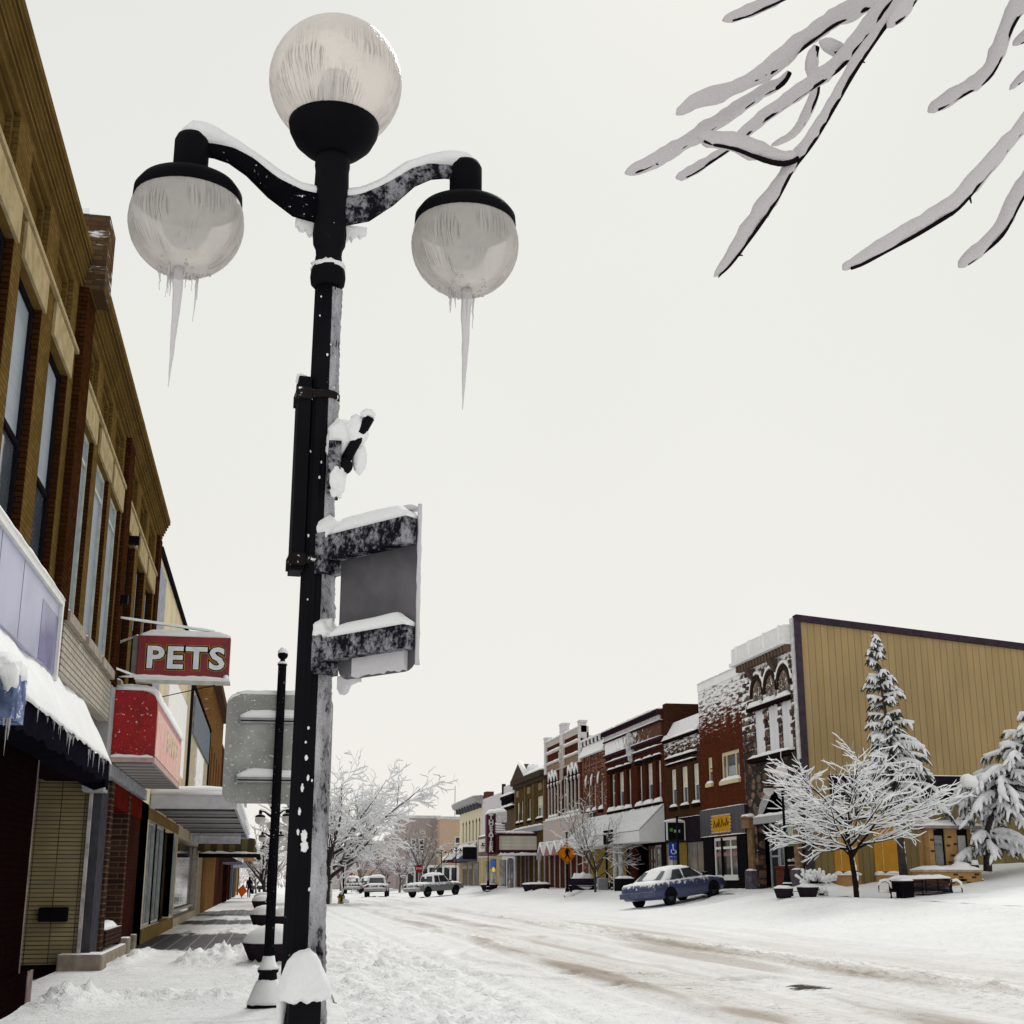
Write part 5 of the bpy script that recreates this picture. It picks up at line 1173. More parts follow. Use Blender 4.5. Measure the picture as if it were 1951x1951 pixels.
for (a, b, c) in ((21.1, 21.36, 22.04), (22.72, 23.05, 23.72)):
    o = MB(); Yf.box(o, a, b - .015, 1.84, 3.9, .0, .05); Yf.box(o, b + .015, c, 1.84, 3.9, .0, .05); p_ = o.build('panel', ORG, yw)
    o = MB(); Yf.box(o, b - .015, b + .015, 1.84, 3.9, .0, .065); o.build('mullion', M_simple('pale bead', (.6, .42, .2), .5), p_)
    o = MB(); Yf.box(o, a - .02, c + .02, .4, 1.70, .0, .16); k_ = o.build('brick_plinth', BUFF, yw)
    o = MB(); Yf.box(o, a - .04, c + .04, 1.70, 1.76, .0, .2); Yf.loaf(o, a - .03, b - .03, 1.76, .07, .28, .09, a); Yf.loaf(o, b + .08, c, 1.76, .07, .28, .09, a); o.build('snow', SNOW, k_)
# --- tall plain red brick
RB = M_brick('red brick, snow plastered', (.115, .030, .012), (.080, .019, .009), (.06, .028, .02), bw=.24, bh=.085, ms=.010, patch=(.595, .95), zgrad=(4.8, 9.9), stain=.2)
r9 = rbuild('red_brick_building', 'tall plain red brick front plastered with snow above its black gold plaqued shopfront', 54.97, 60.85, 10.55, RB, [(59.17, 59.86, 5.8, 7.02), (55.5, 57.9, 5.76, 7.05), (56.15, 59.4, 1.62, 3.36)], depth=.2)
m = MB(); Rf.loaf(m, 55, 60.8, 10.55, -.2, .6, .12, 4); Rf.box(m, 54.97, 60.85, 10.2, 10.55, -.1, .03); m.build('snow', SNOW, r9)
CRM = M_simple('cream window paint', (.60, .51, .31), .6, var=.08)
rwin(r9, 59.17, 59.86, 5.8, 7.02, CRM, GLASSB, d=.14, fw=.12, bars=(.5,), blind=CREAMSH, blind_frac=.4, sill=CRM, snow=True, snow_h=.16)
rwin(r9, 55.5, 57.9, 5.76, 7.05, CRM, GLASSB, d=.12, fw=.16, ubars=(.25, .76), blind=WGREY, blind_frac=.5, sill=CRM, snow=True, snow_h=.18)
m = MB(); Rf.box(m, 54.75, 60.8, 3.45, 4.63, -.1, .16); fa = m.build('fascia', M_ribs('black seamed fascia', (.016, .013, .018), .55, .5, .06, 'u', rough=.5), r9)
m = MB(); Rf.loaf(m, 54.75, 60.8, 4.63, .06, .14, .05, 3); Rf.loaf(m, 54.75, 60.8, 3.43, .12, .10, .05, 6, nz=.9, n=40); m.build('snow', SNOW, fa)
m = MB(); Rf.box(m, 54.97, 56.15, -.4, 3.45, -.1, .06); Rf.box(m, 59.4, 60.7, -.4, 3.45, -.1, .06); Rf.box(m, 56.15, 59.4, -.4, 1.6, -.1, .06); split(m, 'pier', BLACKPAINT, r9)
gp = thing('gold_plaque', 'amber sign board with dark script and a beaded border on the black fascia', 'shop sign', Rf.P(57.7, 3.9, .2))
m = MB(); Rf.box(m, 56.55, 58.95, 3.62, 4.28, .165, .20); pb = m.build('board', M_simple('amber board', (.50, .27, .018), .5, var=.1), gp)
m = MB()
for k in range(19): 
    u = 56.5 + 2.5 * k / 18
    for v in (3.58, 4.31): Rf.box(m, u - .04, u + .04, v - .03, v + .03, .17, .22)
for k in range(6):
    for u in (56.48, 59.02): v = 3.6 + .7 * k / 5; Rf.box(m, u - .035, u + .035, v - .04, v + .04, .17, .22)
m.build('beads', M_simple('bead red', (.62, .44, .36), .5), pb)
m = MB()
stroke(m, [(58.7, 3.8), (58.6, 4.1), (58.45, 3.85), (58.3, 3.8), (58.2, 4.0), (58.05, 3.8), (57.95, 4.15), (57.8, 3.8)], .028, .21); stroke(m, [(57.6, 3.8), (57.55, 4.15), (57.35, 3.85), (57.2, 3.95), (57.05, 3.82), (56.95, 4.15), (56.8, 3.85), (56.7, 4.0)], .028, .21)
m.build('script', M_simple('dark script', (.16, .06, .01), .6), pb)
o = rwin(r9, 56.15, 59.4, 1.62, 3.36, WHITEW, GLASS, d=.1, fw=.13, bars=(.74,), ubars=(.335, .665), name='shop_window', sill=WHITEW, sill_h=.1)
m = MB(); Rf.box(m, 58.25, 58.33, 1.7, 3.34, -.1, .03); m.build('dark_mullion', BLACKPAINT, o)
m = MB(); Rf.box(m, 56.3, 59.2, 2.55, 2.72, -.082, -.072); m.build('valance', M_simple('rose valance', (.30, .16, .20), .7), o)
# --- lower brown brick between
BR8 = M_brick('brown brick, snow dusted', (.080, .036, .015), (.050, .021, .010), (.05, .03, .02), bw=.24, bh=.085, ms=.01, patch=(.60, .85), zgrad=(4.5, 8.6))
r8_ = rbuild('low_brick_building', 'lower brown brick front with a snow covered parapet and three tall windows', 60.87, 66.75, 8.45, BR8, [(64.85, 65.75, 5.05, 6.92), (62.95, 63.95, 5.05, 6.92), (61.2, 62.1, 5.05, 6.92), (60.95, 63.4, 1.9, 3.3)], roofdrop=1)
m = MB(); q = [Rf.P(60.9, 8.43, .18), Rf.P(66.7, 8.43, .18), Rf.P(66.7, 9.36, -.4), Rf.P(60.9, 9.36, -.4), Rf.P(60.9, 8.43, -.3), Rf.P(66.7, 8.43, -.3)]
m.add(q, [(0,1,2,3), (0,3,4), (1,5,2), (0,4,5,1), (3,2,5,4)]); fix_normals(m.build('snow_covered_parapet', M_simple('parapet snow', (.76, .75, .77), .9, var=.06, bump=.5, bsc=6, speck=(.62, 9)), r8_))
m = MB(); Rf.box(m, 60.9, 66.6, 8.30, 8.43, -.1, .16); Rf.box(m, 61.3, 66.3, 7.36, 7.48, -.05, .12); Rf.box(m, 61.4, 66.2, 7.08, 7.18, -.05, .10); led = m.build('ledge', DARK, r8_)
m = MB(); Rf.loaf(m, 60.9, 66.6, 8.43, .08, .3, .12, 1); Rf.loaf(m, 61.3, 66.3, 7.48, .05, .2, .14, 2); Rf.loaf(m, 61.4, 66.2, 7.18, .04, .18, .08, 3); m.build('snow', SNOW, led)
for a, b in ((64.85, 65.75), (62.95, 63.95), (61.2, 62.1)): rwin(r8_, a, b, 5.05, 6.92, WHITEW, GLASSB, d=.16, fw=.08, bars=(.48,), blind=CREAMSH, blind_frac=.5, sill=DARK, sill_h=.16, snow=True, snow_h=.16)
m = MB(); Rf.box(m, 60.9, 66.7, 3.3, 4.45, -.1, .08); Rf.loaf(m, 60.9, 66.7, 4.45, .0, .2, .05, 4); m.build('fascia', M_simple('near black fascia', (.018, .013, .018), .6, snow=.5), r8_)
m = MB(); Rf.box(m, 63.4, 66.75, -.4, 3.3, -.1, .03); Rf.box(m, 60.9, 63.4, -.4, 1.88, -.1, .05); m.build('shop_wall', M_simple('olive tan shop wall', (.20, .14, .035), .7), r8_)
rwin(r8_, 60.95, 63.4, 1.9, 3.28, M_simple('grey frame', (.2, .2, .2), .5), M_glass('pale shop glass', (.09, .09, .09), .08), d=.1, fw=.06, ubars=(.45,), name='shop_window')
m = MB(); Rf.box(m, 65.3, 66.4, 1.1, 4.2, .03, .06); m.build('pale_door', M_simple('pale door', (.38, .38, .40), .5, var=.4, nsc=2), r8_)
bx = thing('projecting_sign', 'black square box sign with white edge and green dot projecting over the low shop', 'shop sign', Rf.P(63.5, 3.4, .1))
m = MB(); Rf.box(m, 63.4, 63.7, 3.42, 4.22, .1, 1.05); o = m.build('box', BLACKPAINT, bx)
m = MB(); Rf.box(m, 63.36, 63.4, 3.38, 4.27, .06, .12); Rf.box(m, 63.36, 63.4, 3.38, 4.27, 1.02, 1.10); Rf.box(m, 63.36, 63.72, 4.22, 4.27, .12, 1.02); m.build('edge', WHITEW, o)
m = MB(); Rf.box(m, 63.385, 63.398, 3.8, 3.95, .75, .9); m.build('dot', M_simple('leaf green', (.1, .3, .05), .5), o)
m = MB(); Rf.box(m, 63.385, 63.398, 3.75, 3.88, .35, .68); m.build('lettering', GREYP, o)
snowline(o, 63.35, 63.75, 4.27, .6, 1.1, .12, 2)
# --- long red brick with frieze
BR7 = M_brick('deep red brick', (.090, .025, .011), (.058, .015, .008), (.04, .022, .016), bw=.24, bh=.085, ms=.01, patch=(.70, .8), stain=.2)
W7 = [(76.98, 78.15), (75.0, 76.4), (73.4, 74.33), (71.1, 71.98), (69.05, 70.36), (67.44, 68.35)]
r7_ = rbuild('long_brick_building', 'long deep red brick front with six tall windows under a snow packed frieze', 66.77, 78.95, 10.0, BR7, [(a, b, 5.42, 7.6) for a, b in W7] + [(66.9, 72.8, .3, 3.4)], roofdrop=.8)
FRZ = M_simple('snow packed frieze', (.72, .71, .73), .9, var=.08, bump=.8, bsc=5, speck=None)
t = NT('frieze half packed'); P_ = t.obj(); uvw, u_, v_ = uv_wall(t)
sn_ = t.math('ADD', t.noise(P_, 2.6, 6, .75), t.ss(u_, 0, 12.5, -.17, .14))
cm = t.mix(t.ss(sn_, .44, .54), (.10, .035, .018), SNOW_C); FRZH = t.done(t.bsdf(cm, .9, t.bump(sn_, .8, .06), .2))
m = MB(); Rf.box(m, 66.9, 78.85, 8.75, 9.5, -.1, .10); m.build('frieze', FRZH, r7_)
m = MB(); Rf.box(m, 66.85, 78.9, 9.56, 9.9, -.1, .07); m.build('frieze', FRZH, r7_)
m = MB()
for k in range(44): u = 67.0 + k * .27; Rf.box(m, u, u + .13, 9.62, 9.86, .07, .20)
split(m, 'dentil', M_simple('dentil snow', (.66, .65, .67), .9), r7_)
m = MB(); Rf.box(m, 66.8, 78.95, 9.5, 9.58, -.2, .22); Rf.box(m, 66.8, 78.95, 8.62, 8.76, -.2, .18); Rf.box(m, 67, 78.9, 8.22, 8.34, -.1, .10); Rf.box(m, 66.78, 78.97, 9.9, 10.14, -.5, .34); led = m.build('ledge', M_simple('dark cornice iron', (.04, .02, .03), .7), r7_)
m = MB(); Rf.loaf(m, 66.8, 78.95, 9.58, .1, .34, .09, 1, n=50); Rf.loaf(m, 66.8, 78.95, 8.76, .1, .26, .07, 2, n=50); Rf.loaf(m, 67, 78.9, 8.34, .05, .2, .10, 3, n=50); Rf.loaf(m, 66.8, 78.95, 10.14, .0, .8, .22, 4, n=50); m.build('snow', SNOW, led)
m = MB()
for k in range(30): u = 67 + k * .4; Rf.box(m, u, u + .2, 9.905, 10.06, .3, .36)
split(m, 'modillion', BLACKPAINT, r7_)
m = MB()
for (u, v, s_) in ((73.0, 9.35, .5), (72.8, 9.05, .6), (73.1, 8.75, .55), (72.9, 8.4, .45), (72.95, 8.1, .3)): m.ball(Rf.P(u, v, .1), s_, 12, 8, (.5, 1, .7), .6, u + v)
m.build('carved_crest', M_simple('crest', (.55, .53, .55), .9, var=.4, nsc=3, bump=1, bsc=5), r7_)
for a, b in W7:
    o = rwin(r7_, a, b, 5.42, 7.62, WHITEW, GLASSB, d=.26, fw=.07, bars=(.5, .82), blind=CREAMSH if a != W7[0][0] else None, blind_frac=.52, sill=DARK, sill_h=.22, sill_over=.16, sill_w=.2, snow=True, snow_h=.28)
    m = MB(); Rf.box(m, a - .14, b + .14, 7.64, 7.86, -.05, .14); h_ = m.build('hood', DARK, o)
    m = MB(); Rf.loaf(m, a - .15, b + .15, 7.86, .04, .24, .13, a); m.build('snow', SNOW, h_)
m = MB(); Rf.box(m, 59.6, 66.7, 9.2, 10.5, -9, -2.6); Rf.box(m, 66.2, 66.8, 8.6, 10.36, -2.6, .0); rr_ = m.build('side_wall', M_brick('dark side brick', (.075, .028, .014), (.05, .018, .01), (.03, .02, .015)), r7_)
m = MB(); Rf.box(m, 59.5, 66.75, 10.5, 10.66, -9.1, -2.5); m.build('dark_eave', BLACKPAINT, r7_)
aw2 = thing('shingled_awning', 'long white shingled awning over the shops across the street, covered in snow', 'awning', Rf.P(75, 3.4, 0))
m = MB(); q0 = [(66.9, 5.25, .05), (66.9, 3.95, 1.5), (66.9, 3.42, 1.5), (66.9, 3.42, .05)]
m.prism([Rf.P(u, v + 0, w_) for u, v, w_ in q0], (0, 16.4 * KR, 0)); fix_normals(m.build('canopy', M_simple('white awning boards', (.70, .70, .72), .6, var=.05), aw2))
m = MB(); n = 14
for k in range(n):                      # courses of shingles under snow
    v0 = 5.25 - 1.3 * k / n; w0 = .05 + 1.45 * k / n; v1 = 5.25 - 1.3 * (k + 1) / n; w1 = .05 + 1.45 * (k + 1) / n
    m.hexa([Rf.P(u, v, w_) for (v, w_) in ((v0 + .03, w0), (v0 + .06, w0 + .02)) for u in (66.88, 83.3)][0:2] + [Rf.P(83.3, v1 + .04, w1 + .03), Rf.P(66.88, v1 + .04, w1 + .03)] + [Rf.P(66.88, v0 + .07, w0 + .03), Rf.P(83.3, v0 + .07, w0 + .03), Rf.P(83.3, v1 + .10, w1 + .06), Rf.P(66.88, v1 + .10, w1 + .06)])
fix_normals(m.build('shingles', M_simple('shingles under snow', (.80, .80, .82), .85, var=.06, bump=.5, bsc=8, speck=None), aw2))
m = MB(); Rf.box(m, 72.2, 74.35, 3.45, 4.2, 1.505, 1.53); sg_ = m.build('sign_face', BLACKPAINT, aw2)
m = MB(); Rf.box(m, 73.0, 74.0, 3.93, 4.03, 1.53, 1.536); m.build('pink_line', M_simple('pink lettering', (.45, .2, .25), .5), sg_)
m = MB(); stroke(m, [(73.3, 3.62), (73.2, 3.72), (73.1, 3.6), (72.95, 3.74), (72.8, 3.6), (72.65, 3.72)], .03, 1.54); m.build('green_script', M_simple('green script', (.2, .45, .15), .5), sg_)
for u in (72.6, 71.4): 
    m = MB(); m.lathe([(.15, .8), (.15, 3.7)], (XR - 1.3, u * KR, 0), 14); m.build('post', M_simple('white round post', (.55, .56, .55), .5), aw2)
m = MB(); Rf.box(m, 74.5, 83.2, -.4, 3.42, -.2, .04); m.build('shop_wall', M_simple('olive tan wall', (.26, .185, .05), .7, var=.1), r7_)
m = MB(); Rf.box(m, 78.9, 79.2, -.4, 3.42, -.1, .10); Rf.box(m, 74.2, 74.5, -.4, 3.42, -.1, .10); Rf.box(m, 66.9, 67.6, -.4, 3.4, -.1, .05); split(m, 'pilaster', BLACKPAINT, r7_)
rwin(r7_, 67.6, 69.3, .9, 3.3, GREYP, GLASS, d=.2, fw=.1, ubars=(.5,), name='shop_window'); rwin(r7_, 70.2, 71.6, .6, 3.3, M_simple('brown door frame', (.14, .09, .06), .5), GLASS, d=.5, fw=.16, bars=(.3, .7), ubars=(.5,), name='door'); 
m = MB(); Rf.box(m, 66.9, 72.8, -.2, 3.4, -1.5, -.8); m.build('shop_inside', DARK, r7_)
# --- narrower snowy red brick
BR6 = M_brick('snow dusted orange brick', (.165, .060, .028), (.11, .038, .02), (.10, .06, .05), bw=.24, bh=.085, ms=.01, patch=(.56, .75))
W6 = [(83.3, 84.0), (81.8, 82.5), (80.0, 80.75)]
r6_ = rbuild('narrow_brick_building', 'narrow orange red brick front with three slim windows and a white snow packed cornice', 78.97, 85.3, 9.2, BR6, [(a, b, 5.7, 7.4) for a, b in W6], roofdrop=.8)
m = MB(); q = [Rf.P(79, 9.18, .3), Rf.P(85.3, 9.18, .3), Rf.P(85.3, 9.95, -.1), Rf.P(79, 9.95, -.1), Rf.P(79, 9.18, -.3), Rf.P(85.3, 9.18, -.3)]
m.add(q, [(0,1,2,3), (0,3,4), (1,5,2), (0,4,5,1), (3,2,5,4)]); fix_normals(m.build('snow', SNOW, r6_))
m = MB(); Rf.box(m, 79, 85.3, 9.95, 10.2, -.4, .02); m.build('cornice', M_simple('dark cornice gap', (.06, .05, .075), .6), r6_)
m = MB(); Rf.loaf(m, 79, 85.3, 10.2, .0, .5, .12, 3)
for k in range(7): u = 79.2 + k; Rf.box(m, u, u + .18, 9.9, 10.22, .0, .12)
m.build('snow', SNOW, r6_)
m = MB()
for u in (79.0, 80.9, 82.8, 84.6): Rf.box(m, u, u + .22, 8.0, 9.15, -.05, .10)
for v in (8.2, 8.5): Rf.box(m, 79.2, 84.8, v, v + .12, -.05, .06)
split(m, 'brick_rib', M_simple('panel brick', (.17, .07, .04), .9, snow=(.2, .2, 8, .4)), r6_)
for i, (a, b) in enumerate(W6):
    o = rwin(r6_, a, b, 5.7, 7.4, WHITEW, GLASSB, d=.2, fw=.07, bars=(.5,), blind=CREAMSH if i != 1 else None, blind_frac=.5, sill=DARK, sill_h=.18, snow=True, snow_h=.26)
    m = MB(); m.tube([Rf.P(b + .12, 7.3, .1), Rf.P(b - .1, 7.7, .12), Rf.P((a+b)/2, 7.95, .12)], [.05, .08, .05], 6); m.build('snow', SNOW, o)
# --- ornate building with pinnacles
BR5 = M_brick('crimson brick', (.105, .025, .016), (.075, .018, .012), (.06, .03, .025), bw=.24, bh=.085, ms=.01, patch=(.72, .8))
PALE = M_simple('pale limestone', (.50, .46, .42), .8, var=.12, snow=.4)
arches = [(u, u + .85) for u in (86.35, 87.45, 88.55, 92.9, 93.95, 95.0)]
r5_ = rbuild('ornate_brick_building', 'ornate crimson brick building with pale pinnacles, pointed arches and stone columns', 85.32, 97.2, 10.9, BR5, [(a, b, 5.9, 8.15) for a, b in arches] + [(89.9, 91.5, 5.9, 8.6)], backmat=M_simple('white rendered side', (.62, .61, .60), .8), roofdrop=.2)
m = MB(); Rf.box(m, 85.3, 97.2, 10.9, 11.3, -.5, .06); Rf.box(m, 85.3, 97.2, 10.35, 10.48, -.2, .10); Rf.box(m, 85.3, 97.2, 9.6, 9.7, -.1, .10); Rf.box(m, 85.3, 97.2, 9.05, 9.11, -.1, .06); ba = m.build('stone_band', PALE, r5_)
m = MB(); Rf.loaf(m, 85.3, 97.2, 11.3, -.1, .6, .14, 1, n=40); Rf.loaf(m, 85.3, 97.2, 10.48, .03, .16, .16, 2, n=40); Rf.loaf(m, 85.3, 97.2, 9.7, .03, .16, .13, 3, n=40); m.build('snow', SNOW, ba)
m = MB(); Rf.box(m, 85.5, 96.9, 9.13, 9.58, -.05, .03); m.build('corbel_band', M_ribs('corbelled gold brick', (.24, .125, .05), .12, .3, .3, 'u', bump=1), r5_)
m = MB()
for (u, w_, z1) in ((85.35, .55, 11.55), (90.6, 1.0, 11.95), (96.55, .55, 11.55)):
    Rf.box(m, u - .05, u + w_, 9.0, z1, -.35, .15); Rf.box(m, u - .12, u + w_ + .07, z1, z1 + .14, -.4, .18)
split(m, 'pinnacle', M_simple('pinnacle stone', (.62, .60, .60), .8, var=.1, snow=.3), r5_)
m = MB()
for u in (90.7, 91.25): Rf.box(m, u, u + .12, 8.2, 10.6, .1, .22)
Rf.box(m, 90.75, 91.4, 9.4, 9.75, .1, .26); m.ball(Rf.P(91.05, 9.9, .2), .28, 12, 8, (.6, .7, 1.3), .5, 3); m.build('niche', PALE, r5_)
for i, (a, b) in enumerate(arches):
    o = rwin(r5_, a, b, 5.9, 8.15, PALE, GLASS, d=.24, fw=.10, bars=(.55,), blind=CREAMSH if i in (1, 4) else None, blind_frac=.5, sill=PALE, snow=True, snow_h=.16)
    c = (a + b) / 2
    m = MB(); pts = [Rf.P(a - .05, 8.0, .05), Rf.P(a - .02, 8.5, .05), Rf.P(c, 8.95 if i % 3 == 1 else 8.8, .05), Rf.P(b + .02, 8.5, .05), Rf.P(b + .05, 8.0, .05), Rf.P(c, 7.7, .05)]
    m.add(pts, [tuple(range(6))]); h_ = fix_normals(m.build('pointed_arch', M_simple('near black arch head', (.018, .010, .012), .8), o))  # flat near-black fill of the pointed arch
    m = MB(); m.tube([Rf.P(a - .04, 8.35, .07), Rf.P(a + .1, 8.7, .08), Rf.P(c, 9.08 if i % 3 == 1 else 8.95, .08), Rf.P(b - .1, 8.7, .08), Rf.P(b + .04, 8.35, .07)], [.03, .08, .13, .08, .03], 7); m.build('snow', SNOW, h_)
rwin(r5_, 89.9, 91.5, 5.9, 8.5, PALE, GLASSB, d=.2, fw=.2, bars=(.5,), ubars=(.5,), blind=WGREY, blind_frac=.5)
m = MB()
for u in (86.15, 87.3, 88.4, 89.5, 91.7, 92.75, 93.8, 94.9, 95.95): Rf.box(m, u - .07, u + .07, 5.7, 8.0, .0, .09); Rf.box(m, u - .12, u + .12, 8.0, 8.15, .0, .13)
co_ = split(m, 'column', PALE, r5_)[0]
m = MB()
for u in (86.15, 87.3, 88.4, 89.5, 91.7, 92.75, 93.8, 94.9, 95.95): Rf.loaf(m, u - .14, u + .14, 8.15, .06, .18, .12, u, n=3)
for k in range(14): m.ball(Rf.P(85.8 + k * .82, 5.70, .1), .17, 10, 6, (.8, 1.2, .8), .4, k)
m.build('snow', SNOW, co_)
m = MB(); Rf.box(m, 83.3, 97.2, 3.9, 5.62, -.1, .22); fb = m.build('fascia', M_simple('pinkish cream fascia', (.46, .40, .38), .7, var=.08), r5_); snowline(fb, 85.3, 97.2, 5.62, .1, .4, .14, 3)
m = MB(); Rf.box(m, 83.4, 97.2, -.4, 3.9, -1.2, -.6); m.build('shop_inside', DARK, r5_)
m = MB()
for k in range(8): Rf.box(m, 83.5 + k * 1.75, 83.75 + k * 1.75, .4, 3.9, -.1, .06)
split(m, 'shop_post', M_simple('grey shop post', (.36, .33, .32), .6, var=.3), r5_)
for k in range(4):
    z_ = thing('pointed_awning', 'small striped pointed awning dusted with snow, one of a zigzag row under the ornate building', 'awning', Rf.P(86.5 + k * 2.4, 3.2, .1), 'zigzag awnings under the ornate building')
    m = MB(); u = 86.4 + k * 2.4; m.add([Rf.P(u, 3.2, 1.0), Rf.P(u + 2.2, 3.2, 1.0), Rf.P(u + 1.1, 4.0, 1.0), Rf.P(u + 1.1, 4.0, .05), Rf.P(u, 3.2, .05), Rf.P(u + 2.2, 3.2, .05)], [(0,1,2), (0,2,3,4), (1,5,3,2)]); m.build('canvas', M_simple('awning cloth rose', (.32, .17, .16), .7, snow=(.35, .2, 5, .3)), z_)
    m = MB(); m.tube([Rf.P(u, 3.22, 1.0), Rf.P(u + 1.1, 4.05, 1.0), Rf.P(u + 2.2, 3.22, 1.0)], [.06, .10, .06], 6); m.tube([Rf.P(u + 1.1, 4.05, 1.0), Rf.P(u + 1.1, 4.05, .05)], .1, 6); m.build('snow', SNOW, z_)
# --- brown building with a gable
BR4 = M_simple('umber painted brick', (.085, .055, .020), .8, var=.25, nsc=2)
W4 = [(107.9, 109.0), (106.2, 107.2), (103.0, 104.0), (98.3, 100.6)]
r4_ = rbuild('gabled_building', 'umber building with a triangular gable over a heavy dark cornice', 97.22, 109.6, 9.0, BR4, [(a, b, 6.0, 7.65) for a, b in W4], backmat=M_simple('pale lavender side', (.55, .53, .55), .8), roofdrop=.2)
m = MB(); Rf.box(m, 97.2, 109.9, 9.0, 9.42, -.4, .42); Rf.box(m, 97.25, 109.8, 8.72, 9.0, -.3, .22); m.build('cornice', M_simple('lead brown cornice', (.060, .045, .035), .7, snow=.5), r4_)
m = MB(); pts = [(109.9, 9.42), (104.0, 9.42), (106.6, 10.6)]; m.prism([Rf.P(u, v, .38) for u, v in pts], (1.0, 0, 0)); fix_normals(m.build('gable', M_simple('gable panel', (.075, .055, .045), .8, var=.3, nsc=3), r4_))
m = MB(); m.tube([Rf.P(103.9, 9.5, .2), Rf.P(106.5, 10.68, .2)], .24, 8); m.tube([Rf.P(110, 9.5, .2), Rf.P(106.6, 10.68, .2)], .14, 8); Rf.loaf(m, 97.3, 104, 9.42, .1, .7, .3, 2); m.ball(Rf.P(103.2, 9.9, -.3), .6, 14, 9, (1, 1.2, .8), .3, 2); Rf.box(m, 97.3, 102.8, 9.42, 9.9, -.8, -.3); m.build('snow', SNOW, r4_)
for a, b in W4: rwin(r4_, a, b, 6.0, 7.65, CREAMSH, GLASSB, d=.18, fw=.09, bars=(.5,), ubars=(.5,) if b - a > 1.5 else (), blind=CREAMSH if a in (107.9, 98.3) else None, blind_frac=.45, sill=DARK, snow=True, snow_h=.18)
m = MB()
for u in (97.3, 101.4, 104.8, 109.1): Rf.box(m, u, u + .35, 5.4, 8.72, .0, .12)
split(m, 'pilaster', M_simple('ochre pilaster', (.15, .105, .05), .8), r4_)
m = MB()
for u in (98.5, 103.0, 107.9): Rf.box(m, u, u + 1.2, 8.05, 8.55, .0, .06)
split(m, 'plaque', M_simple('tan plaque', (.22, .18, .12), .8), r4_)
m = MB(); Rf.box(m, 97.3, 110, 5.1, 5.45, -.1, .25); l_ = m.build('ledge', GREYP, r4_); snowline(l_, 97.3, 110, 5.45, .1, .4, .16, 4)
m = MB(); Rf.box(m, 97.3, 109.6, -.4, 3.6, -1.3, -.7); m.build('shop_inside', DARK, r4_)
m = MB()
for k, c in enumerate((97.5, 99.3, 101.5, 103.6, 105.0, 106.9, 108.8)): Rf.box(m, c, c + .35, .6, 3.6, -.1, .05)
split(m, 'shop_post', M_simple('mauve grey post', (.30, .26, .29), .6, var=.3), r4_)
# --- narrow cornice building, theater wall and the cream corner building
r3_ = rbuild('narrow_corniced_building', 'narrow pale topped front with a dark bracketed cornice between theater and gabled building', 109.62, 115.6, 9.35, M_simple('pale lilac wall', (.60, .58, .60), .8), [])
m = MB(); Rf.box(m, 109.65, 115.5, 5.4, 8.45, -.1, .02); m.build('lower_wall', M_simple('dark umber', (.10, .075, .05), .8), r3_)  # lower front in a darker umber than the pale top
m = MB(); Rf.box(m, 109.65, 115.5, 8.2, 8.45, -.1, .3); Rf.box(m, 109.65, 115.5, 7.3, 7.5, -.1, .3)
for k in range(5): Rf.box(m, 110 + k * 1.1, 110.5 + k * 1.1, 7.8, 8.2, .0, .3)
k_ = m.build('cornice', BLACKPAINT, r3_); snowline(k_, 109.7, 115.5, 8.45, .1, .5, .22, 3); snowline(k_, 109.7, 115.5, 7.5, .1, .45, .22, 5)
m = MB(); Rf.box(m, 115.3, 115.6, 6, 9.6, -.2, .12); m.build('dark_pier', BLACKPAINT, r3_)
for a in (110.4, 112.3, 114.0): rwin_ = None
r2_ = rbuild('theater_building', 'plain pale grey theater wall behind the vertical blade sign', 115.62, 127.0, 8.95, M_simple('pale grey lavender wall', (.60, .58, .60), .8, var=.05), [])
m = MB(); Rf.box(m, 116, 126.8, -.4, 3.6, -.4, .03); m.build('shop_front', M_simple('buff theatre entrance', (.40, .32, .17), .7), r2_)
for i, (a, b, v0, v1, mt) in enumerate(((118.9, 121.6, .9, 3.3, 'b'), (122.6, 124.6, 1.0, 3.2, 'g'), (110.5, 113.2, 1.0, 3.2, 'g'), (114.0, 117.0, .8, 3.2, 'g'))):
    m = MB(); Rf.box(m, a, b, v0, v1, .03, .07); o = m.build('entrance_window', GLASS, r2_)
m = MB(); Rf.box(m, 118.9, 121.7, 2.55, 3.35, .07, .12); Rf.box(m, 118.9, 121.7, .7, 1.1, .07, .12); m.build('blue_panel', M_simple('blue panel', (.05, .14, .42), .5), r2_)
YB = 108.0
def bx_(m, px0, px1, py0, py1, Y, d, dz=0.0):
    a = on_y(px0, py1, Y); b = on_y(px1, py0, Y); m.box(a.x, Y, a.z, b.x, Y + d, b.z); return a, b
MAR = M_simple('maroon enamel', (.060, .006, .014), .5, var=.2, spec=.15)
bl = thing('theater_blade_sign', 'tall maroon vertical sign lettered THEATER with a white curved fin capped by snow', 'theater sign', on_y(936, 1640, YB))
m = MB(); a_, b_ = bx_(m, 927, 944, 1549, 1628, YB, 1.0); o1 = m.build('blade', MAR, bl); bevel(o1, .22, 3)
m = MB(); bx_(m, 944.2, 950, 1590, 1628, YB + .02, .9); m.build('blade_foot', MAR, bl)
m = MB()
for k in range(4): bx_(m, 945, 964 - k * .6, 1584 - k * 4.6, 1587.2 - k * 4.6, YB + .02, .9)
bx_(m, 945, 966.5, 1547, 1566.5, YB + .02, .9); fn = m.build('fin', M_simple('pale fin', (.62, .60, .62), .6, snow=.4), bl); bevel(fn, .22, 3)
q0 = on_y(928, 1549, YB); q1 = on_y(966, 1547, YB)
m = MB(); m.loaf((q0.x, YB + .5, q0.z - .08), (q1.x, YB + .5, q1.z - .02), 1.1, .36, 14, 8, .2, 3); m.build('snow', SNOW, bl)
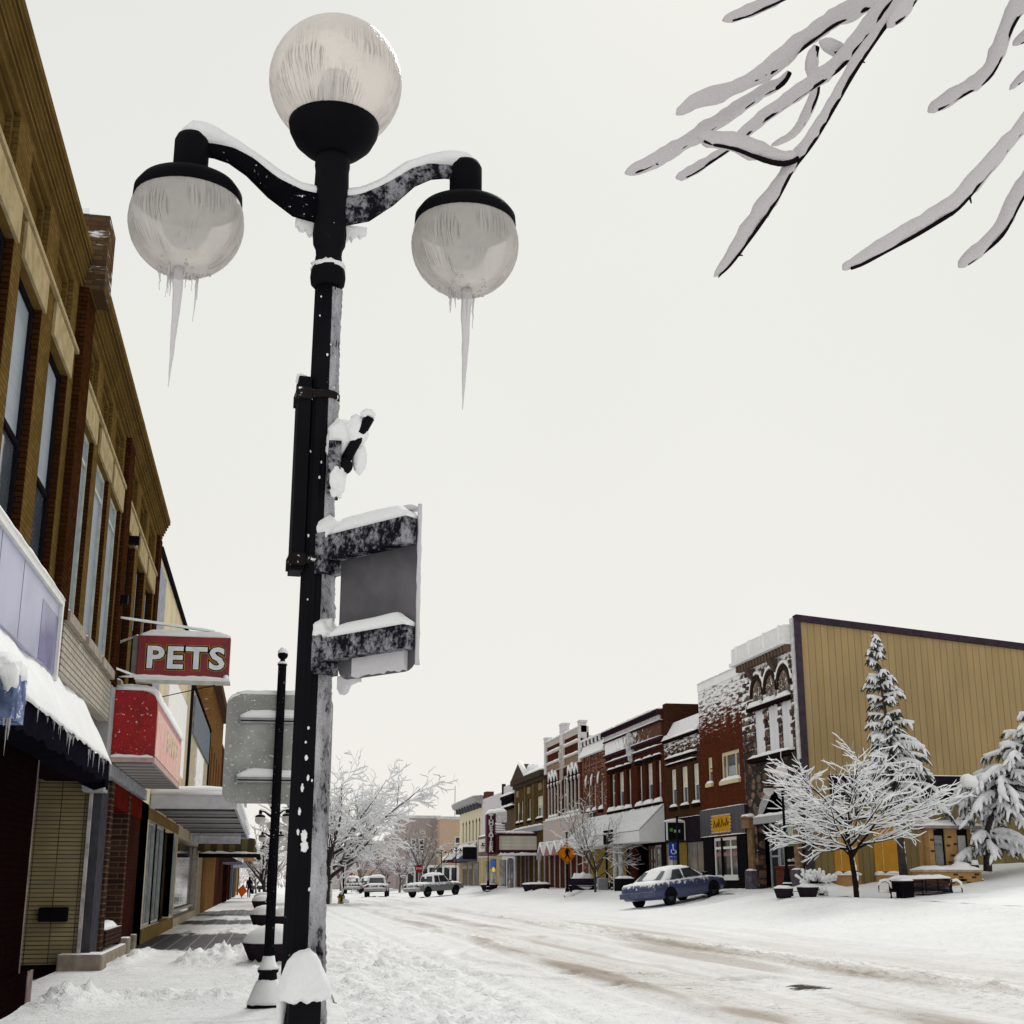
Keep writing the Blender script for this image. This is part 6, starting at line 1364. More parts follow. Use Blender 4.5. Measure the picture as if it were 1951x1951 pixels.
for i, ch in enumerate('THEATER'):
    q = on_y(935.5, 1557 + i * 10.3, YB); tm = text_mb(ch, .56, .02, .02, 1.0); tm.xf(T(q.x, YB - .02, q.z) @ FRONT); tm.build('lettering', M_simple('sign letter', (.60, .58, .58), .5), o1)
mq = thing('theater_marquee', 'theater marquee with a blank cream letter board framed in maroon', 'marquee', on_y(985, 1640, YB))
m = MB(); bx_(m, 947, 1030, 1588, 1627, YB + .3, 10); o1 = m.build('frame', MAR, mq)
m = MB(); bx_(m, 951, 1027, 1593, 1619, YB + .27, .03); m.build('letter_board', M_ribs('cream letter board', (.64, .60, .52), .27, .6, .1, 'v', rough=.5, bump=.3), mq)
xa = on_y(947, 1600, YB + .3).x
m = MB(); q1 = on_y(951, 1619, YB); q2 = on_y(951, 1593, YB); m.box(xa - .03, YB + .7, q1.z, xa, YB + 9.8, q2.z); m.build('letter_board', M_ribs('cream street board', (.64, .60, .52), .27, .6, .1, 'v', rough=.5, bump=.3), mq)
q0 = on_y(947, 1588, YB + .3); q1 = on_y(1030, 1588, YB + .3)
m = MB(); m.loaf((q0.x, YB + 5.3, q0.z), (q1.x, YB + 5.3, q1.z), 9.9, .3, 14, 7, .3, 3); q3 = on_y(947, 1627, YB); m.loaf((q0.x, YB + .25, q3.z - .12), (q1.x, YB + .25, q3.z - .1), .3, .22, 24, 6, .9, 5); m.build('snow', SNOW, o1)
r1_ = rbuild('cream_corner_building', 'cream two storey corner building with slim arched windows and a bracketed snowy cornice', 127.02, 142.5, 8.6, M_simple('cream painted brick', (.66, .60, .44), .8, var=.06), [(u, u + .75, 5.15, 7.0) for u in (128.4, 130.4, 132.6, 134.9, 137.2, 139.5)], depth=.25)
for u in (128.4, 130.4, 132.6, 134.9, 137.2, 139.5):
    o = rwin(r1_, u, u + .75, 5.15, 7.0, M_simple('dark sash', (.05, .045, .04), .5), GLASS, d=.15, fw=.06, bars=(.5,), sill=PALE, snow=True, snow_h=.12)
    m = MB(); n = 8; pts = [Rf.P(u - .03 + .81 * (.5 - .5 * math.cos(PI * k / n)), 7.0 + .36 * math.sin(PI * k / n), .012) for k in range(n + 1)]; m.add(pts, [tuple(range(n + 1))]); fix_normals(m.build('arch_head', M_simple('dark arch infill', (.05, .045, .035), .7), o))  # dark fill that rounds off the window top
m = MB(); q = [(8.55, .05), (8.75, .75), (9.2, .95), (9.35, .2), (9.2, -.3), (8.5, -.3)]; m.prism([Rf.P(127.0, v, w_) for v, w_ in q], (0, 15.9 * KR, 0)); cn = fix_normals(m.build('cornice', M_simple('grey cornice', (.36, .35, .36), .7, snow=.35), r1_))
m = MB()
for k in range(8): Rf.box(m, 127.6 + k * 1.95, 128.0 + k * 1.95, 8.2, 8.75, .0, .6)
split(m, 'bracket', M_simple('dark bracket grey', (.10, .10, .12), .7), cn)  # brackets coloured darker than the cornice
m = MB(); Rf.loaf(m, 127, 142.8, 9.3, .3, 1.3, .16, 3); m.build('snow', SNOW, cn)
m = MB(); Rf.box(m, 125.5, 127.0, 8.6, 9.6, -.9, -.1); m.build('chimney', M_brick('chimney brick', (.15, .05, .04), (.1, .04, .03), (.08, .05, .05)), r2_)
m = MB(); Rf.box(m, 127.2, 142.3, -.3, 3.6, -.3, .02); m.build('shop_front', M_simple('cream tan shop front', (.46, .36, .22), .7), r1_)
for a, b, c in ((136.5, 139.5, (.25, .12, .04)), (129.0, 131.5, (.1, .11, .12)), (133.0, 135.3, (.06, .06, .08))):
    m = MB(); Rf.box(m, a, b, .9, 3.2, .02, .08); m.build('shop_window', M_glass('shop glass tinted', tuple(x * .4 for x in c), .1), r1_)
for (a, b, c, lb) in ((135.2, 142.8, (.10, .02, .03), 'red edged white awning sagging with snow at the far corner shop'), (130.0, 134.0, (.09, .12, .19), 'slate blue awning with a stripe of snow beside the red edged one')):
    o = thing('shop_awning', lb, 'awning', Rf.P(a, 3.4, .05))
    m = MB(); m.prism([Rf.P(a, 4.85, .05), Rf.P(a, 3.5, 1.9), Rf.P(a, 3.3, 1.9), Rf.P(a, 3.3, .05)], (0, (b - a) * KR, 0)); fix_normals(m.build('canvas', M_simple('awning fabric', c, .7), o))
    m = MB(); f0 = .12 if a < 134 else 0.0
    q = [Rf.P(a + (b - a) * f0, 4.88, .05), Rf.P(b - (b - a) * f0 * 4, 4.88, .05), Rf.P(b - (b - a) * f0 * 4, 3.55, 1.92), Rf.P(a + (b - a) * f0, 3.55, 1.92)]; m.hexa(q + [p + Vector((0, 0, .25)) if isinstance(p, Vector) else (p[0], p[1], p[2] + .25) for p in q]); fix_normals(m.build('snow', SNOW, o))
sg3 = thing('round_sign', 'dark scalloped hanging sign under the cream building beside the theater', 'shop sign', Rf.P(127.5, 3.9, .3))
m = MB(); m.box(XR - 1.9, 127.6 * KR, 3.6, XR - .5, 127.6 * KR + .15, 4.8); o = m.build('panel', BLACKPAINT, sg3); m = MB(); m.loaf((XR - 1.9, 127.6 * KR + .07, 4.8), (XR - .5, 127.6 * KR + .07, 4.8), .4, .2); m.build('snow', SNOW, o)
lit = thing('lit_window_display', 'warm yellow lit window display under the theater marquee', 'window display', Rf.P(119.6, 2.2, .1))
t = NT('warm lamp'); e_ = t.n('ShaderNodeEmission'); e_.inputs[0].default_value = (1, .62, .12, 1); e_.inputs[1].default_value = .8
m = MB(); m.ball(Rf.P(119.7, 2.45, .16), .42, 12, 8, (.25, 1, .55)); m.build('lamp', t.done(e_), lit)
# ------------------------------------------------------------------ trees
def grow(rng, p, d, L, r, lev, S, out):
    n = S['seg'][lev]; pts = [Vector(p)]; rad = [r]; d = Vector(d).normalized()
    for i in range(n):
        d = (d + Vector((rng.gauss(0, 1), rng.gauss(0, 1), rng.gauss(0, .8))) * S['wob'][lev] + Vector((0, 0, S['up'][lev]))).normalized()
        pts.append(pts[-1] + d * (L / n)); rad.append(r * (1 - (1 - S['tip'][lev]) * (i + 1) / n))
    out.append((lev, pts, rad))
    if lev + 1 < len(S['seg']):
        k = S['n'][lev]
        for c in range(k):
            t = S['t0'][lev] + (1 - S['t0'][lev]) * (c + rng.random() * .8) / k; t = min(t, .99)
            q = t * n; i = min(int(q), n - 1); pos = pts[i].lerp(pts[i+1], q - i); dd = (pts[i+1] - pts[i]).normalized()
            ax = dd.orthogonal().normalized(); ax.rotate(Matrix.Rotation(rng.uniform(0, 2*PI) if lev else c * 2.4 + rng.uniform(-.4, .4), 3, dd))
            nd = dd.copy(); nd.rotate(Matrix.Rotation(R(rng.uniform(*S['ang'][lev])), 3, ax))
            if S.get('flat') and lev >= 1: nd.z = nd.z * S['flat'] + .05
            rr = rad[i] * S['rr'][lev]
            grow(rng, pos, nd, S['len'][lev + 1] * rng.uniform(.65, 1.2) * (1.15 - .45 * t * (lev > 0)), max(rr, S['rmin']), lev + 1, S, out)
def tree(name, label, base, S, seed, bark, snowr, group=None, lean=(0, 0), snow_k=1.0, minlev=1, cat='tree'):
    rng = random.Random(seed); out = []
    t = thing(name, label, cat, base, group)
    grow(rng, base, (lean[0], lean[1], 1), S['len'][0], S['r'], 0, S, out)
    tm = MB(); cm = MB(); sm = MB()
    for lev, pts, rad in out:
        (tm if lev == 0 else cm).tube(pts, rad, 9 if lev == 0 else (6 if lev == 1 else 4), cap=lev == 0)
        sr = snowr[min(lev, len(snowr) - 1)]
        if lev >= minlev and sr:
            P = []; Q = []
            for i, p in enumerate(pts):
                dz = (pts[min(i+1, len(pts)-1)] - pts[max(i-1, 0)]).normalized().z
                e = max(.12, 1 - max(0, abs(dz) - .45) * 1.5) * (1 + .35 * mnoise.noise(p * 3.1)) * snow_k
                if i == len(pts) - 1: e *= .5
                P.append(p + Vector((0, 0, rad[i] * .7 + sr * e * .55))); Q.append(sr * e)
            sm.tube(P, Q, 5, cap=False)
    if minlev == 1 and snowr[0]:                       # wind driven snow up one side of the trunk
        lev, pts, rad = out[0]
        for k in range(int(S['len'][0] * 9)):
            q = rng.random() * (len(pts) - 1.01); i = int(q); p = pts[i].lerp(pts[i+1], q - i); r_ = rad[i]
            sm.ball(p + Vector((r_ * .75, -r_ * .55, 0)), r_ * rng.uniform(.3, .65), 7, 5, (.7, .7, 1.9), .3, k)
    tr = tm.build('trunk', bark, t); cr = cm.build('crown', bark, t); sm.build('snow', SNOW, cr)
    return t
BARK = M_simple('wet dark bark', (.018, .013, .012), .85, var=.4, nsc=12, bump=.5)
BARKG = M_simple('grey bark', (.06, .05, .05), .85, var=.3, nsc=10)
Y1 = dict(seg=(7, 6, 5, 4), len=(2.7, 2.75, 1.45, .72), n=(17, 10, 5), t0=(.47, .14, .2), ang=((42, 80), (25, 58), (25, 60)), wob=(.035, .10, .13, .2), up=(0, .03, .03, .04), tip=(.6, .22, .3, .4), rr=(.60, .55, .6), rmin=.007, r=.105, flat=.5)
q = on_y(1633, 1712, 43.5)
tree('young_tree', 'young spreading tree with every branch loaded white, standing in front of the ochre wall', (q.x, 43.5, gz(q.x, 43.5)), Y1, 12, BARK, (.05, .036, .026, .021), lean=(.02, 0))
Y2 = dict(seg=(6, 6, 5, 4), len=(1.9, 3.3, 1.6, .8), n=(10, 9, 5), t0=(.45, .3, .2), ang=((24, 66), (25, 55), (25, 55)), wob=(.05, .09, .13, .2), up=(0, .03, .02, .02), tip=(.6, .22, .3, .4), rr=(.60, .55, .6), rmin=.012, r=.09)
q = on_y(1135, 1698, 78.0)
tree('small_street_tree', 'small bare vase shaped tree with thin snow beside the crossing sign across the street', (q.x, 78, gz(q.x, 78)), Y2, 7, BARKG, (.012, .014, .016, .016))
Y3 = dict(seg=(8, 8, 6, 5, 3), len=(3.6, 5.5, 2.7, 1.4, .7), n=(12, 10, 6, 3), t0=(.42, .16, .15, .2), ang=((34, 76), (25, 58), (25, 60), (25, 60)), wob=(.05, .10, .14, .2, .2), up=(0, .035, .03, .02, 0), tip=(.6, .18, .25, .3, .4), rr=(.62, .5, .55, .6), rmin=.010, r=.26)
q = on_y(624, 1706, 90.0)
tree('big_street_tree', 'big wide bare tree laced with snow behind the lamp post down the street', (q.x, 90, gz(q.x, 90)), Y3, 21, BARKG, (.05, .065, .055, .05, .04))
Y4 = dict(seg=(5, 5, 4, 3), len=(2.4, 4.2, 2.0, 1.0), n=(8, 7, 4), t0=(.4, .2, .2), ang=((22, 50), (22, 50), (25, 55)), wob=(.05, .09, .13, .2), up=(0, .05, .03, .02), tip=(.6, .2, .3, .4), rr=(.62, .5, .55), rmin=.02, r=.22)
MAUVE = M_simple('haze pale bark', (.16, .135, .14), .9, var=.3, nsc=2)  # distance haze is put into this paler bark colour
fts = [(804, 1682, 148, 1.0, 'vase shaped bare tree beside the stop sign in front of the far beige building', (.03,)), (762, 1688, 150, .72, 'small pale snowy tree behind the white pickup at the far corner', (.05,)), (683, 1690, 170, .9, 'mauve bare tree behind the dark parked car', (.03,)), (735, 1688, 178, .8, 'far bare tree behind the pickup seen from behind', (.04,)), (650, 1690, 190, .9, 'distant snowy tree just right of the big lamp post', (.06,)), (507, 1690, 105, .85, 'snow frosted tree between the slim pole and the big lamp post', (.06,)), (515, 1690, 150, .9, 'far frosted tree along the near kerb beyond the last lamp', (.07,)), (488, 1692, 165, .7, 'far frosted tree behind the pedestrian', (.06,))]
for i, (px, py, Y, k, lb, sr) in enumerate(fts):
    q = on_y(px, py, Y); S = dict(Y4); S['len'] = tuple(v * k for v in Y4['len']); S['r'] = .22 * k
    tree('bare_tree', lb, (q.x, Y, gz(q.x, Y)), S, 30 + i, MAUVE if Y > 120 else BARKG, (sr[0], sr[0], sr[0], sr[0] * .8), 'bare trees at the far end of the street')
# conifers: drooping boughs carrying hanging sprays, each with its own load of snow
NEED_T = NT('spruce needles'); _P = NEED_T.obj(); NEED = NEED_T.done(NEED_T.bsdf(NEED_T.mix(NEED_T.ss(NEED_T.noise(_P, 5, 3), .3, .7), (.030, .036, .026), (.075, .075, .058)), .8, None, .2))
SPSNOW = M_simple('snow in needles', (.80, .80, .83), .9, var=.08, nsc=8, bump=.5, bsc=20)
def spray(rng, nm, sm, p, d, L, full):
    """one hanging needle spray: ragged thin leaves plus the snow on its upper side"""
    tip = p + d * L; pts = [p, p + d * L * .5 + Vector((0, 0, .03)), tip]
    sd = d.cross(Vector((0, 0, 1)));  sd = sd.normalized() if sd.length > .01 else Vector((1, 0, 0))
    for k in range(13):
        t = rng.random(); a = p.lerp(tip, t); o = (sd * rng.uniform(-1, 1) + Vector((0, 0, -rng.random() * 1.1)) + d * .7).normalized() * rng.uniform(.07, .17) * (1.1 - .4 * t)
        w_ = sd.cross(o).normalized() * .018 + sd * .012
        nm.add([a - w_, a + w_, a + o], [(0, 1, 2)])
    nm.tube(pts, [.035, .045, .008], 4, cap=False, smooth=False)
    if full > 0:
        r_ = rng.uniform(.026, .058) * full
        sm.tube([p + Vector((0, 0, .05)), p.lerp(tip, .35) + Vector((0, 0, .07)), p.lerp(tip, .7) + Vector((0, 0, .05)), tip + Vector((0, 0, .01))], [r_ * .6, r_ * 1.15, r_, r_ * .3], 6, smooth=True)
def conifer(name, label, spine, prof, seed, nb, snow, group=None, gaps=()):
    """spine: points base to top; prof(t, az) -> bough length"""
    rng = random.Random(seed); spine = [Vector(p) for p in spine]
    t_ = thing(name, label, 'tree', spine[0], group)
    N = len(spine) - 1
    def at(t): q = t * N; i = min(int(q), N - 1); return spine[i].lerp(spine[i+1], q - i)
    m = MB(); m.tube([at(i / 12) for i in range(13)], [.15 * (1 - i / 12) + .015 for i in range(13)], 8); tk = m.build('trunk', BARKG, t_)
    sm0 = MB()
    for k in range(30): p = at(rng.uniform(.0, .5)); sm0.ball(p + Vector((.09, -.08, 0)), .05, 6, 5, (.8, .8, 2), .3, k)
    sm0.build('snow', SNOW, tk)
    nm = MB(); sm = MB(); bm_ = MB()
    for b in range(nb):
        t = (b + rng.random()) / nb; t = .08 + .92 * t
        if any(g0 < t < g1 for g0, g1 in gaps): continue
        az = b * 2.399 + rng.uniform(-.3, .3); L = prof(t, az) * rng.uniform(.75, 1.15)
        if L < .12 or (t > .66 and rng.random() < .25): continue
        p = at(t); d = Vector((math.cos(az), math.sin(az), .30)); pts = [p.copy()]; n = max(3, int(L / .28)); st = L / n
        for i in range(n): d = (d + Vector((0, 0, -.16 if L > .9 else -.10)) + Vector((rng.gauss(0, .05), rng.gauss(0, .05), 0))).normalized(); pts.append(pts[-1] + d * st)
        bm_.tube(pts, [.03 * (1 - i / (n + 1)) + .008 for i in range(n + 1)], 5)
        sm.tube([q_ + Vector((0, 0, .05)) for q_ in pts], [snow * (.035 + .05 * min(1, i / 2)) * (1 + .4 * mnoise.noise(q_ * 4)) for i, q_ in enumerate(pts)], 6)
        for i in range(1, n + 1):
            for sgn in (-1, 1, 0, -1, 1):
                a = pts[i-1].lerp(pts[i], rng.random()); dd = (pts[i] - pts[i-1]).normalized(); s_ = dd.cross(Vector((0, 0, 1))).normalized() * sgn
                d2 = (dd * rng.uniform(.4, .9) + s_ * rng.uniform(.3, .8) + Vector((0, 0, -rng.uniform(.35, 1.1)))).normalized()
                spray(rng, nm, sm, a, d2, rng.uniform(.22, .5) * min(1, .45 + L * .35), snow if rng.random() < .66 else 0)
    cr = nm.build('needles', NEED, t_); bm_.build('boughs', BARKG, t_); sm.build('snow', SPSNOW, cr)
    return t_
b0 = on_y(1722, 1673, 46.6); top = on_y(1662, 1200, 46.6)
mid_ = on_y(1700, 1440, 46.6)
conifer('snowy_spruce', 'tall sparse spruce with a thin lopsided top rising against the ochre wall', [b0, b0.lerp(mid_, .5) + Vector((.0, 0, 0)), mid_, mid_.lerp(top, .5), top],
        lambda t, az: (.10 + 2.05 * (1 - t) ** .85 * min(1, (t - .02) * 7)) * (1.15 if math.cos(az) > 0 and t < .62 else .8), 5, 104, 1.0, 'spruces in the little park', gaps=((.66, .69), (.06, .30)))
b1 = on_y(1882, 1660, 46.3)
conifer('snowy_spruce', 'heavy spruce at the right edge weighed down with thick snow beside the park lamp', [b1, b1 + Vector((.12, 0, 1.4)), b1 + Vector((.7, -.1, 2.8)), b1 + Vector((1.6, -.2, 4.2)), b1 + Vector((2.6, -.2, 5.9))],
        lambda t, az: .3 + 2.7 * (1 - t) ** .6 * min(1, .3 + t * 1.7), 9, 76, 1.45, 'spruces in the little park', gaps=((.02, .13), (.26, .36)))
# the near tree whose loaded twigs hang into the top right of the view
NTW = M_simple('black twig', (.010, .007, .009), .7)
nt_ = thing('street_tree', 'near tree reaching in from the upper right, its black twigs sleeved in thick snow', 'tree', (4.3, 4.1, 0))
def ov(x, y): return 1150 + x * .4146, y * .4146
NA, NBp = (1560, -330), (2240, -150)
BR = [
 (3.95, [(545,95,10),(575,85,28),(640,62,36),(720,28,34),(810,-10,26),(1000,-110,26),(*NA,40)]),
 (3.62, [(335,527,14),(362,500,30),(410,472,38),(470,448,44),(540,425,46),(600,402,34),(650,382,31),(705,352,36),(760,318,42),(820,262,42),(900,200,43),(960,150,44),(1030,100,46),(1100,60,44),(1180,28,42),(1260,-15,40),(1400,-160,40),(*NA,46)]),
 (3.72, [(98,797,12),(128,784,26),(180,765,32),(250,728,34),(330,682,37),(410,632,37),(480,585,35),(560,532,36),(640,482,32),(700,436,25),(750,410,27),(800,388,32),(830,362,22),(850,330,12)]),
 (3.45, [(332,818,15),(365,806,26),(420,776,28),(480,738,23),(540,700,20),(610,645,24),(680,578,29),(760,515,33),(850,455,36),(930,398,33),(1010,342,36),(1085,288,38),(1130,230,36),(1180,160,34),(1240,80,36),(1300,0,36),(1420,-150,36),(*NA,44)]),
 (3.30, [(508,1272,10),(535,1245,22),(570,1205,30),(620,1120,38),(680,1030,44),(740,940,46),(800,860,36),(838,800,27),(855,755,30),(900,702,36),(950,640,32),(1000,560,28),(1050,475,27),(1100,385,27),(1150,300,27),(1210,210,27),(1270,125,28),(1330,50,31),(1400,-30,34),(1480,-170,36),(*NA,44)]),
 (3.28, [(432,635,14),(448,628,32),(475,640,42),(520,642,40),(580,645,43),(650,672,47),(720,700,48),(790,722,46),(840,728,34),(885,712,22)]),
 (3.60, [(772,668,10),(815,650,17),(870,622,20),(912,570,25),(940,505,28),(968,440,30),(985,395,22),(960,330,30),(955,285,32),(962,240,28),(975,210,14)]),
 (3.48, [(990,190,16),(1030,200,34),(1070,232,44),(1110,240,40),(1140,215,26)]),
 (3.20, [(1305,128,10),(1325,100,30),(1362,62,38),(1400,15,34),(1440,-60,30),(1490,-180,32),(*NA,40)]),
 (3.45, [(1492,515,18),(1515,492,36),(1570,460,38),(1640,418,36),(1700,388,37),(1752,352,42),(1785,300,40),(1812,240,40),(1830,180,37),(1858,110,40),(1900,30,42),(1950,-50,44),(*NBp,48)]),
 (3.00, [(1100,1240,16),(1118,1215,32),(1160,1208,32),(1230,1160,36),(1310,1110,40),(1390,1068,42),(1470,1018,45),(1550,968,46),(1610,942,42),(1660,880,42),(1715,815,42),(1770,752,40),(1830,685,36),(1890,612,34),(1950,548,34),(2080,380,36),(*NBp,46)]),
 (3.10, [(1632,1228,16),(1652,1208,30),(1710,1155,34),(1770,1105,35),(1820,1058,36),(1848,1000,36),(1880,925,39),(1925,850,38),(1990,760,36),(2120,480,38),(*NBp,46)]),
 (3.60, [(1866,412,10),(1890,385,22),(1930,352,26),(1990,310,26),(2100,150,26),(*NBp,40)]),
 (3.55, [(1880,208,10),(1900,192,26),(1945,165,30),(2010,90,28),(*NBp,36)]),
]
tw = MB(); sn = MB(); rng = random.Random(17)
for D0, pl in BR:
    P = []; Rr = []
    ctrl = [(at_depth(*ov(x, y), D0), r_ * .4146 * D0 / F_PX) for x, y, r_ in pl]
    for (a, ra), (b, rb_) in zip(ctrl, ctrl[1:]):
        n = max(2, int((b - a).length / .016))
        for i in range(n): q = i / n; P.append(a.lerp(b, q)); Rr.append(ra + (rb_ - ra) * q)
    P.append(ctrl[-1][0]); Rr.append(ctrl[-1][1])
    for _ in range(3):
        P = [P[0]] + [(P[i-1] + P[i] * 2 + P[i+1]) / 4 for i in range(1, len(P) - 1)] + [P[-1]]; Rr = [Rr[0]] + [(Rr[i-1] + Rr[i] * 2 + Rr[i+1]) / 4 for i in range(1, len(Rr) - 1)] + [Rr[-1]]
    base = len(sn.v)
    Q = [r_ * (.95 + .20 * mnoise.noise(p * 17) + .12 * mnoise.noise(p * 55)) for p, r_ in zip(P, Rr)]
    Q[0] *= .4
    sn.tube(P, Q, 18, sq=.94)
    for i in range(base, len(sn.v)):        # knobbly surface, lumpier underneath
        v = Vector(sn.v[i]); k = min(len(P) - 1, (i - base) // 18); rd = v - P[k]; under = max(0, -rd.z / (rd.length + 1e-6))
        sn.v[i] = tuple(P[k] + rd * (1 + .22 * mnoise.noise(v * 27) + .14 * mnoise.noise(v * 60) + under * (.26 * mnoise.noise(v * 30 + Vector((3, 0, 0))) + .03 * mnoise.noise(v * 90))))
    t0 = 2 if len(P) > 8 else 0                # the twig itself runs along the lower side and shows where snow has shed
    tp = [p + Vector((.25 * r_, -.35 * r_, -(.66 + .55 * mnoise.noise(Vector((i * .05, D0 * 9, 1)))) * r_)) for i, (p, r_) in enumerate(zip(P, Rr))][t0:]
    tr_ = [.0036 + .0040 * min(1, i / (len(P) * .9)) for i in range(len(P))][t0:]
    tw.tube(tp, tr_, 6)
    for k in range(len(P) // 14):              # buds
        i = rng.randrange(len(tp)); d = Vector((rng.uniform(-1, 1), rng.uniform(-1, .2), rng.uniform(-1.2, .1))).normalized(); tw.tube([tp[i], tp[i] + d * rng.uniform(.008, .02)], [.0035, .0015], 5)
trunk = MB(); T0 = Vector((4.3, 4.1, 0)); na = at_depth(*ov(*NA), 3.5); nb_ = at_depth(*ov(*NBp), 3.3)
lsn = MB()
def smooth_path(P, n=3):
    P = [Vector(p) for p in P]
    for _ in range(n): P = [P[0]] + [q for a, b in zip(P, P[1:]) for q in (a.lerp(b, .25), a.lerp(b, .75))] + [P[-1]]
    return P
def limb(P, r0, r1, snow=True):
    P = smooth_path(P); n = len(P); rad = [(r0 + (r1 - r0) * (i / (n - 1)) ** .8) * (1 + .10 * mnoise.noise(p * 6)) for i, p in enumerate(P)]
    P = [p + Vector((mnoise.noise(p * 3), mnoise.noise(p * 3 + Vector((5, 0, 0))), mnoise.noise(p * 3 + Vector((0, 9, 0))))) * .02 for p in P]
    trunk.tube(P, rad, 12)
    if snow: lsn.tube([p + Vector((0, 0, r_ * .9)) for p, r_ in zip(P, rad)], [max(.012, r_ * .55 * (1 + .4 * mnoise.noise(p * 7))) * (1 if i else .4) for i, (p, r_) in enumerate(zip(P, rad))], 9)
limb([T0, T0 + Vector((-.05, .05, 1.2)), T0 + Vector((.02, 0, 2.6)), T0 + Vector((-.1, .1, 3.8)), T0 + Vector((-.05, .1, 5.2)), T0 + Vector((.1, .1, 6.8))], .17, .03, False)
limb([T0 + Vector((0, 0, 3.1)), T0 + Vector((-.35, .05, 4.0)), T0 + Vector((-.9, .1, 4.75)), (T0 + Vector((-.9, .1, 4.6))).lerp(na, .6) + Vector((0, 0, .3)), na], .065, .02)
limb([T0 + Vector((0, 0, 2.9)), T0 + Vector((-.3, 0, 3.6)), T0 + Vector((-.7, 0, 4.0)), (T0 + Vector((-.7, 0, 3.9))).lerp(nb_, .6) + Vector((0, 0, .2)), nb_], .06, .02)
limb([T0 + Vector((0, 0, 3.4)), T0 + Vector((.5, .2, 4.3)), T0 + Vector((1.3, .5, 5.1)), T0 + Vector((2.2, .6, 5.3))], .06, .012)
limb([T0 + Vector((-.05, .1, 4.4)), T0 + Vector((.1, .8, 5.2)), T0 + Vector((.2, 1.7, 5.7)), T0 + Vector((.5, 2.4, 5.8))], .05, .012)
trunk.build('trunk', BARK, nt_); tws = tw.build('twigs', NTW, nt_)
NSN = M_snow('shade grey snow', (.58, .555, .57), 20, .6, .02)  # greyer than the other snow: backlit underside shade is in this colour
sn.build('snow', NSN, tws); lsn.build('limb_snow', SNOWF, tws)

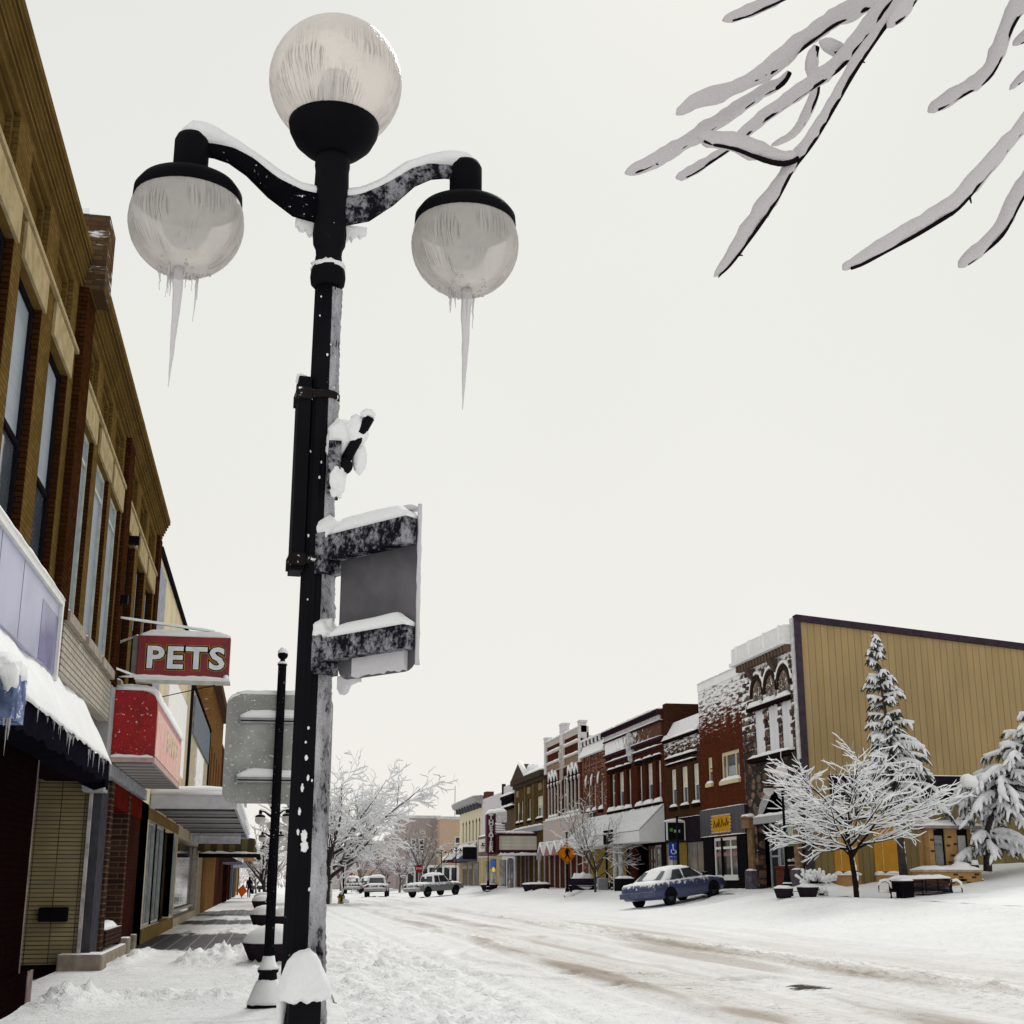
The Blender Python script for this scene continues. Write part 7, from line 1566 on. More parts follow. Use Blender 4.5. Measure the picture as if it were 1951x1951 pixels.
# ------------------------------------------------------------------ vehicles
TYRE = M_simple('tyre rubber', (.012, .012, .014), .8, speck=(.66, 12)); RIM = M_simple('dark wheel rim', (.05, .05, .055), .4, metal=.5)
CGLASS = M_glass('car glass', (.03, .032, .04), .08)
def car(name, label, cat, paint, loc, head, kind, snow=1.0, group=None):
    r = thing(name, label, cat, (0, 0, 0), group)
    if kind == 'sedan': ST = [(-2.47, .46, .74, .62), (-2.42, .36, .86, .78), (-2.25, .30, .93, .855), (-1.55, .25, .955, .89), (-.6, .23, .94, .90), (.8, .23, .925, .90), (1.35, .24, .90, .89), (2.05, .27, .82, .85), (2.36, .34, .73, .78), (2.45, .42, .62, .64)]; CB = [(-1.72, .945, .80, .72), (-1.05, 1.36, .80, .60), (-.45, 1.43, .80, .61), (.25, 1.41, .80, .61), (1.12, .92, .80, .72)]; WB = (-1.42, 1.42); WR = .325
    elif kind == 'pickup': ST = [(-2.72, .52, .98, .90), (-2.66, .46, 1.06, .94), (-1.4, .42, 1.08, .96), (-.4, .42, 1.08, .96), (.9, .42, 1.08, .96), (1.5, .44, 1.06, .95), (2.35, .46, .98, .92), (2.62, .50, .88, .84), (2.68, .56, .74, .70)]; CB = [(-.95, 1.06, .88, .80), (-.80, 1.68, .88, .68), (-.2, 1.76, .88, .68), (.45, 1.74, .88, .67), (1.15, 1.07, .88, .78)]; WB = (-1.72, 1.66); WR = .38
    else: ST = [(-2.45, .5, .95, .84), (-2.38, .42, 1.05, .9), (-1.2, .40, 1.06, .93), (.8, .40, 1.06, .93), (1.4, .42, 1.04, .92), (2.2, .45, .95, .88), (2.42, .5, .80, .72)]; CB = [(-2.4, 1.04, .86, .76), (-2.15, 1.68, .86, .68), (-.8, 1.76, .86, .68), (.35, 1.73, .86, .67), (1.2, 1.05, .86, .76)]; WB = (-1.45, 1.45); WR = .37
    m = MB(); vs = []; K = 12
    for (x, zb, zt, w_) in ST:
        zm = zb + (zt - zb) * .55
        ring = [(-w_ * .86, zb), (-w_ * .97, zb + .08), (-w_, zm), (-w_ * .97, zt - .05), (-w_ * .90, zt), (-w_ * .45, zt + .03), (w_ * .45, zt + .03), (w_ * .90, zt), (w_ * .97, zt - .05), (w_, zm), (w_ * .97, zb + .08), (w_ * .86, zb)]
        vs += [(x, y, z) for y, z in ring]
    fs = [(i*K + k, (i+1)*K + k, (i+1)*K + (k+1) % K, i*K + (k+1) % K) for i in range(len(ST) - 1) for k in range(K)] + [tuple(range(K)), tuple((len(ST)-1)*K + k for k in range(K - 1, -1, -1))]
    m.add(vs, fs, True)
    vs = []; K = 8
    for (x, z, wb, wr) in CB: vs += [(x, -wb, .9 if kind == 'sedan' else 1.0), (x, -(wb + wr) / 2 - .01, ((.92 if kind == 'sedan' else 1.05) + z) / 2), (x, -wr, z - .05), (x, -wr * .8, z), (x, wr * .8, z), (x, wr, z - .05), (x, (wb + wr) / 2 + .01, ((.92 if kind == 'sedan' else 1.05) + z) / 2), (x, wb, .9 if kind == 'sedan' else 1.0)]
    fs = [(i*K + k, (i+1)*K + k, (i+1)*K + k + 1, i*K + k + 1) for i in range(len(CB) - 1) for k in range(K - 1)]; m.add(vs, fs, True)
    body = fix_normals(m.build('body', paint, r))
    zb = .97 if kind == 'sedan' else 1.13; zr = CB[2][1]
    def sidew(x0, x1, x2, x3, name):
        for sg in (-1, 1):
            m = MB(); wb = CB[2][2] + .012; wr = CB[2][3] + .02
            def yy(z): return sg * (wb + (wr - wb) * (z - (.92 if kind == 'sedan' else 1.05)) / (zr - .05 - (.92 if kind == 'sedan' else 1.05)) + .018)
            zt = zr - .10; m.add([(x0, yy(zb), zb), (x1, yy(zb), zb), (x2, yy(zt), zt), (x3, yy(zt), zt)], [(0, 1, 2, 3)]); m.build(name, CGLASS, r)
    if kind == 'sedan': sidew(-1.22, -.42, -.42, -.88, 'side_window'); sidew(-.32, .80, .26, -.32, 'side_window')
    elif kind == 'pickup': sidew(-.82, -.28, -.28, -.74, 'side_window'); sidew(-.20, .84, .42, -.20, 'side_window')
    else: sidew(-2.1, -1.0, -1.0, -2.0, 'side_window'); sidew(-.9, -.25, -.25, -.9, 'side_window'); sidew(-.15, .85, .4, -.15, 'side_window')
    for nm, i0, i1 in (('windscreen', 4, 3), ('rear_window', 0, 1)):
        (xa, za, _, wa), (xb, zb2, _, wb2) = CB[i0], CB[i1]; dx = .02 if i0 == 4 else -.02
        def lerp(t): return (xa + (xb - xa) * t + dx, za + (zb2 - za) * t + .015, wa + (wb2 - wa) * t)
        a = lerp(.14); b = lerp(.86); m = MB(); m.add([(a[0], -a[2] * .86, a[1]), (a[0], a[2] * .86, a[1]), (b[0], b[2] * .86, b[1]), (b[0], -b[2] * .86, b[1])], [(0, 1, 2, 3)]); m.build(nm, CGLASS, r)
    hw = ST[3][3]
    for x in WB:
        for sg in (-1, 1):
            m = MB(); n = 20
            pr = [(sg * (hw - .20), WR * .6), (sg * (hw - .20), WR), (sg * (hw - .02), WR), (sg * (hw + .01), WR * .9), (sg * (hw + .012), WR * .66), (sg * (hw - .01), WR * .62)]
            vs = [(x + math.cos(2*PI*k/n) * q_, y, WR + math.sin(2*PI*k/n) * q_) for y, q_ in pr for k in range(n)]
            fs = [(i*n + k, i*n + (k+1) % n, (i+1)*n + (k+1) % n, (i+1)*n + k) for i in range(len(pr) - 1) for k in range(n)]; m.add(vs, fs, True); wl = m.build('wheel', TYRE, r)
            m = MB(); m.tube([(x, sg * (hw - .18), WR), (x, sg * (hw - .005), WR)], [WR * .64, WR * .60], 16); m.build('rim', RIM, wl)
            m = MB(); pts = [(x + math.cos(PI * k / 12) * (WR + .07), sg * (hw + .004), WR + .02 + math.sin(PI * k / 12) * (WR + .05)) for k in range(13)]; m.add(pts, [tuple(range(13))]); m.build('wheel_arch', BLACKPAINT, r)
    m = MB(); xr, xf = ST[0][0], ST[-1][0]
    m.box(xr - .06, -ST[2][3] * .95, ST[1][1] + .06, xr + .14, ST[2][3] * .95, ST[1][1] + .26); m.build('rear_bumper', M_simple('bumper', (.10, .11, .16) if kind == 'sedan' else (.35, .35, .36), .5, snow=.5), r)
    m = MB(); m.box(xf - .22, -ST[-2][3] * .98, ST[-2][1] + .02, xf + .05, ST[-2][3] * .98, ST[-2][1] + .2); m.build('front_bumper', M_simple('front bumper', (.03, .03, .05), .5, snow=.5), r)
    for sg in (-1, 1):
        m = MB(); y0 = sg * ST[1][3] * .62; m.box(xr - .012 + (.05 if kind == 'sedan' else .0), min(y0, y0 + sg * .22), ST[1][2] - .30, xr + .06, max(y0, y0 + sg * .22), ST[1][2] - .10); m.build('tail_light', M_simple('tail lamp red', (.16, .012, .012), .3, snow=.6), r)
        m = MB(); y0 = sg * ST[-2][3] * .55; m.box(xf - .16, min(y0, y0 + sg * .26), ST[-2][2] - .14, xf - .005, max(y0, y0 + sg * .26), ST[-2][2] - .02); m.build('headlight', M_simple('headlamp', (.3, .3, .32), .2), r)
        m = MB(); m.box(.78, sg * (hw - .02), zb - .02, .94, sg * (hw + .16), zb + .10) if sg > 0 else m.box(.78, sg * (hw + .16), zb - .02, .94, sg * (hw - .02), zb + .10); m.build('mirror', BLACKPAINT, r)
    m = MB()
    def pad(x0, x1, w_, zf, th, seed, nx=14, ny=10):
        b = len(m.v); 
        for i in range(nx + 1):
            for j in range(ny + 1):
                x = x0 + (x1 - x0) * i / nx; y = -w_ + 2 * w_ * j / ny; e = min(1, min(i, nx - i) * .6 + .08, min(j, ny - j) * .6 + .08); m.v.append((x, y, zf(x) - (.0 + .10 * (y / w_) ** 4) + th * e * (1 + .5 * mnoise.noise(Vector((x * 2.2, y * 2.2, seed))))))
        for i in range(nx):
            for j in range(ny): m.f.append((b + i*(ny+1) + j, b + (i+1)*(ny+1) + j, b + (i+1)*(ny+1) + j + 1, b + i*(ny+1) + j + 1)); m.smooth.append(True)
    def interp(T_, c): 
        def f(x):
            for a, b in zip(T_, T_[1:]):
                if a[0] <= x <= b[0]: return a[c] + (b[c] - a[c]) * (x - a[0]) / (b[0] - a[0])
            return T_[0][c] if x < T_[0][0] else T_[-1][c]
        return f
    fb = interp(ST, 2); fc = interp(CB, 1)
    pad(CB[1][0] - .05, CB[3][0] + .12, CB[2][3] * .98, fc, .09 * snow, 1); pad(CB[4][0] - .05, ST[-2][0], ST[-3][3] * .92, lambda x: fb(x) + .03, .05 * snow, 2)
    if kind == 'pickup': pad(ST[1][0] + .06, CB[0][0] - .08, .84, lambda x: 1.08, .06 * snow, 3)
    else: pad(ST[1][0] + .02, CB[0][0] + .1, ST[2][3] * .9, lambda x: fb(x) + .03, .045 * snow, 3)
    pad(CB[0][0] + .06, CB[1][0] - .02, CB[1][3] * .85, lambda x: fc(x) + .02, .05 * snow, 4)
    if kind != 'sedan': pad(CB[3][0] + .04, CB[4][0] - .1, CB[3][3] * .8, lambda x: fc(x) + .02, .05 * snow, 5)
    if snow > 1.0:
        m.loaf((xr - .02, -ST[1][3], ST[1][1] + .26), (xr - .02, ST[1][3], ST[1][1] + .26), .22, .10, 12, 6, .4, 3)
    m.build('snow', SNOW, body)
    h = R(head); c, s_ = math.cos(h), math.sin(h); x, y = loc
    zf = gz(x + c * 1.4, y + s_ * 1.4); zr_ = gz(x - c * 1.4, y - s_ * 1.4); zl = gz(x - s_ * .8, y + c * .8); zrt = gz(x + s_ * .8, y - c * .8)
    X = Vector((c * 2.8, s_ * 2.8, (zf - zr_) * 1.0)).normalized(); Yv = Vector((-s_ * 1.6, c * 1.6, (zl - zrt) * 1.0)).normalized(); Z = X.cross(Yv).normalized(); Yv = Z.cross(X)
    M4 = Matrix((X, Yv, Z)).transposed().to_4x4(); r.rotation_euler = M4.to_euler(); r.location = (x, y, (zf + zr_) / 2 + .04)
    return r
def M_paint(name, col, frost=.5, coat=.3):
    t = NT(name); P = t.obj(); z = t.sep(P)[2]
    n = t.noise(P, 5.5, 6, .78); fz = t.math('ADD', n, t.ss(z, .45, 1.2, -.22, .10))
    m1 = t.ss(fz, 1 - frost, 1.06 - frost); up = snow_mask(t, .62, .15, 5, .3)
    mk = t.math('MAXIMUM', m1, up)
    return t.done(t.bsdf(t.mix(mk, col, SNOW_C), t.math('ADD', .3, t.math('MULTIPLY', mk, .6)), None, .5, 0.0))
SEDP = on_y(1262, 1730, 57.0)
sdn = car('sedan', 'blue sedan streaked with snow parked nose in at the far kerb', 'car', M_paint('steel blue paint', (.048, .056, .135), .545), (17.75, 58.0), 36, 'sedan', .55); sdn.scale = (1.1, 1.08, 1.08); sdn.location.z -= .03
VG = 'vehicles parked down the street'
q = on_y(720, 1706, 120)
car('pickup_truck', 'grey pickup truck seen squarely from behind in the middle of the far street', 'pickup truck', M_paint('dull silver paint', (.13, .13, .14), .50), (q.x, 121), 82, 'pickup', 1.2, VG)
q = on_y(832, 1706, 112)
car('pickup_truck', 'silver pickup with a snow covered bed and windscreen parked slantwise at the far kerb', 'pickup truck', M_paint('silver grey paint', (.15, .15, .165), .50), (q.x, 113.5), 40, 'pickup', 1.6, VG)
q = on_y(675, 1699, 150)
car('parked_car', 'dark snow topped vehicle farthest left behind the grey pickup', 'car', M_paint('charcoal paint', (.06, .06, .07), .50), (q.x, 152), 84, 'suv', 1.3, VG)
q = on_y(706, 1696, 165)
car('parked_car', 'half hidden dark car beyond the grey pickup', 'car', M_paint('deep grey paint', (.05, .05, .055), .48), (q.x, 168), 80, 'suv', 1.2, VG)
q = on_y(492, 1692, 175)
dc = car('car', 'tiny dark car with yellow lamps at the far end of the near sidewalk', 'car', M_paint('black paint', (.02, .02, .025), .3), (q.x, 176), -88, 'suv', .6, VG)

# ------------------------------------------------------------------ signs across and down the street
def diamond_sign(name, label, px, pbase, ptop, Y, half, face_cam=True, col=(.55, .17, .008), cz=None):
    q = on_y(px, pbase, Y); x = q.x; z0 = gz(x, Y); zt = on_y(px, ptop, Y).z
    s_ = thing(name, label, 'road sign', (x, Y, z0))
    m = MB(); m.lathe([(.20, 0), (.21, .08), (.15, .2), (.11, .38), (.12, .42), (.12, .48), (.08, .52)], (x, Y, z0), 18); m.build('foot', BLACK, s_)
    m = MB(); m.lathe([(.062, .5), (.055, zt - z0)], (x, Y, z0), 12); m.ball((x, Y, zt + .06), .085, 10, 7); pl = m.build('pole', BLACKP, s_)
    zc = on_y(px, cz, Y).z; h = half; yy = Y - .075 if face_cam else Y + .075
    m = MB(); m.prism([(x, yy, zc - h), (x + h, yy, zc), (x, yy, zc + h), (x - h, yy, zc)], (0, .02, 0)); pn = fix_normals(m.build('panel', M_simple('sign orange' if face_cam else 'sign back green grey', col, .45, var=.08), s_))
    if face_cam:
        bd = MB(); k = h * .90; j = h * .84
        A = [(0, -1), (1, 0), (0, 1), (-1, 0)]
        for (a, b), (c, d) in zip(A, A[1:] + A[:1]): bd.add([(x + a*k, yy - .004, zc + b*k), (x + c*k, yy - .004, zc + d*k), (x + c*j, yy - .004, zc + d*j), (x + a*j, yy - .004, zc + b*j)], [(0, 1, 2, 3)])
        f = h / .55; 
        def lim(pts, r_): bd.tube([(x + a * f, yy - .01, zc + b * f) for a, b in pts], [q_ * f for q_ in r_], 7)
        bd.ball((x + .0, yy - .01, zc + .27 * f), .055 * f, 10, 7, (1, .3, 1)); lim([(-.005, .19), (.0, -.02)], (.065, .055)); lim([(.0, -.02), (.06, -.15), (.13, -.30)], (.05, .035, .025)); lim([(-.01, -.02), (-.04, -.16), (-.13, -.29)], (.05, .035, .025)); lim([(.03, .17), (.11, .07), (.16, -.01)], (.03, .025, .018)); lim([(-.03, .17), (-.10, .05), (-.08, -.04)], (.03, .025, .018))
        bd.build('walking_figure', M_simple('sign black', (.01, .008, .006), .5), pn)
    m = MB(); m.tube([(x + .02, yy, zc + h), (x + h, yy, zc + .02)], .05 if face_cam else .02, 6); m.ball((x, Y, zt + .1), .09, 10, 6, (1, 1, .6)); m.ball((x + .1, Y - .1, z0 + .12), .32, 12, 6, (1, 1, .6), .3, 3); m.build('snow', SNOW, pn)
    return s_
diamond_sign('crossing_sign', 'orange diamond pedestrian crossing sign on a black pole across the street', 1081, 1704, 1588, 80.0, .66, cz=1625)
diamond_sign('crossing_sign', 'pale back of a diamond sign on a dark pole beside the fire hydrant', 654, 1700, 1600, 93.0, .62, False, (.24, .25, .23), cz=1647)
hy = thing('fire_hydrant', 'dark and yellow fire hydrant at the foot of the diamond sign pole', 'hydrant', (on_y(649, 1714, 91).x, 91, .05))
x, y, z = hy.location
m = MB(); m.lathe([(.20, 0), (.2, .06), (.14, .1), (.13, .5), (.16, .52), (.16, .56), (.12, .6), (.06, .7), (.03, .74)], (x, y, z), 16); m.build('barrel', M_simple('hydrant iron', (.02, .02, .02), .5, snow=.6), hy)
for dx, nm in ((-.22, 'side_cap'), (.22, 'side_cap')):
    m = MB(); m.tube([(x, y, z + .42), (x + dx, y, z + .42)], [.07, .08], 10); m.build(nm, M_simple('hydrant yellow', (.45, .28, .01), .5), hy)
m = MB(); m.box(x - .17, y - .19, z + .02, x - .02, y - .13, z + .36); m.build('front_cap', M_simple('hydrant yellow face', (.5, .32, .01), .5), hy)
def octagon_sign(label, px, py, Y, r_, pole_bot):
    c = on_y(px, py, Y); z0 = gz(c.x, Y)
    s_ = thing('stop_sign', label, 'road sign', (c.x, Y, z0), 'stop signs at the far crossing')
    m = MB(); m.tube([(c.x, Y, z0), (c.x, Y, c.z + r_ * .6)], .05, 8); m.build('pole', GREYP, s_)
    m = MB(); m.prism([(c.x + r_ * math.cos(R(22.5 + 45 * k)), Y - .08, c.z + r_ * math.sin(R(22.5 + 45 * k))) for k in range(8)], (0, .02, 0)); pn = fix_normals(m.build('panel', M_simple('stop red', (.22, .012, .02), .45), s_))
    tm = text_mb('STOP', r_ * .62, .002, .0); tm.xf(T(c.x, Y - .085, c.z) @ FRONT); tm.build('lettering', WHITE, pn)
octagon_sign('red stop sign in front of the far vase shaped tree', 798, 1655, 138, .42, 1690)
octagon_sign('small red stop sign above the dark snow topped vehicle', 671, 1669, 165, .38, 1690)
hs = thing('parking_sign', 'blue wheelchair parking sign with white figure in front of the low brick shop', 'road sign', (0, 0, 0))
c = on_y(1283, 1623, 61.0); hs.location = (c.x, 61, gz(c.x, 61)); OFF[hs.name] = Vector(hs.location)
m = MB(); m.tube([(c.x, 61.05, gz(c.x, 61)), (c.x, 61.05, c.z + .3)], .035, 8); m.build('post', M_simple('blue grey post', (.12, .14, .22), .5), hs)
m = MB(); m.box(c.x - .24, 60.97, c.z - .20, c.x + .24, 60.99, c.z + .42); pb = m.build('panel', M_simple('parking blue', (.02, .06, .38), .45), hs)
m = MB(); m.box(c.x - .20, 60.97, c.z - .36, c.x + .20, 60.985, c.z - .24); m.build('sub_plate', M_simple('parking blue plate', (.03, .08, .40), .45), hs)
m = MB(); zc = c.z
m.ball((c.x - .02, 60.962, zc + .30), .045, 8, 6, (1, .3, 1)); m.tube([(c.x - .02, 60.962, zc + .25), (c.x - .01, 60.962, zc + .08), (c.x + .10, 60.962, zc + .07), (c.x + .15, 60.962, zc - .08)], .022, 6); m.tube([(c.x + .10 * math.cos(a) - .01, 60.962, zc + .02 + .12 * math.sin(a)) for a in frange(2.2, 6.2, 12)], .018, 5); m.build('wheelchair_figure', WHITE, pb)
lp = thing('sign_pole', 'plain black iron pole beside the blue parking sign', 'pole', (0, 0, 0)); c2_ = on_y(1293, 1660, 60.5); lp.location = (c2_.x, 60.5, gz(c2_.x, 60.5)); OFF[lp.name] = Vector(lp.location)
m = MB(); m.lathe([(.09, 0), (.07, .5), (.055, 3.6)], lp.location, 12); m.ball((c2_.x, 60.5, lp.location.z + 3.68), .08, 10, 7); m.build('pole', BLACKP, lp)

# ------------------------------------------------------------------ kerb side things across the street
def kerb_z(x, y): return gz(x, y) + .02
q = on_y(1091, 1698, 84.0); x0 = q.x; x1 = on_y(1175, 1698, 84).x
pw = thing('planter_wall', 'long low dark planter box with a heap of snow on it behind the small tree', 'planter', (x0, 84, kerb_z(x0, 84)))
zb = on_y(1100, 1698, 84).z; zt = on_y(1100, 1681, 84).z
m = MB(); m.box(x0, 84, zb - .6, x1, 85, zt); o = m.build('box', M_simple('dark purple planter', (.02, .013, .025), .6, snow=.7), pw)
m = MB(); m.loaf((x0, 84.5, zt), (x1, 84.5, zt), 1.0, .1, 16, 7, .3, 2); h_ = on_y(1112, 1681, 84); m.ball((h_.x, 84.5, zt), .8, 16, 10, (1, .8, .75), .35, 4); m.build('snow', SNOW, o)
q = on_y(1110, 1703, 81.5); kb = thing('street_bench', 'small dark bench with thin legs in front of the dark planter box', 'bench', (q.x, 81.5, q.z))
m = MB(); m.box(q.x - .8, 81.4, q.z + .42, q.x + .8, 81.8, q.z + .48); m.build('seat', BLACKPAINT, kb); m = MB(); m.box(q.x - .8, 81.8, q.z + .5, q.x + .8, 81.86, q.z + .9); m.build('backrest', M_simple('bench purple black', (.025, .018, .035), .6), kb)
for a in (-.7, .7):
    m = MB(); m.box(q.x + a - .03, 81.42, q.z - .3, q.x + a + .03, 81.8, q.z + .42); m.build('leg', BLACKPAINT, kb)
q = on_y(1148, 1697, 83.2); ub_ = thing('utility_box', 'grey utility post standing in front of the dark planter box', 'utility box', (q.x, 83.2, q.z))
m = MB(); m.box(q.x - .33, 83, q.z - .4, q.x + .33, 83.4, q.z + .75); o = m.build('box', M_simple('utility grey', (.33, .34, .38), .6, snow=.6), ub_); bevel(o, .06)
q = on_y(1190, 1690, 74.0); tb_ = thing('planter_box', 'black square planter box left of the blue sedan trunk', 'planter', (q.x, 74, q.z))
m = MB(); m.box(q.x - .45, 73.6, q.z - .3, q.x + .45, 74.5, q.z + .45); o = m.build('box', BLACKPAINT, tb_); m = MB(); m.loaf((q.x - .45, 74, q.z + .45), (q.x + .45, 74, q.z + .45), .9, .14); m.build('snow', SNOW, o)
q = on_y(973, 1692, 118)
for i, (px, Y, lb) in enumerate(((1030, 96, 'dark tub planter with snow left of the crossing sign'), (1014, 98, 'dark tub planter beside the thin pole under the marquee end'), (932, 114, 'flat dark tub planter under the theater blade sign'))):
    q = on_y(px, 1692, Y); planter('planter', lb, q.x, Y, .75, .5, 'planters across the street', ps=.5)
# thin pale poles under the marquee
for i, (px, py0, py1, Y, c, lb) in enumerate(((972, 1690, 1635, 112, (.45, .43, .42), 'pale slim post with a splayed foot under the marquee'), (1027, 1685, 1625, 99, (.40, .38, .36), 'pale slim post with a dark foot at the marquee end'))):
    a = on_y(px, py0, Y); b = on_y(px, py1, Y); o = thing('parking_meter_post', lb, 'post', a); z0 = gz(a.x, Y)
    m = MB(); m.tube([(a.x, Y, z0), (a.x, Y, b.z)], .07, 8); m.lathe([(.25, 0), (.2, .2), (.09, .7)], (a.x, Y, z0), 10); m.build('post', M_simple('post paint %d' % i, c, .6, snow=.6), o)
    m = MB(); m.box(a.x - .16, Y - .08, b.z - .5, a.x + .16, Y + .08, b.z); m.build('head', GREYP, o)

# ------------------------------------------------------------------ the park: bench, bin, kiosk, low wall, shrubs
BS = M_simple('black slats', (.014, .010, .016), .55)
pb_ = thing('park_bench', 'dark slatted metal bench seen from behind with snow on its back and arms', 'bench', (21.5, 43, .95))
gl = gz(20.6, 43) + .02
m = MB(); n = 12
for k in range(n):
    z = 1.0 + .046 * k; y = 43.02 + .012 * k * (1 if k > 4 else .6)
    m.hexa([(20.72, y, z), (22.52, y, z + .04), (22.52, y + .025, z + .04), (20.72, y + .025, z), (20.72, y, z + .041), (22.52, y, z + .081), (22.52, y + .025, z + .081), (20.72, y + .025, z + .041)])
for x in (20.72, 21.16, 21.62, 22.06, 22.5): m.box(x - .015, 43.04, 1.07 + (x - 20.7) * .022, x + .015, 43.07, 1.5 + (x - 20.7) * .022)
m.box(20.7, 43.03, 1.5, 20.72, 43.06, 1.5); bk = m.build('backrest', BS, pb_)
m = MB()
for k in range(6): m.box(20.72, 43.15 + k * .07, 1.12, 22.5, 43.2 + k * .07, 1.14)
st2 = m.build('seat', BS, pb_)
for x, s_ in ((20.30, 0), (21.45, 1), (22.52, 1)):
    m = MB(); m.tube([(x + .05, 43.05, 1.5), (x, 43.03, 1.2), (x + .05, 42.98, .78)], .022, 8); m.build('leg', BS, pb_)
for x in (20.30, 22.86):
    m = MB(); m.tube([(x, 43.0, .86), (x + .02, 42.98, 1.15), (x + .03, 43.05, 1.36), (x - .1, 43.1, 1.45), (x - .28, 43.1, 1.42), (x - .36, 43.1, 1.30), (x - .36, 43.1, 1.12), (x, 43.12, 1.10)], .022, 8); a_ = m.build('armrest', BS, pb_)
    m = MB(); m.tube([(x + .04, 43.0, 1.22), (x + .03, 43.05, 1.40), (x - .1, 43.1, 1.5), (x - .28, 43.1, 1.46), (x - .37, 43.1, 1.32)], [.03, .05, .055, .05, .03], 8); m.tube([(x - .36, 43.1, 1.15), (x - .1, 43.1, 1.13), (x + .02, 43.1, 1.12)], .05, 8); m.build('snow', SNOW, a_)
m = MB(); m.box(20.28, 43.03, 1.10, 20.72, 43.06, 1.46); m.build('end_panel', BS, pb_)
m = MB(); m.loaf((20.28, 43.1, 1.49), (22.52, 43.12, 1.55), .22, .13, 26, 8, .25, 3, taper=True); m.loaf((20.75, 43.35, 1.14), (22.5, 43.35, 1.15), .4, .2, 18, 7, .3, 2); m.build('snow', SNOW, bk)
bi = thing('litter_bin', 'plain black square bin against the left end of the park bench', 'bin', (20.68, 42.65, gl))
m = MB(); m.box(20.44, 42.5, gl - .15, 20.90, 42.9, 1.46); o = m.build('box', M_simple('bin black', (.008, .006, .009), .6), bi); bevel(o, .015)
m = MB(); m.box(20.43, 42.49, 1.40, 20.91, 42.91, 1.44); m.build('rim', BLACKP, o); m = MB(); m.loaf((20.44, 42.7, 1.46), (20.9, 42.7, 1.47), .42, .09, 8, 7, .2, 1); m.build('snow', SNOW, o)
for o_ in (pb_, bi): o_.location.x += .28; o_.location.z += .03
kz = 1.25
lw = thing('brick_planter_wall', 'low buff brick planter wall with flecks of dark brick and snow along its top', 'wall', (23.6, 45.3, kz))
BUFF2 = M_brick('buff brick with dark flecks', (.48, .275, .09), (.42, .23, .07), (.36, .27, .17), bw=.22, bh=.095, ms=.01, bias=-.2)
m = MB(); m.box(22.55, 45.2, kz - .4, 24.80, 46.0, 1.80); o = m.build('wall', BUFF2, lw)
rnd = random.Random(6); m = MB()
for k in range(16): x = rnd.uniform(22.6, 24.6); z = kz - .05 + .095 * rnd.randrange(0, 6); m.box(x, 45.193, z, x + .17, 45.2, z + .075)
m.build('dark_bricks', M_simple('burnt brick', (.07, .045, .035), .85), o)
m = MB(); m.box(22.5, 45.14, 1.80, 24.85, 46.05, 1.87); c_ = m.build('coping', M_simple('stone coping', (.42, .33, .26), .8), lw)
m = MB(); m.loaf((22.5, 45.6, 1.87), (24.86, 45.6, 1.87), .96, .15, 20, 9, .2, 3); m.ball((24.2, 45.5, 1.95), .4, 12, 7, (1, .7, .5), .2, 1); m.build('snow', SNOW, c_)
kk = thing('brick_kiosk', 'buff brick notice kiosk with two glazed panels under a flat snow covered roof', 'kiosk', (24.3, 46.3, 1.3))
m = MB()
for a, b in ((23.40, 23.60), (24.03, 24.52), (24.95, 25.08)): m.box(a, 46.2, 1.2, b, 46.8, 3.34)
m.box(23.3, 46.6, 1.2, 25.1, 46.8, 3.3); pr = m.build('piers', BUFF2, kk)
m = MB()
for (x, z) in ((24.15, 3.0), (24.22, 2.35), (24.08, 2.7), (24.36, 2.75), (24.1, 2.1), (23.45, 2.9), (24.98, 2.85), (23.44, 2.5)): m.box(x, 46.192, z, x + .15, 46.2, z + .075)
m.build('dark_bricks', M_simple('burnt kiosk brick', (.07, .045, .035), .85), pr)
for i, (a, b, lb) in enumerate(((23.62, 24.01, 'grey glazed panel with papers'), (24.54, 24.93, 'plain white lit notice panel'))):
    m = MB(); m.box(a, 46.3, 1.9, b, 46.36, 3.15); p_ = m.build('notice_panel', M_simple('grey notice' if i == 0 else 'white notice', (.26, .27, .28) if i == 0 else (.62, .64, .66), .3, var=.15, nsc=2), kk, label=lb)
    m = MB(); m.box(a - .02, 46.26, 1.9, a + .03, 46.38, 3.3); m.box(b - .03, 46.26, 1.9, b + .02, 46.38, 3.3); m.box(a + .03, 46.26, 3.1, b - .03, 46.38, 3.3); m.build('frame', BLACKPAINT, p_)
    m = MB()
    if i == 0:
        for z in (2.95, 2.6, 2.3, 2.05): m.box(a + .05, 46.29, z, b - .05, 46.3, z + .012)
        m.box(a + .05, 46.288, 2.72, b - .06, 46.3, 2.82)
    else: m.box(a + .1, 46.29, 2.5, b - .1, 46.3, 2.53); m.box(a + .14, 46.29, 2.42, b - .14, 46.3, 2.435)
    m.build('paper_marks', M_simple('notice marks %d' % i, (.16, .17, .2), .6), p_)
m = MB(); m.box(23.2, 45.95, 3.34, 25.40, 46.95, 3.44); rf = m.build('roof', M_simple('kiosk roof', (.30, .24, .22), .7), kk)
m = MB(); m.loaf((23.15, 46.45, 3.44), (25.45, 46.45, 3.44), 1.06, .20, 20, 9, .15, 3); m.build('snow', SNOW, rf)
for o_ in (lw, kk): o_.location.x += .35
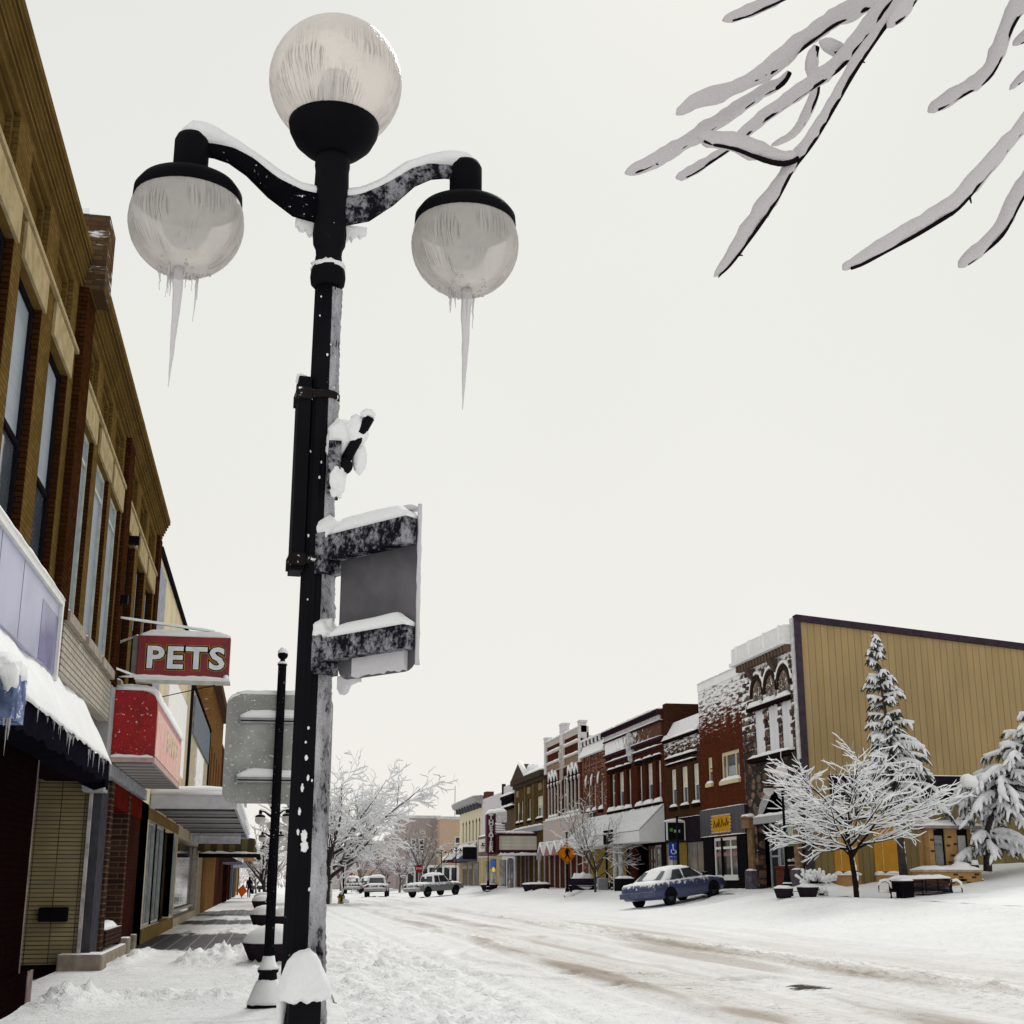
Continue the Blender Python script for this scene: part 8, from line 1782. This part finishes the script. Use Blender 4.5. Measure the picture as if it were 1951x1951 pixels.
def shrub(label, c, s_, n, seed, snow):
    o = thing('snowy_shrub', label, 'shrub', c, 'low shrubs by the ochre wall'); rng = random.Random(seed); tm = MB(); sm = MB()
    for k in range(n):
        d = Vector((rng.gauss(0, .7), rng.gauss(0, .5), abs(rng.gauss(.5, .4)))).normalized(); p = Vector(c) + Vector((rng.gauss(0, .25) * s_, rng.gauss(0, .2) * s_, 0)); e = p + d * s_ * rng.uniform(.35, .7)
        tm.tube([p, e], [.012, .006], 4)
        if rng.random() < snow: sm.tube([p.lerp(e, .35) + Vector((0, 0, .03)), e + Vector((0, 0, .03))], [.05 * s_, .07 * s_], 6); sm.ball(e + Vector((0, 0, .02)), .08 * s_, 7, 5)
    st = tm.build('stems', BARK, o); sm.build('snow', SNOW, st)
shrub('snow crusted shrub heaped against the ochre wall corner', (20.75, 49.6, gz(20.75, 49) + .35), .8, 90, 1, .75)
shrub('small shrub of white tufts beside the dark planter near the stone building', (18.95, 44.9, gz(18.95, 45) + .1), .45, 30, 2, .7)
shrub('dark evergreen shrub frosted white at the right edge of the picture under the spruce', (29.2, 46.6, gz(29, 46.6) + .1), 1.1, 160, 3, .35)

# ------------------------------------------------------------------ people and the far end of the street
def person(label, loc, head, coat, h=1.72, stride=.28, arm_box=None):
    r = thing('person', label, 'person', (0, 0, 0)); k = h / 1.75
    J = {'pel': (0, 0, .95), 'waist': (0, .01, 1.10), 'chest': (0, 0, 1.32), 'neck': (0, 0, 1.50), 'hd0': (0, .02, 1.58), 'hd1': (0, .03, 1.70), 'hipL': (-.09, 0, .90), 'kneeL': (-.10, .10, .50), 'ankL': (-.10, -.02 - stride * .4, .09), 'toeL': (-.10, .14 - stride * .4, .03), 'hipR': (.09, 0, .90), 'kneeR': (.10, .06 + stride * .3, .50), 'ankR': (.10, stride * .5, .09), 'toeR': (.10, .16 + stride * .5, .03),
         'shL': (-.19, 0, 1.43), 'elL': (-.25, -.06, 1.15), 'wrL': (-.24, .05, .90), 'haL': (-.235, .09, .80), 'shR': (.19, 0, 1.43), 'elR': (.25, -.02, 1.15), 'wrR': (.23, .14, .95), 'haR': (.22, .19, .86)}
    E_ = [('pel','waist'),('waist','chest'),('chest','neck'),('neck','hd0'),('hd0','hd1'),('pel','hipL'),('hipL','kneeL'),('kneeL','ankL'),('ankL','toeL'),('pel','hipR'),('hipR','kneeR'),('kneeR','ankR'),('ankR','toeR'),('chest','shL'),('shL','elL'),('elL','wrL'),('wrL','haL'),('chest','shR'),('shR','elR'),('elR','wrR'),('wrR','haR')]
    RD = dict(pel=.17, waist=.165, chest=.18, neck=.07, hd0=.095, hd1=.105, hipL=.11, hipR=.11, kneeL=.075, kneeR=.075, ankL=.055, ankR=.055, toeL=.045, toeR=.045, shL=.09, shR=.09, elL=.065, elR=.065, wrL=.05, wrR=.05, haL=.045, haR=.045)
    names = list(J); me = bpy.data.meshes.new('body'); me.from_pydata([Vector(J[n_]) * k for n_ in names], [(names.index(a), names.index(b)) for a, b in E_], [])
    me.materials.append(coat); o = bpy.data.objects.new('body', me); COL.objects.link(o); o.parent = r
    sk = o.modifiers.new('skin', 'SKIN'); sk.use_smooth_shade = True
    for i, n_ in enumerate(names): sv = me.skin_vertices[0].data[i]; sv.radius = (RD[n_] * k, RD[n_] * k * (.75 if n_ in ('pel', 'waist', 'chest') else 1)); sv.use_root = n_ == 'pel'
    ss = o.modifiers.new('smooth', 'SUBSURF'); ss.levels = 1; ss.render_levels = 1
    m = MB(); m.ball((0, .0, 1.69 * k), .115 * k, 12, 8, (1, 1.05, 1)); m.build('hood', coat, r)
    m = MB(); m.ball((0, .095 * k, 1.65 * k), .075 * k, 10, 8, (1, .5, 1.25)); m.build('face', M_simple('skin', (.35, .2, .14), .6), r)
    r.location = (loc[0], loc[1], gz(*loc) + .05); r.rotation_euler = (0, 0, R(head)); return r
# the fixed root vertex must be unique
q = on_y(474, 1710, 125)
pe = person('dark clothed pedestrian walking away on the far sidewalk beside an orange board', (q.x, 125), 10, M_simple('dark coat', (.012, .010, .014), .9), 1.74)
bg_ = thing('shopping_bag', 'dark bag carried low by the dark clothed pedestrian', 'bag', (q.x + .3, 125, .6)); m = MB(); m.box(q.x + .16, 125.0, .36, q.x + .42, 125.25, .78); o = m.build('bag', BLACKPAINT, bg_); bevel(o, .04); m = MB(); m.tube([(q.x + .2, 125.12, .78), (q.x + .24, 125.12, .92), (q.x + .34, 125.12, .92), (q.x + .38, 125.12, .78)], .012, 5); m.build('handle', BLACKP, bg_)
q = on_y(461, 1703, 122)
ob = thing('orange_board', 'orange diamond board leaning at the shop wall beside the far pedestrian', 'sign board', (q.x, 122, .05))
m = MB(); a = .78; m.prism([(q.x - .05, 122, .1), (q.x + .45, 122, .62), (q.x + .05, 122.2, 1.2), (q.x - .42, 122, .7)], (0, .03, 0)); fix_normals(m.build('panel', M_simple('safety orange', (.75, .12, .01), .6), ob)); m = MB(); m.tube([(q.x, 122.05, .05), (q.x, 122.1, .2)], .03, 6); m.build('foot', BLACKP, ob)
beige = M_simple('beige render', (.50, .37, .27), .85, var=.06); DW = 166.0
def far_block(name, label, px0, px1, py, Y, mat, depth=14, wins=(), base=None, cap=True):
    a = on_y(px0, py, Y); b = on_y(px1, py, Y)
    o = thing(name, label, 'building', (a.x, Y, 0)); m = MB(); m.box(a.x, Y, -.3, b.x, Y + depth, a.z); w_ = m.build('wall', mat, o)
    if cap: m = MB(); m.box(a.x - .1, Y - .1, a.z, b.x + .1, Y + depth, a.z + .35); m.build('parapet', M_simple('pale parapet', (.55, .55, .56), .8, snow=.4), o)
    for (x0, x1, y0, y1) in wins:
        p = on_y(x0, y0, Y); q_ = on_y(x1, y1, Y); m = MB(); m.box(p.x - .12, Y - .09, q_.z - .12, q_.x + .12, Y - .02, p.z + .12); f = m.build('window', WHITEW, o); m = MB(); m.box(p.x, Y - .12, q_.z, q_.x, Y - .06, p.z); m.build('pane', GLASS, f); m = MB(); m.box(p.x, Y - .14, (p.z + q_.z) / 2 - .06, q_.x, Y - .1, (p.z + q_.z) / 2 + .06); m.build('rail', WHITEW, f)
    if base:
        p = on_y(base[0], base[2], Y); q_ = on_y(base[1], base[2], Y); m = MB(); m.box(p.x, Y - .08, .6, q_.x, Y - .03, p.z); m.build('shop_window', GLASS, o)
        m = MB()
        for k in range(5): xx = p.x + (q_.x - p.x) * k / 4; m.box(xx - .12, Y - .16, .4, xx + .12, Y - .08, p.z + .1)
        m.box(p.x, Y - .2, p.z, q_.x, Y - .05, p.z + .3); m.build('shop_posts', WHITEW, o)
    return o
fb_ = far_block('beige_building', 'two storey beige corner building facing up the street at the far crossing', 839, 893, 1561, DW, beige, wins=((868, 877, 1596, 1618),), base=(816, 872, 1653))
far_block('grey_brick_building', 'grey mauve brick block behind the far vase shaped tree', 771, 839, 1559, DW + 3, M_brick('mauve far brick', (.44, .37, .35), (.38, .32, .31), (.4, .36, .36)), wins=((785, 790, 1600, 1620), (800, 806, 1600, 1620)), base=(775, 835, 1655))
far_block('flat_roofed_building', 'low beige flat roofed building behind the pickup seen from behind', 686, 733, 1606, 205, M_simple('haze pale tan', (.50, .40, .33), .9), wins=((695, 702, 1625, 1640), (715, 722, 1625, 1640)))  # haze is mixed into the wall colour of both flat roofed blocks
far_block('flat_roofed_building', 'pale grey low building left of the far trees', 640, 692, 1622, 225, M_simple('haze pale grey', (.46, .42, .42), .9), wins=((650, 656, 1640, 1652),))
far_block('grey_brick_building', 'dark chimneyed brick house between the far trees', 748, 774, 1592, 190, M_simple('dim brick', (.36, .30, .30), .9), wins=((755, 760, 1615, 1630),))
sp_ = thing('spruce', 'dark pointed evergreen behind the pedestrian at the far left', 'tree', on_y(496, 1685, 190)); q = on_y(496, 1660, 190)
m = MB(); rng = random.Random(2)
for k in range(900):
    t = rng.random(); a = rng.uniform(0, 2*PI); r_ = 1.9 * (1 - t) * rng.uniform(.5, 1.1); p = Vector((q.x + r_ * math.cos(a), 190 + r_ * math.sin(a), .6 + 4.8 * t)); d = Vector((math.cos(a), math.sin(a), -.6)) * .35; w_ = Vector((-math.sin(a), math.cos(a), 0)) * .12; m.add([p - w_, p + w_, p + d], [(0, 1, 2)])
m.build('crown', M_simple('dark evergreen', (.06, .065, .075), .9, snow=.8), sp_); m = MB(); m.tube([(q.x, 190, 0), (q.x, 190, 3)], [.18, .06], 7); m.build('trunk', BARKG, sp_)
wd = MB(); rng = random.Random(9)                          # the far wood behind the roofs, one mass of twigs
for k in range(5200):
    x = rng.uniform(-40, 95); y = rng.uniform(255, 300); hgt = 7.0 + 3.5 * fbm(x, 0, .06, 3, 4); z = rng.random() ** 1.3 * hgt; p = Vector((x, y, z)); d = Vector((rng.gauss(0, .6), rng.gauss(0, .3), abs(rng.gauss(.7, .4)))).normalized() * rng.uniform(.8, 2.0); w_ = Vector((.10, 0, 0)); wd.add([p - w_, p + w_, p + d], [(0, 1, 2)])
tag(wd.build('woods', M_simple('haze pale twigs', (.40, .36, .37), .95, var=.25, nsc=.2)), 'pale mauve wood of bare trees beyond the far roofs', 'wood', kind='stuff')  # twigs paled in colour to stand for haze
mast = thing('radio_mast', 'hair thin red radio mast on the horizon above the beige building', 'mast', on_y(865, 1560, 420)); a = on_y(865, 1690, 420); b = on_y(865, 1497, 420)
m = MB(); m.tube([(a.x, 420, 0), (a.x, 420, b.z)], .13, 5); m.build('mast', M_simple('mast red', (.5, .3, .28), .7), mast)
# ground and wall of snow under everything is 'structure'; nothing else is left loose
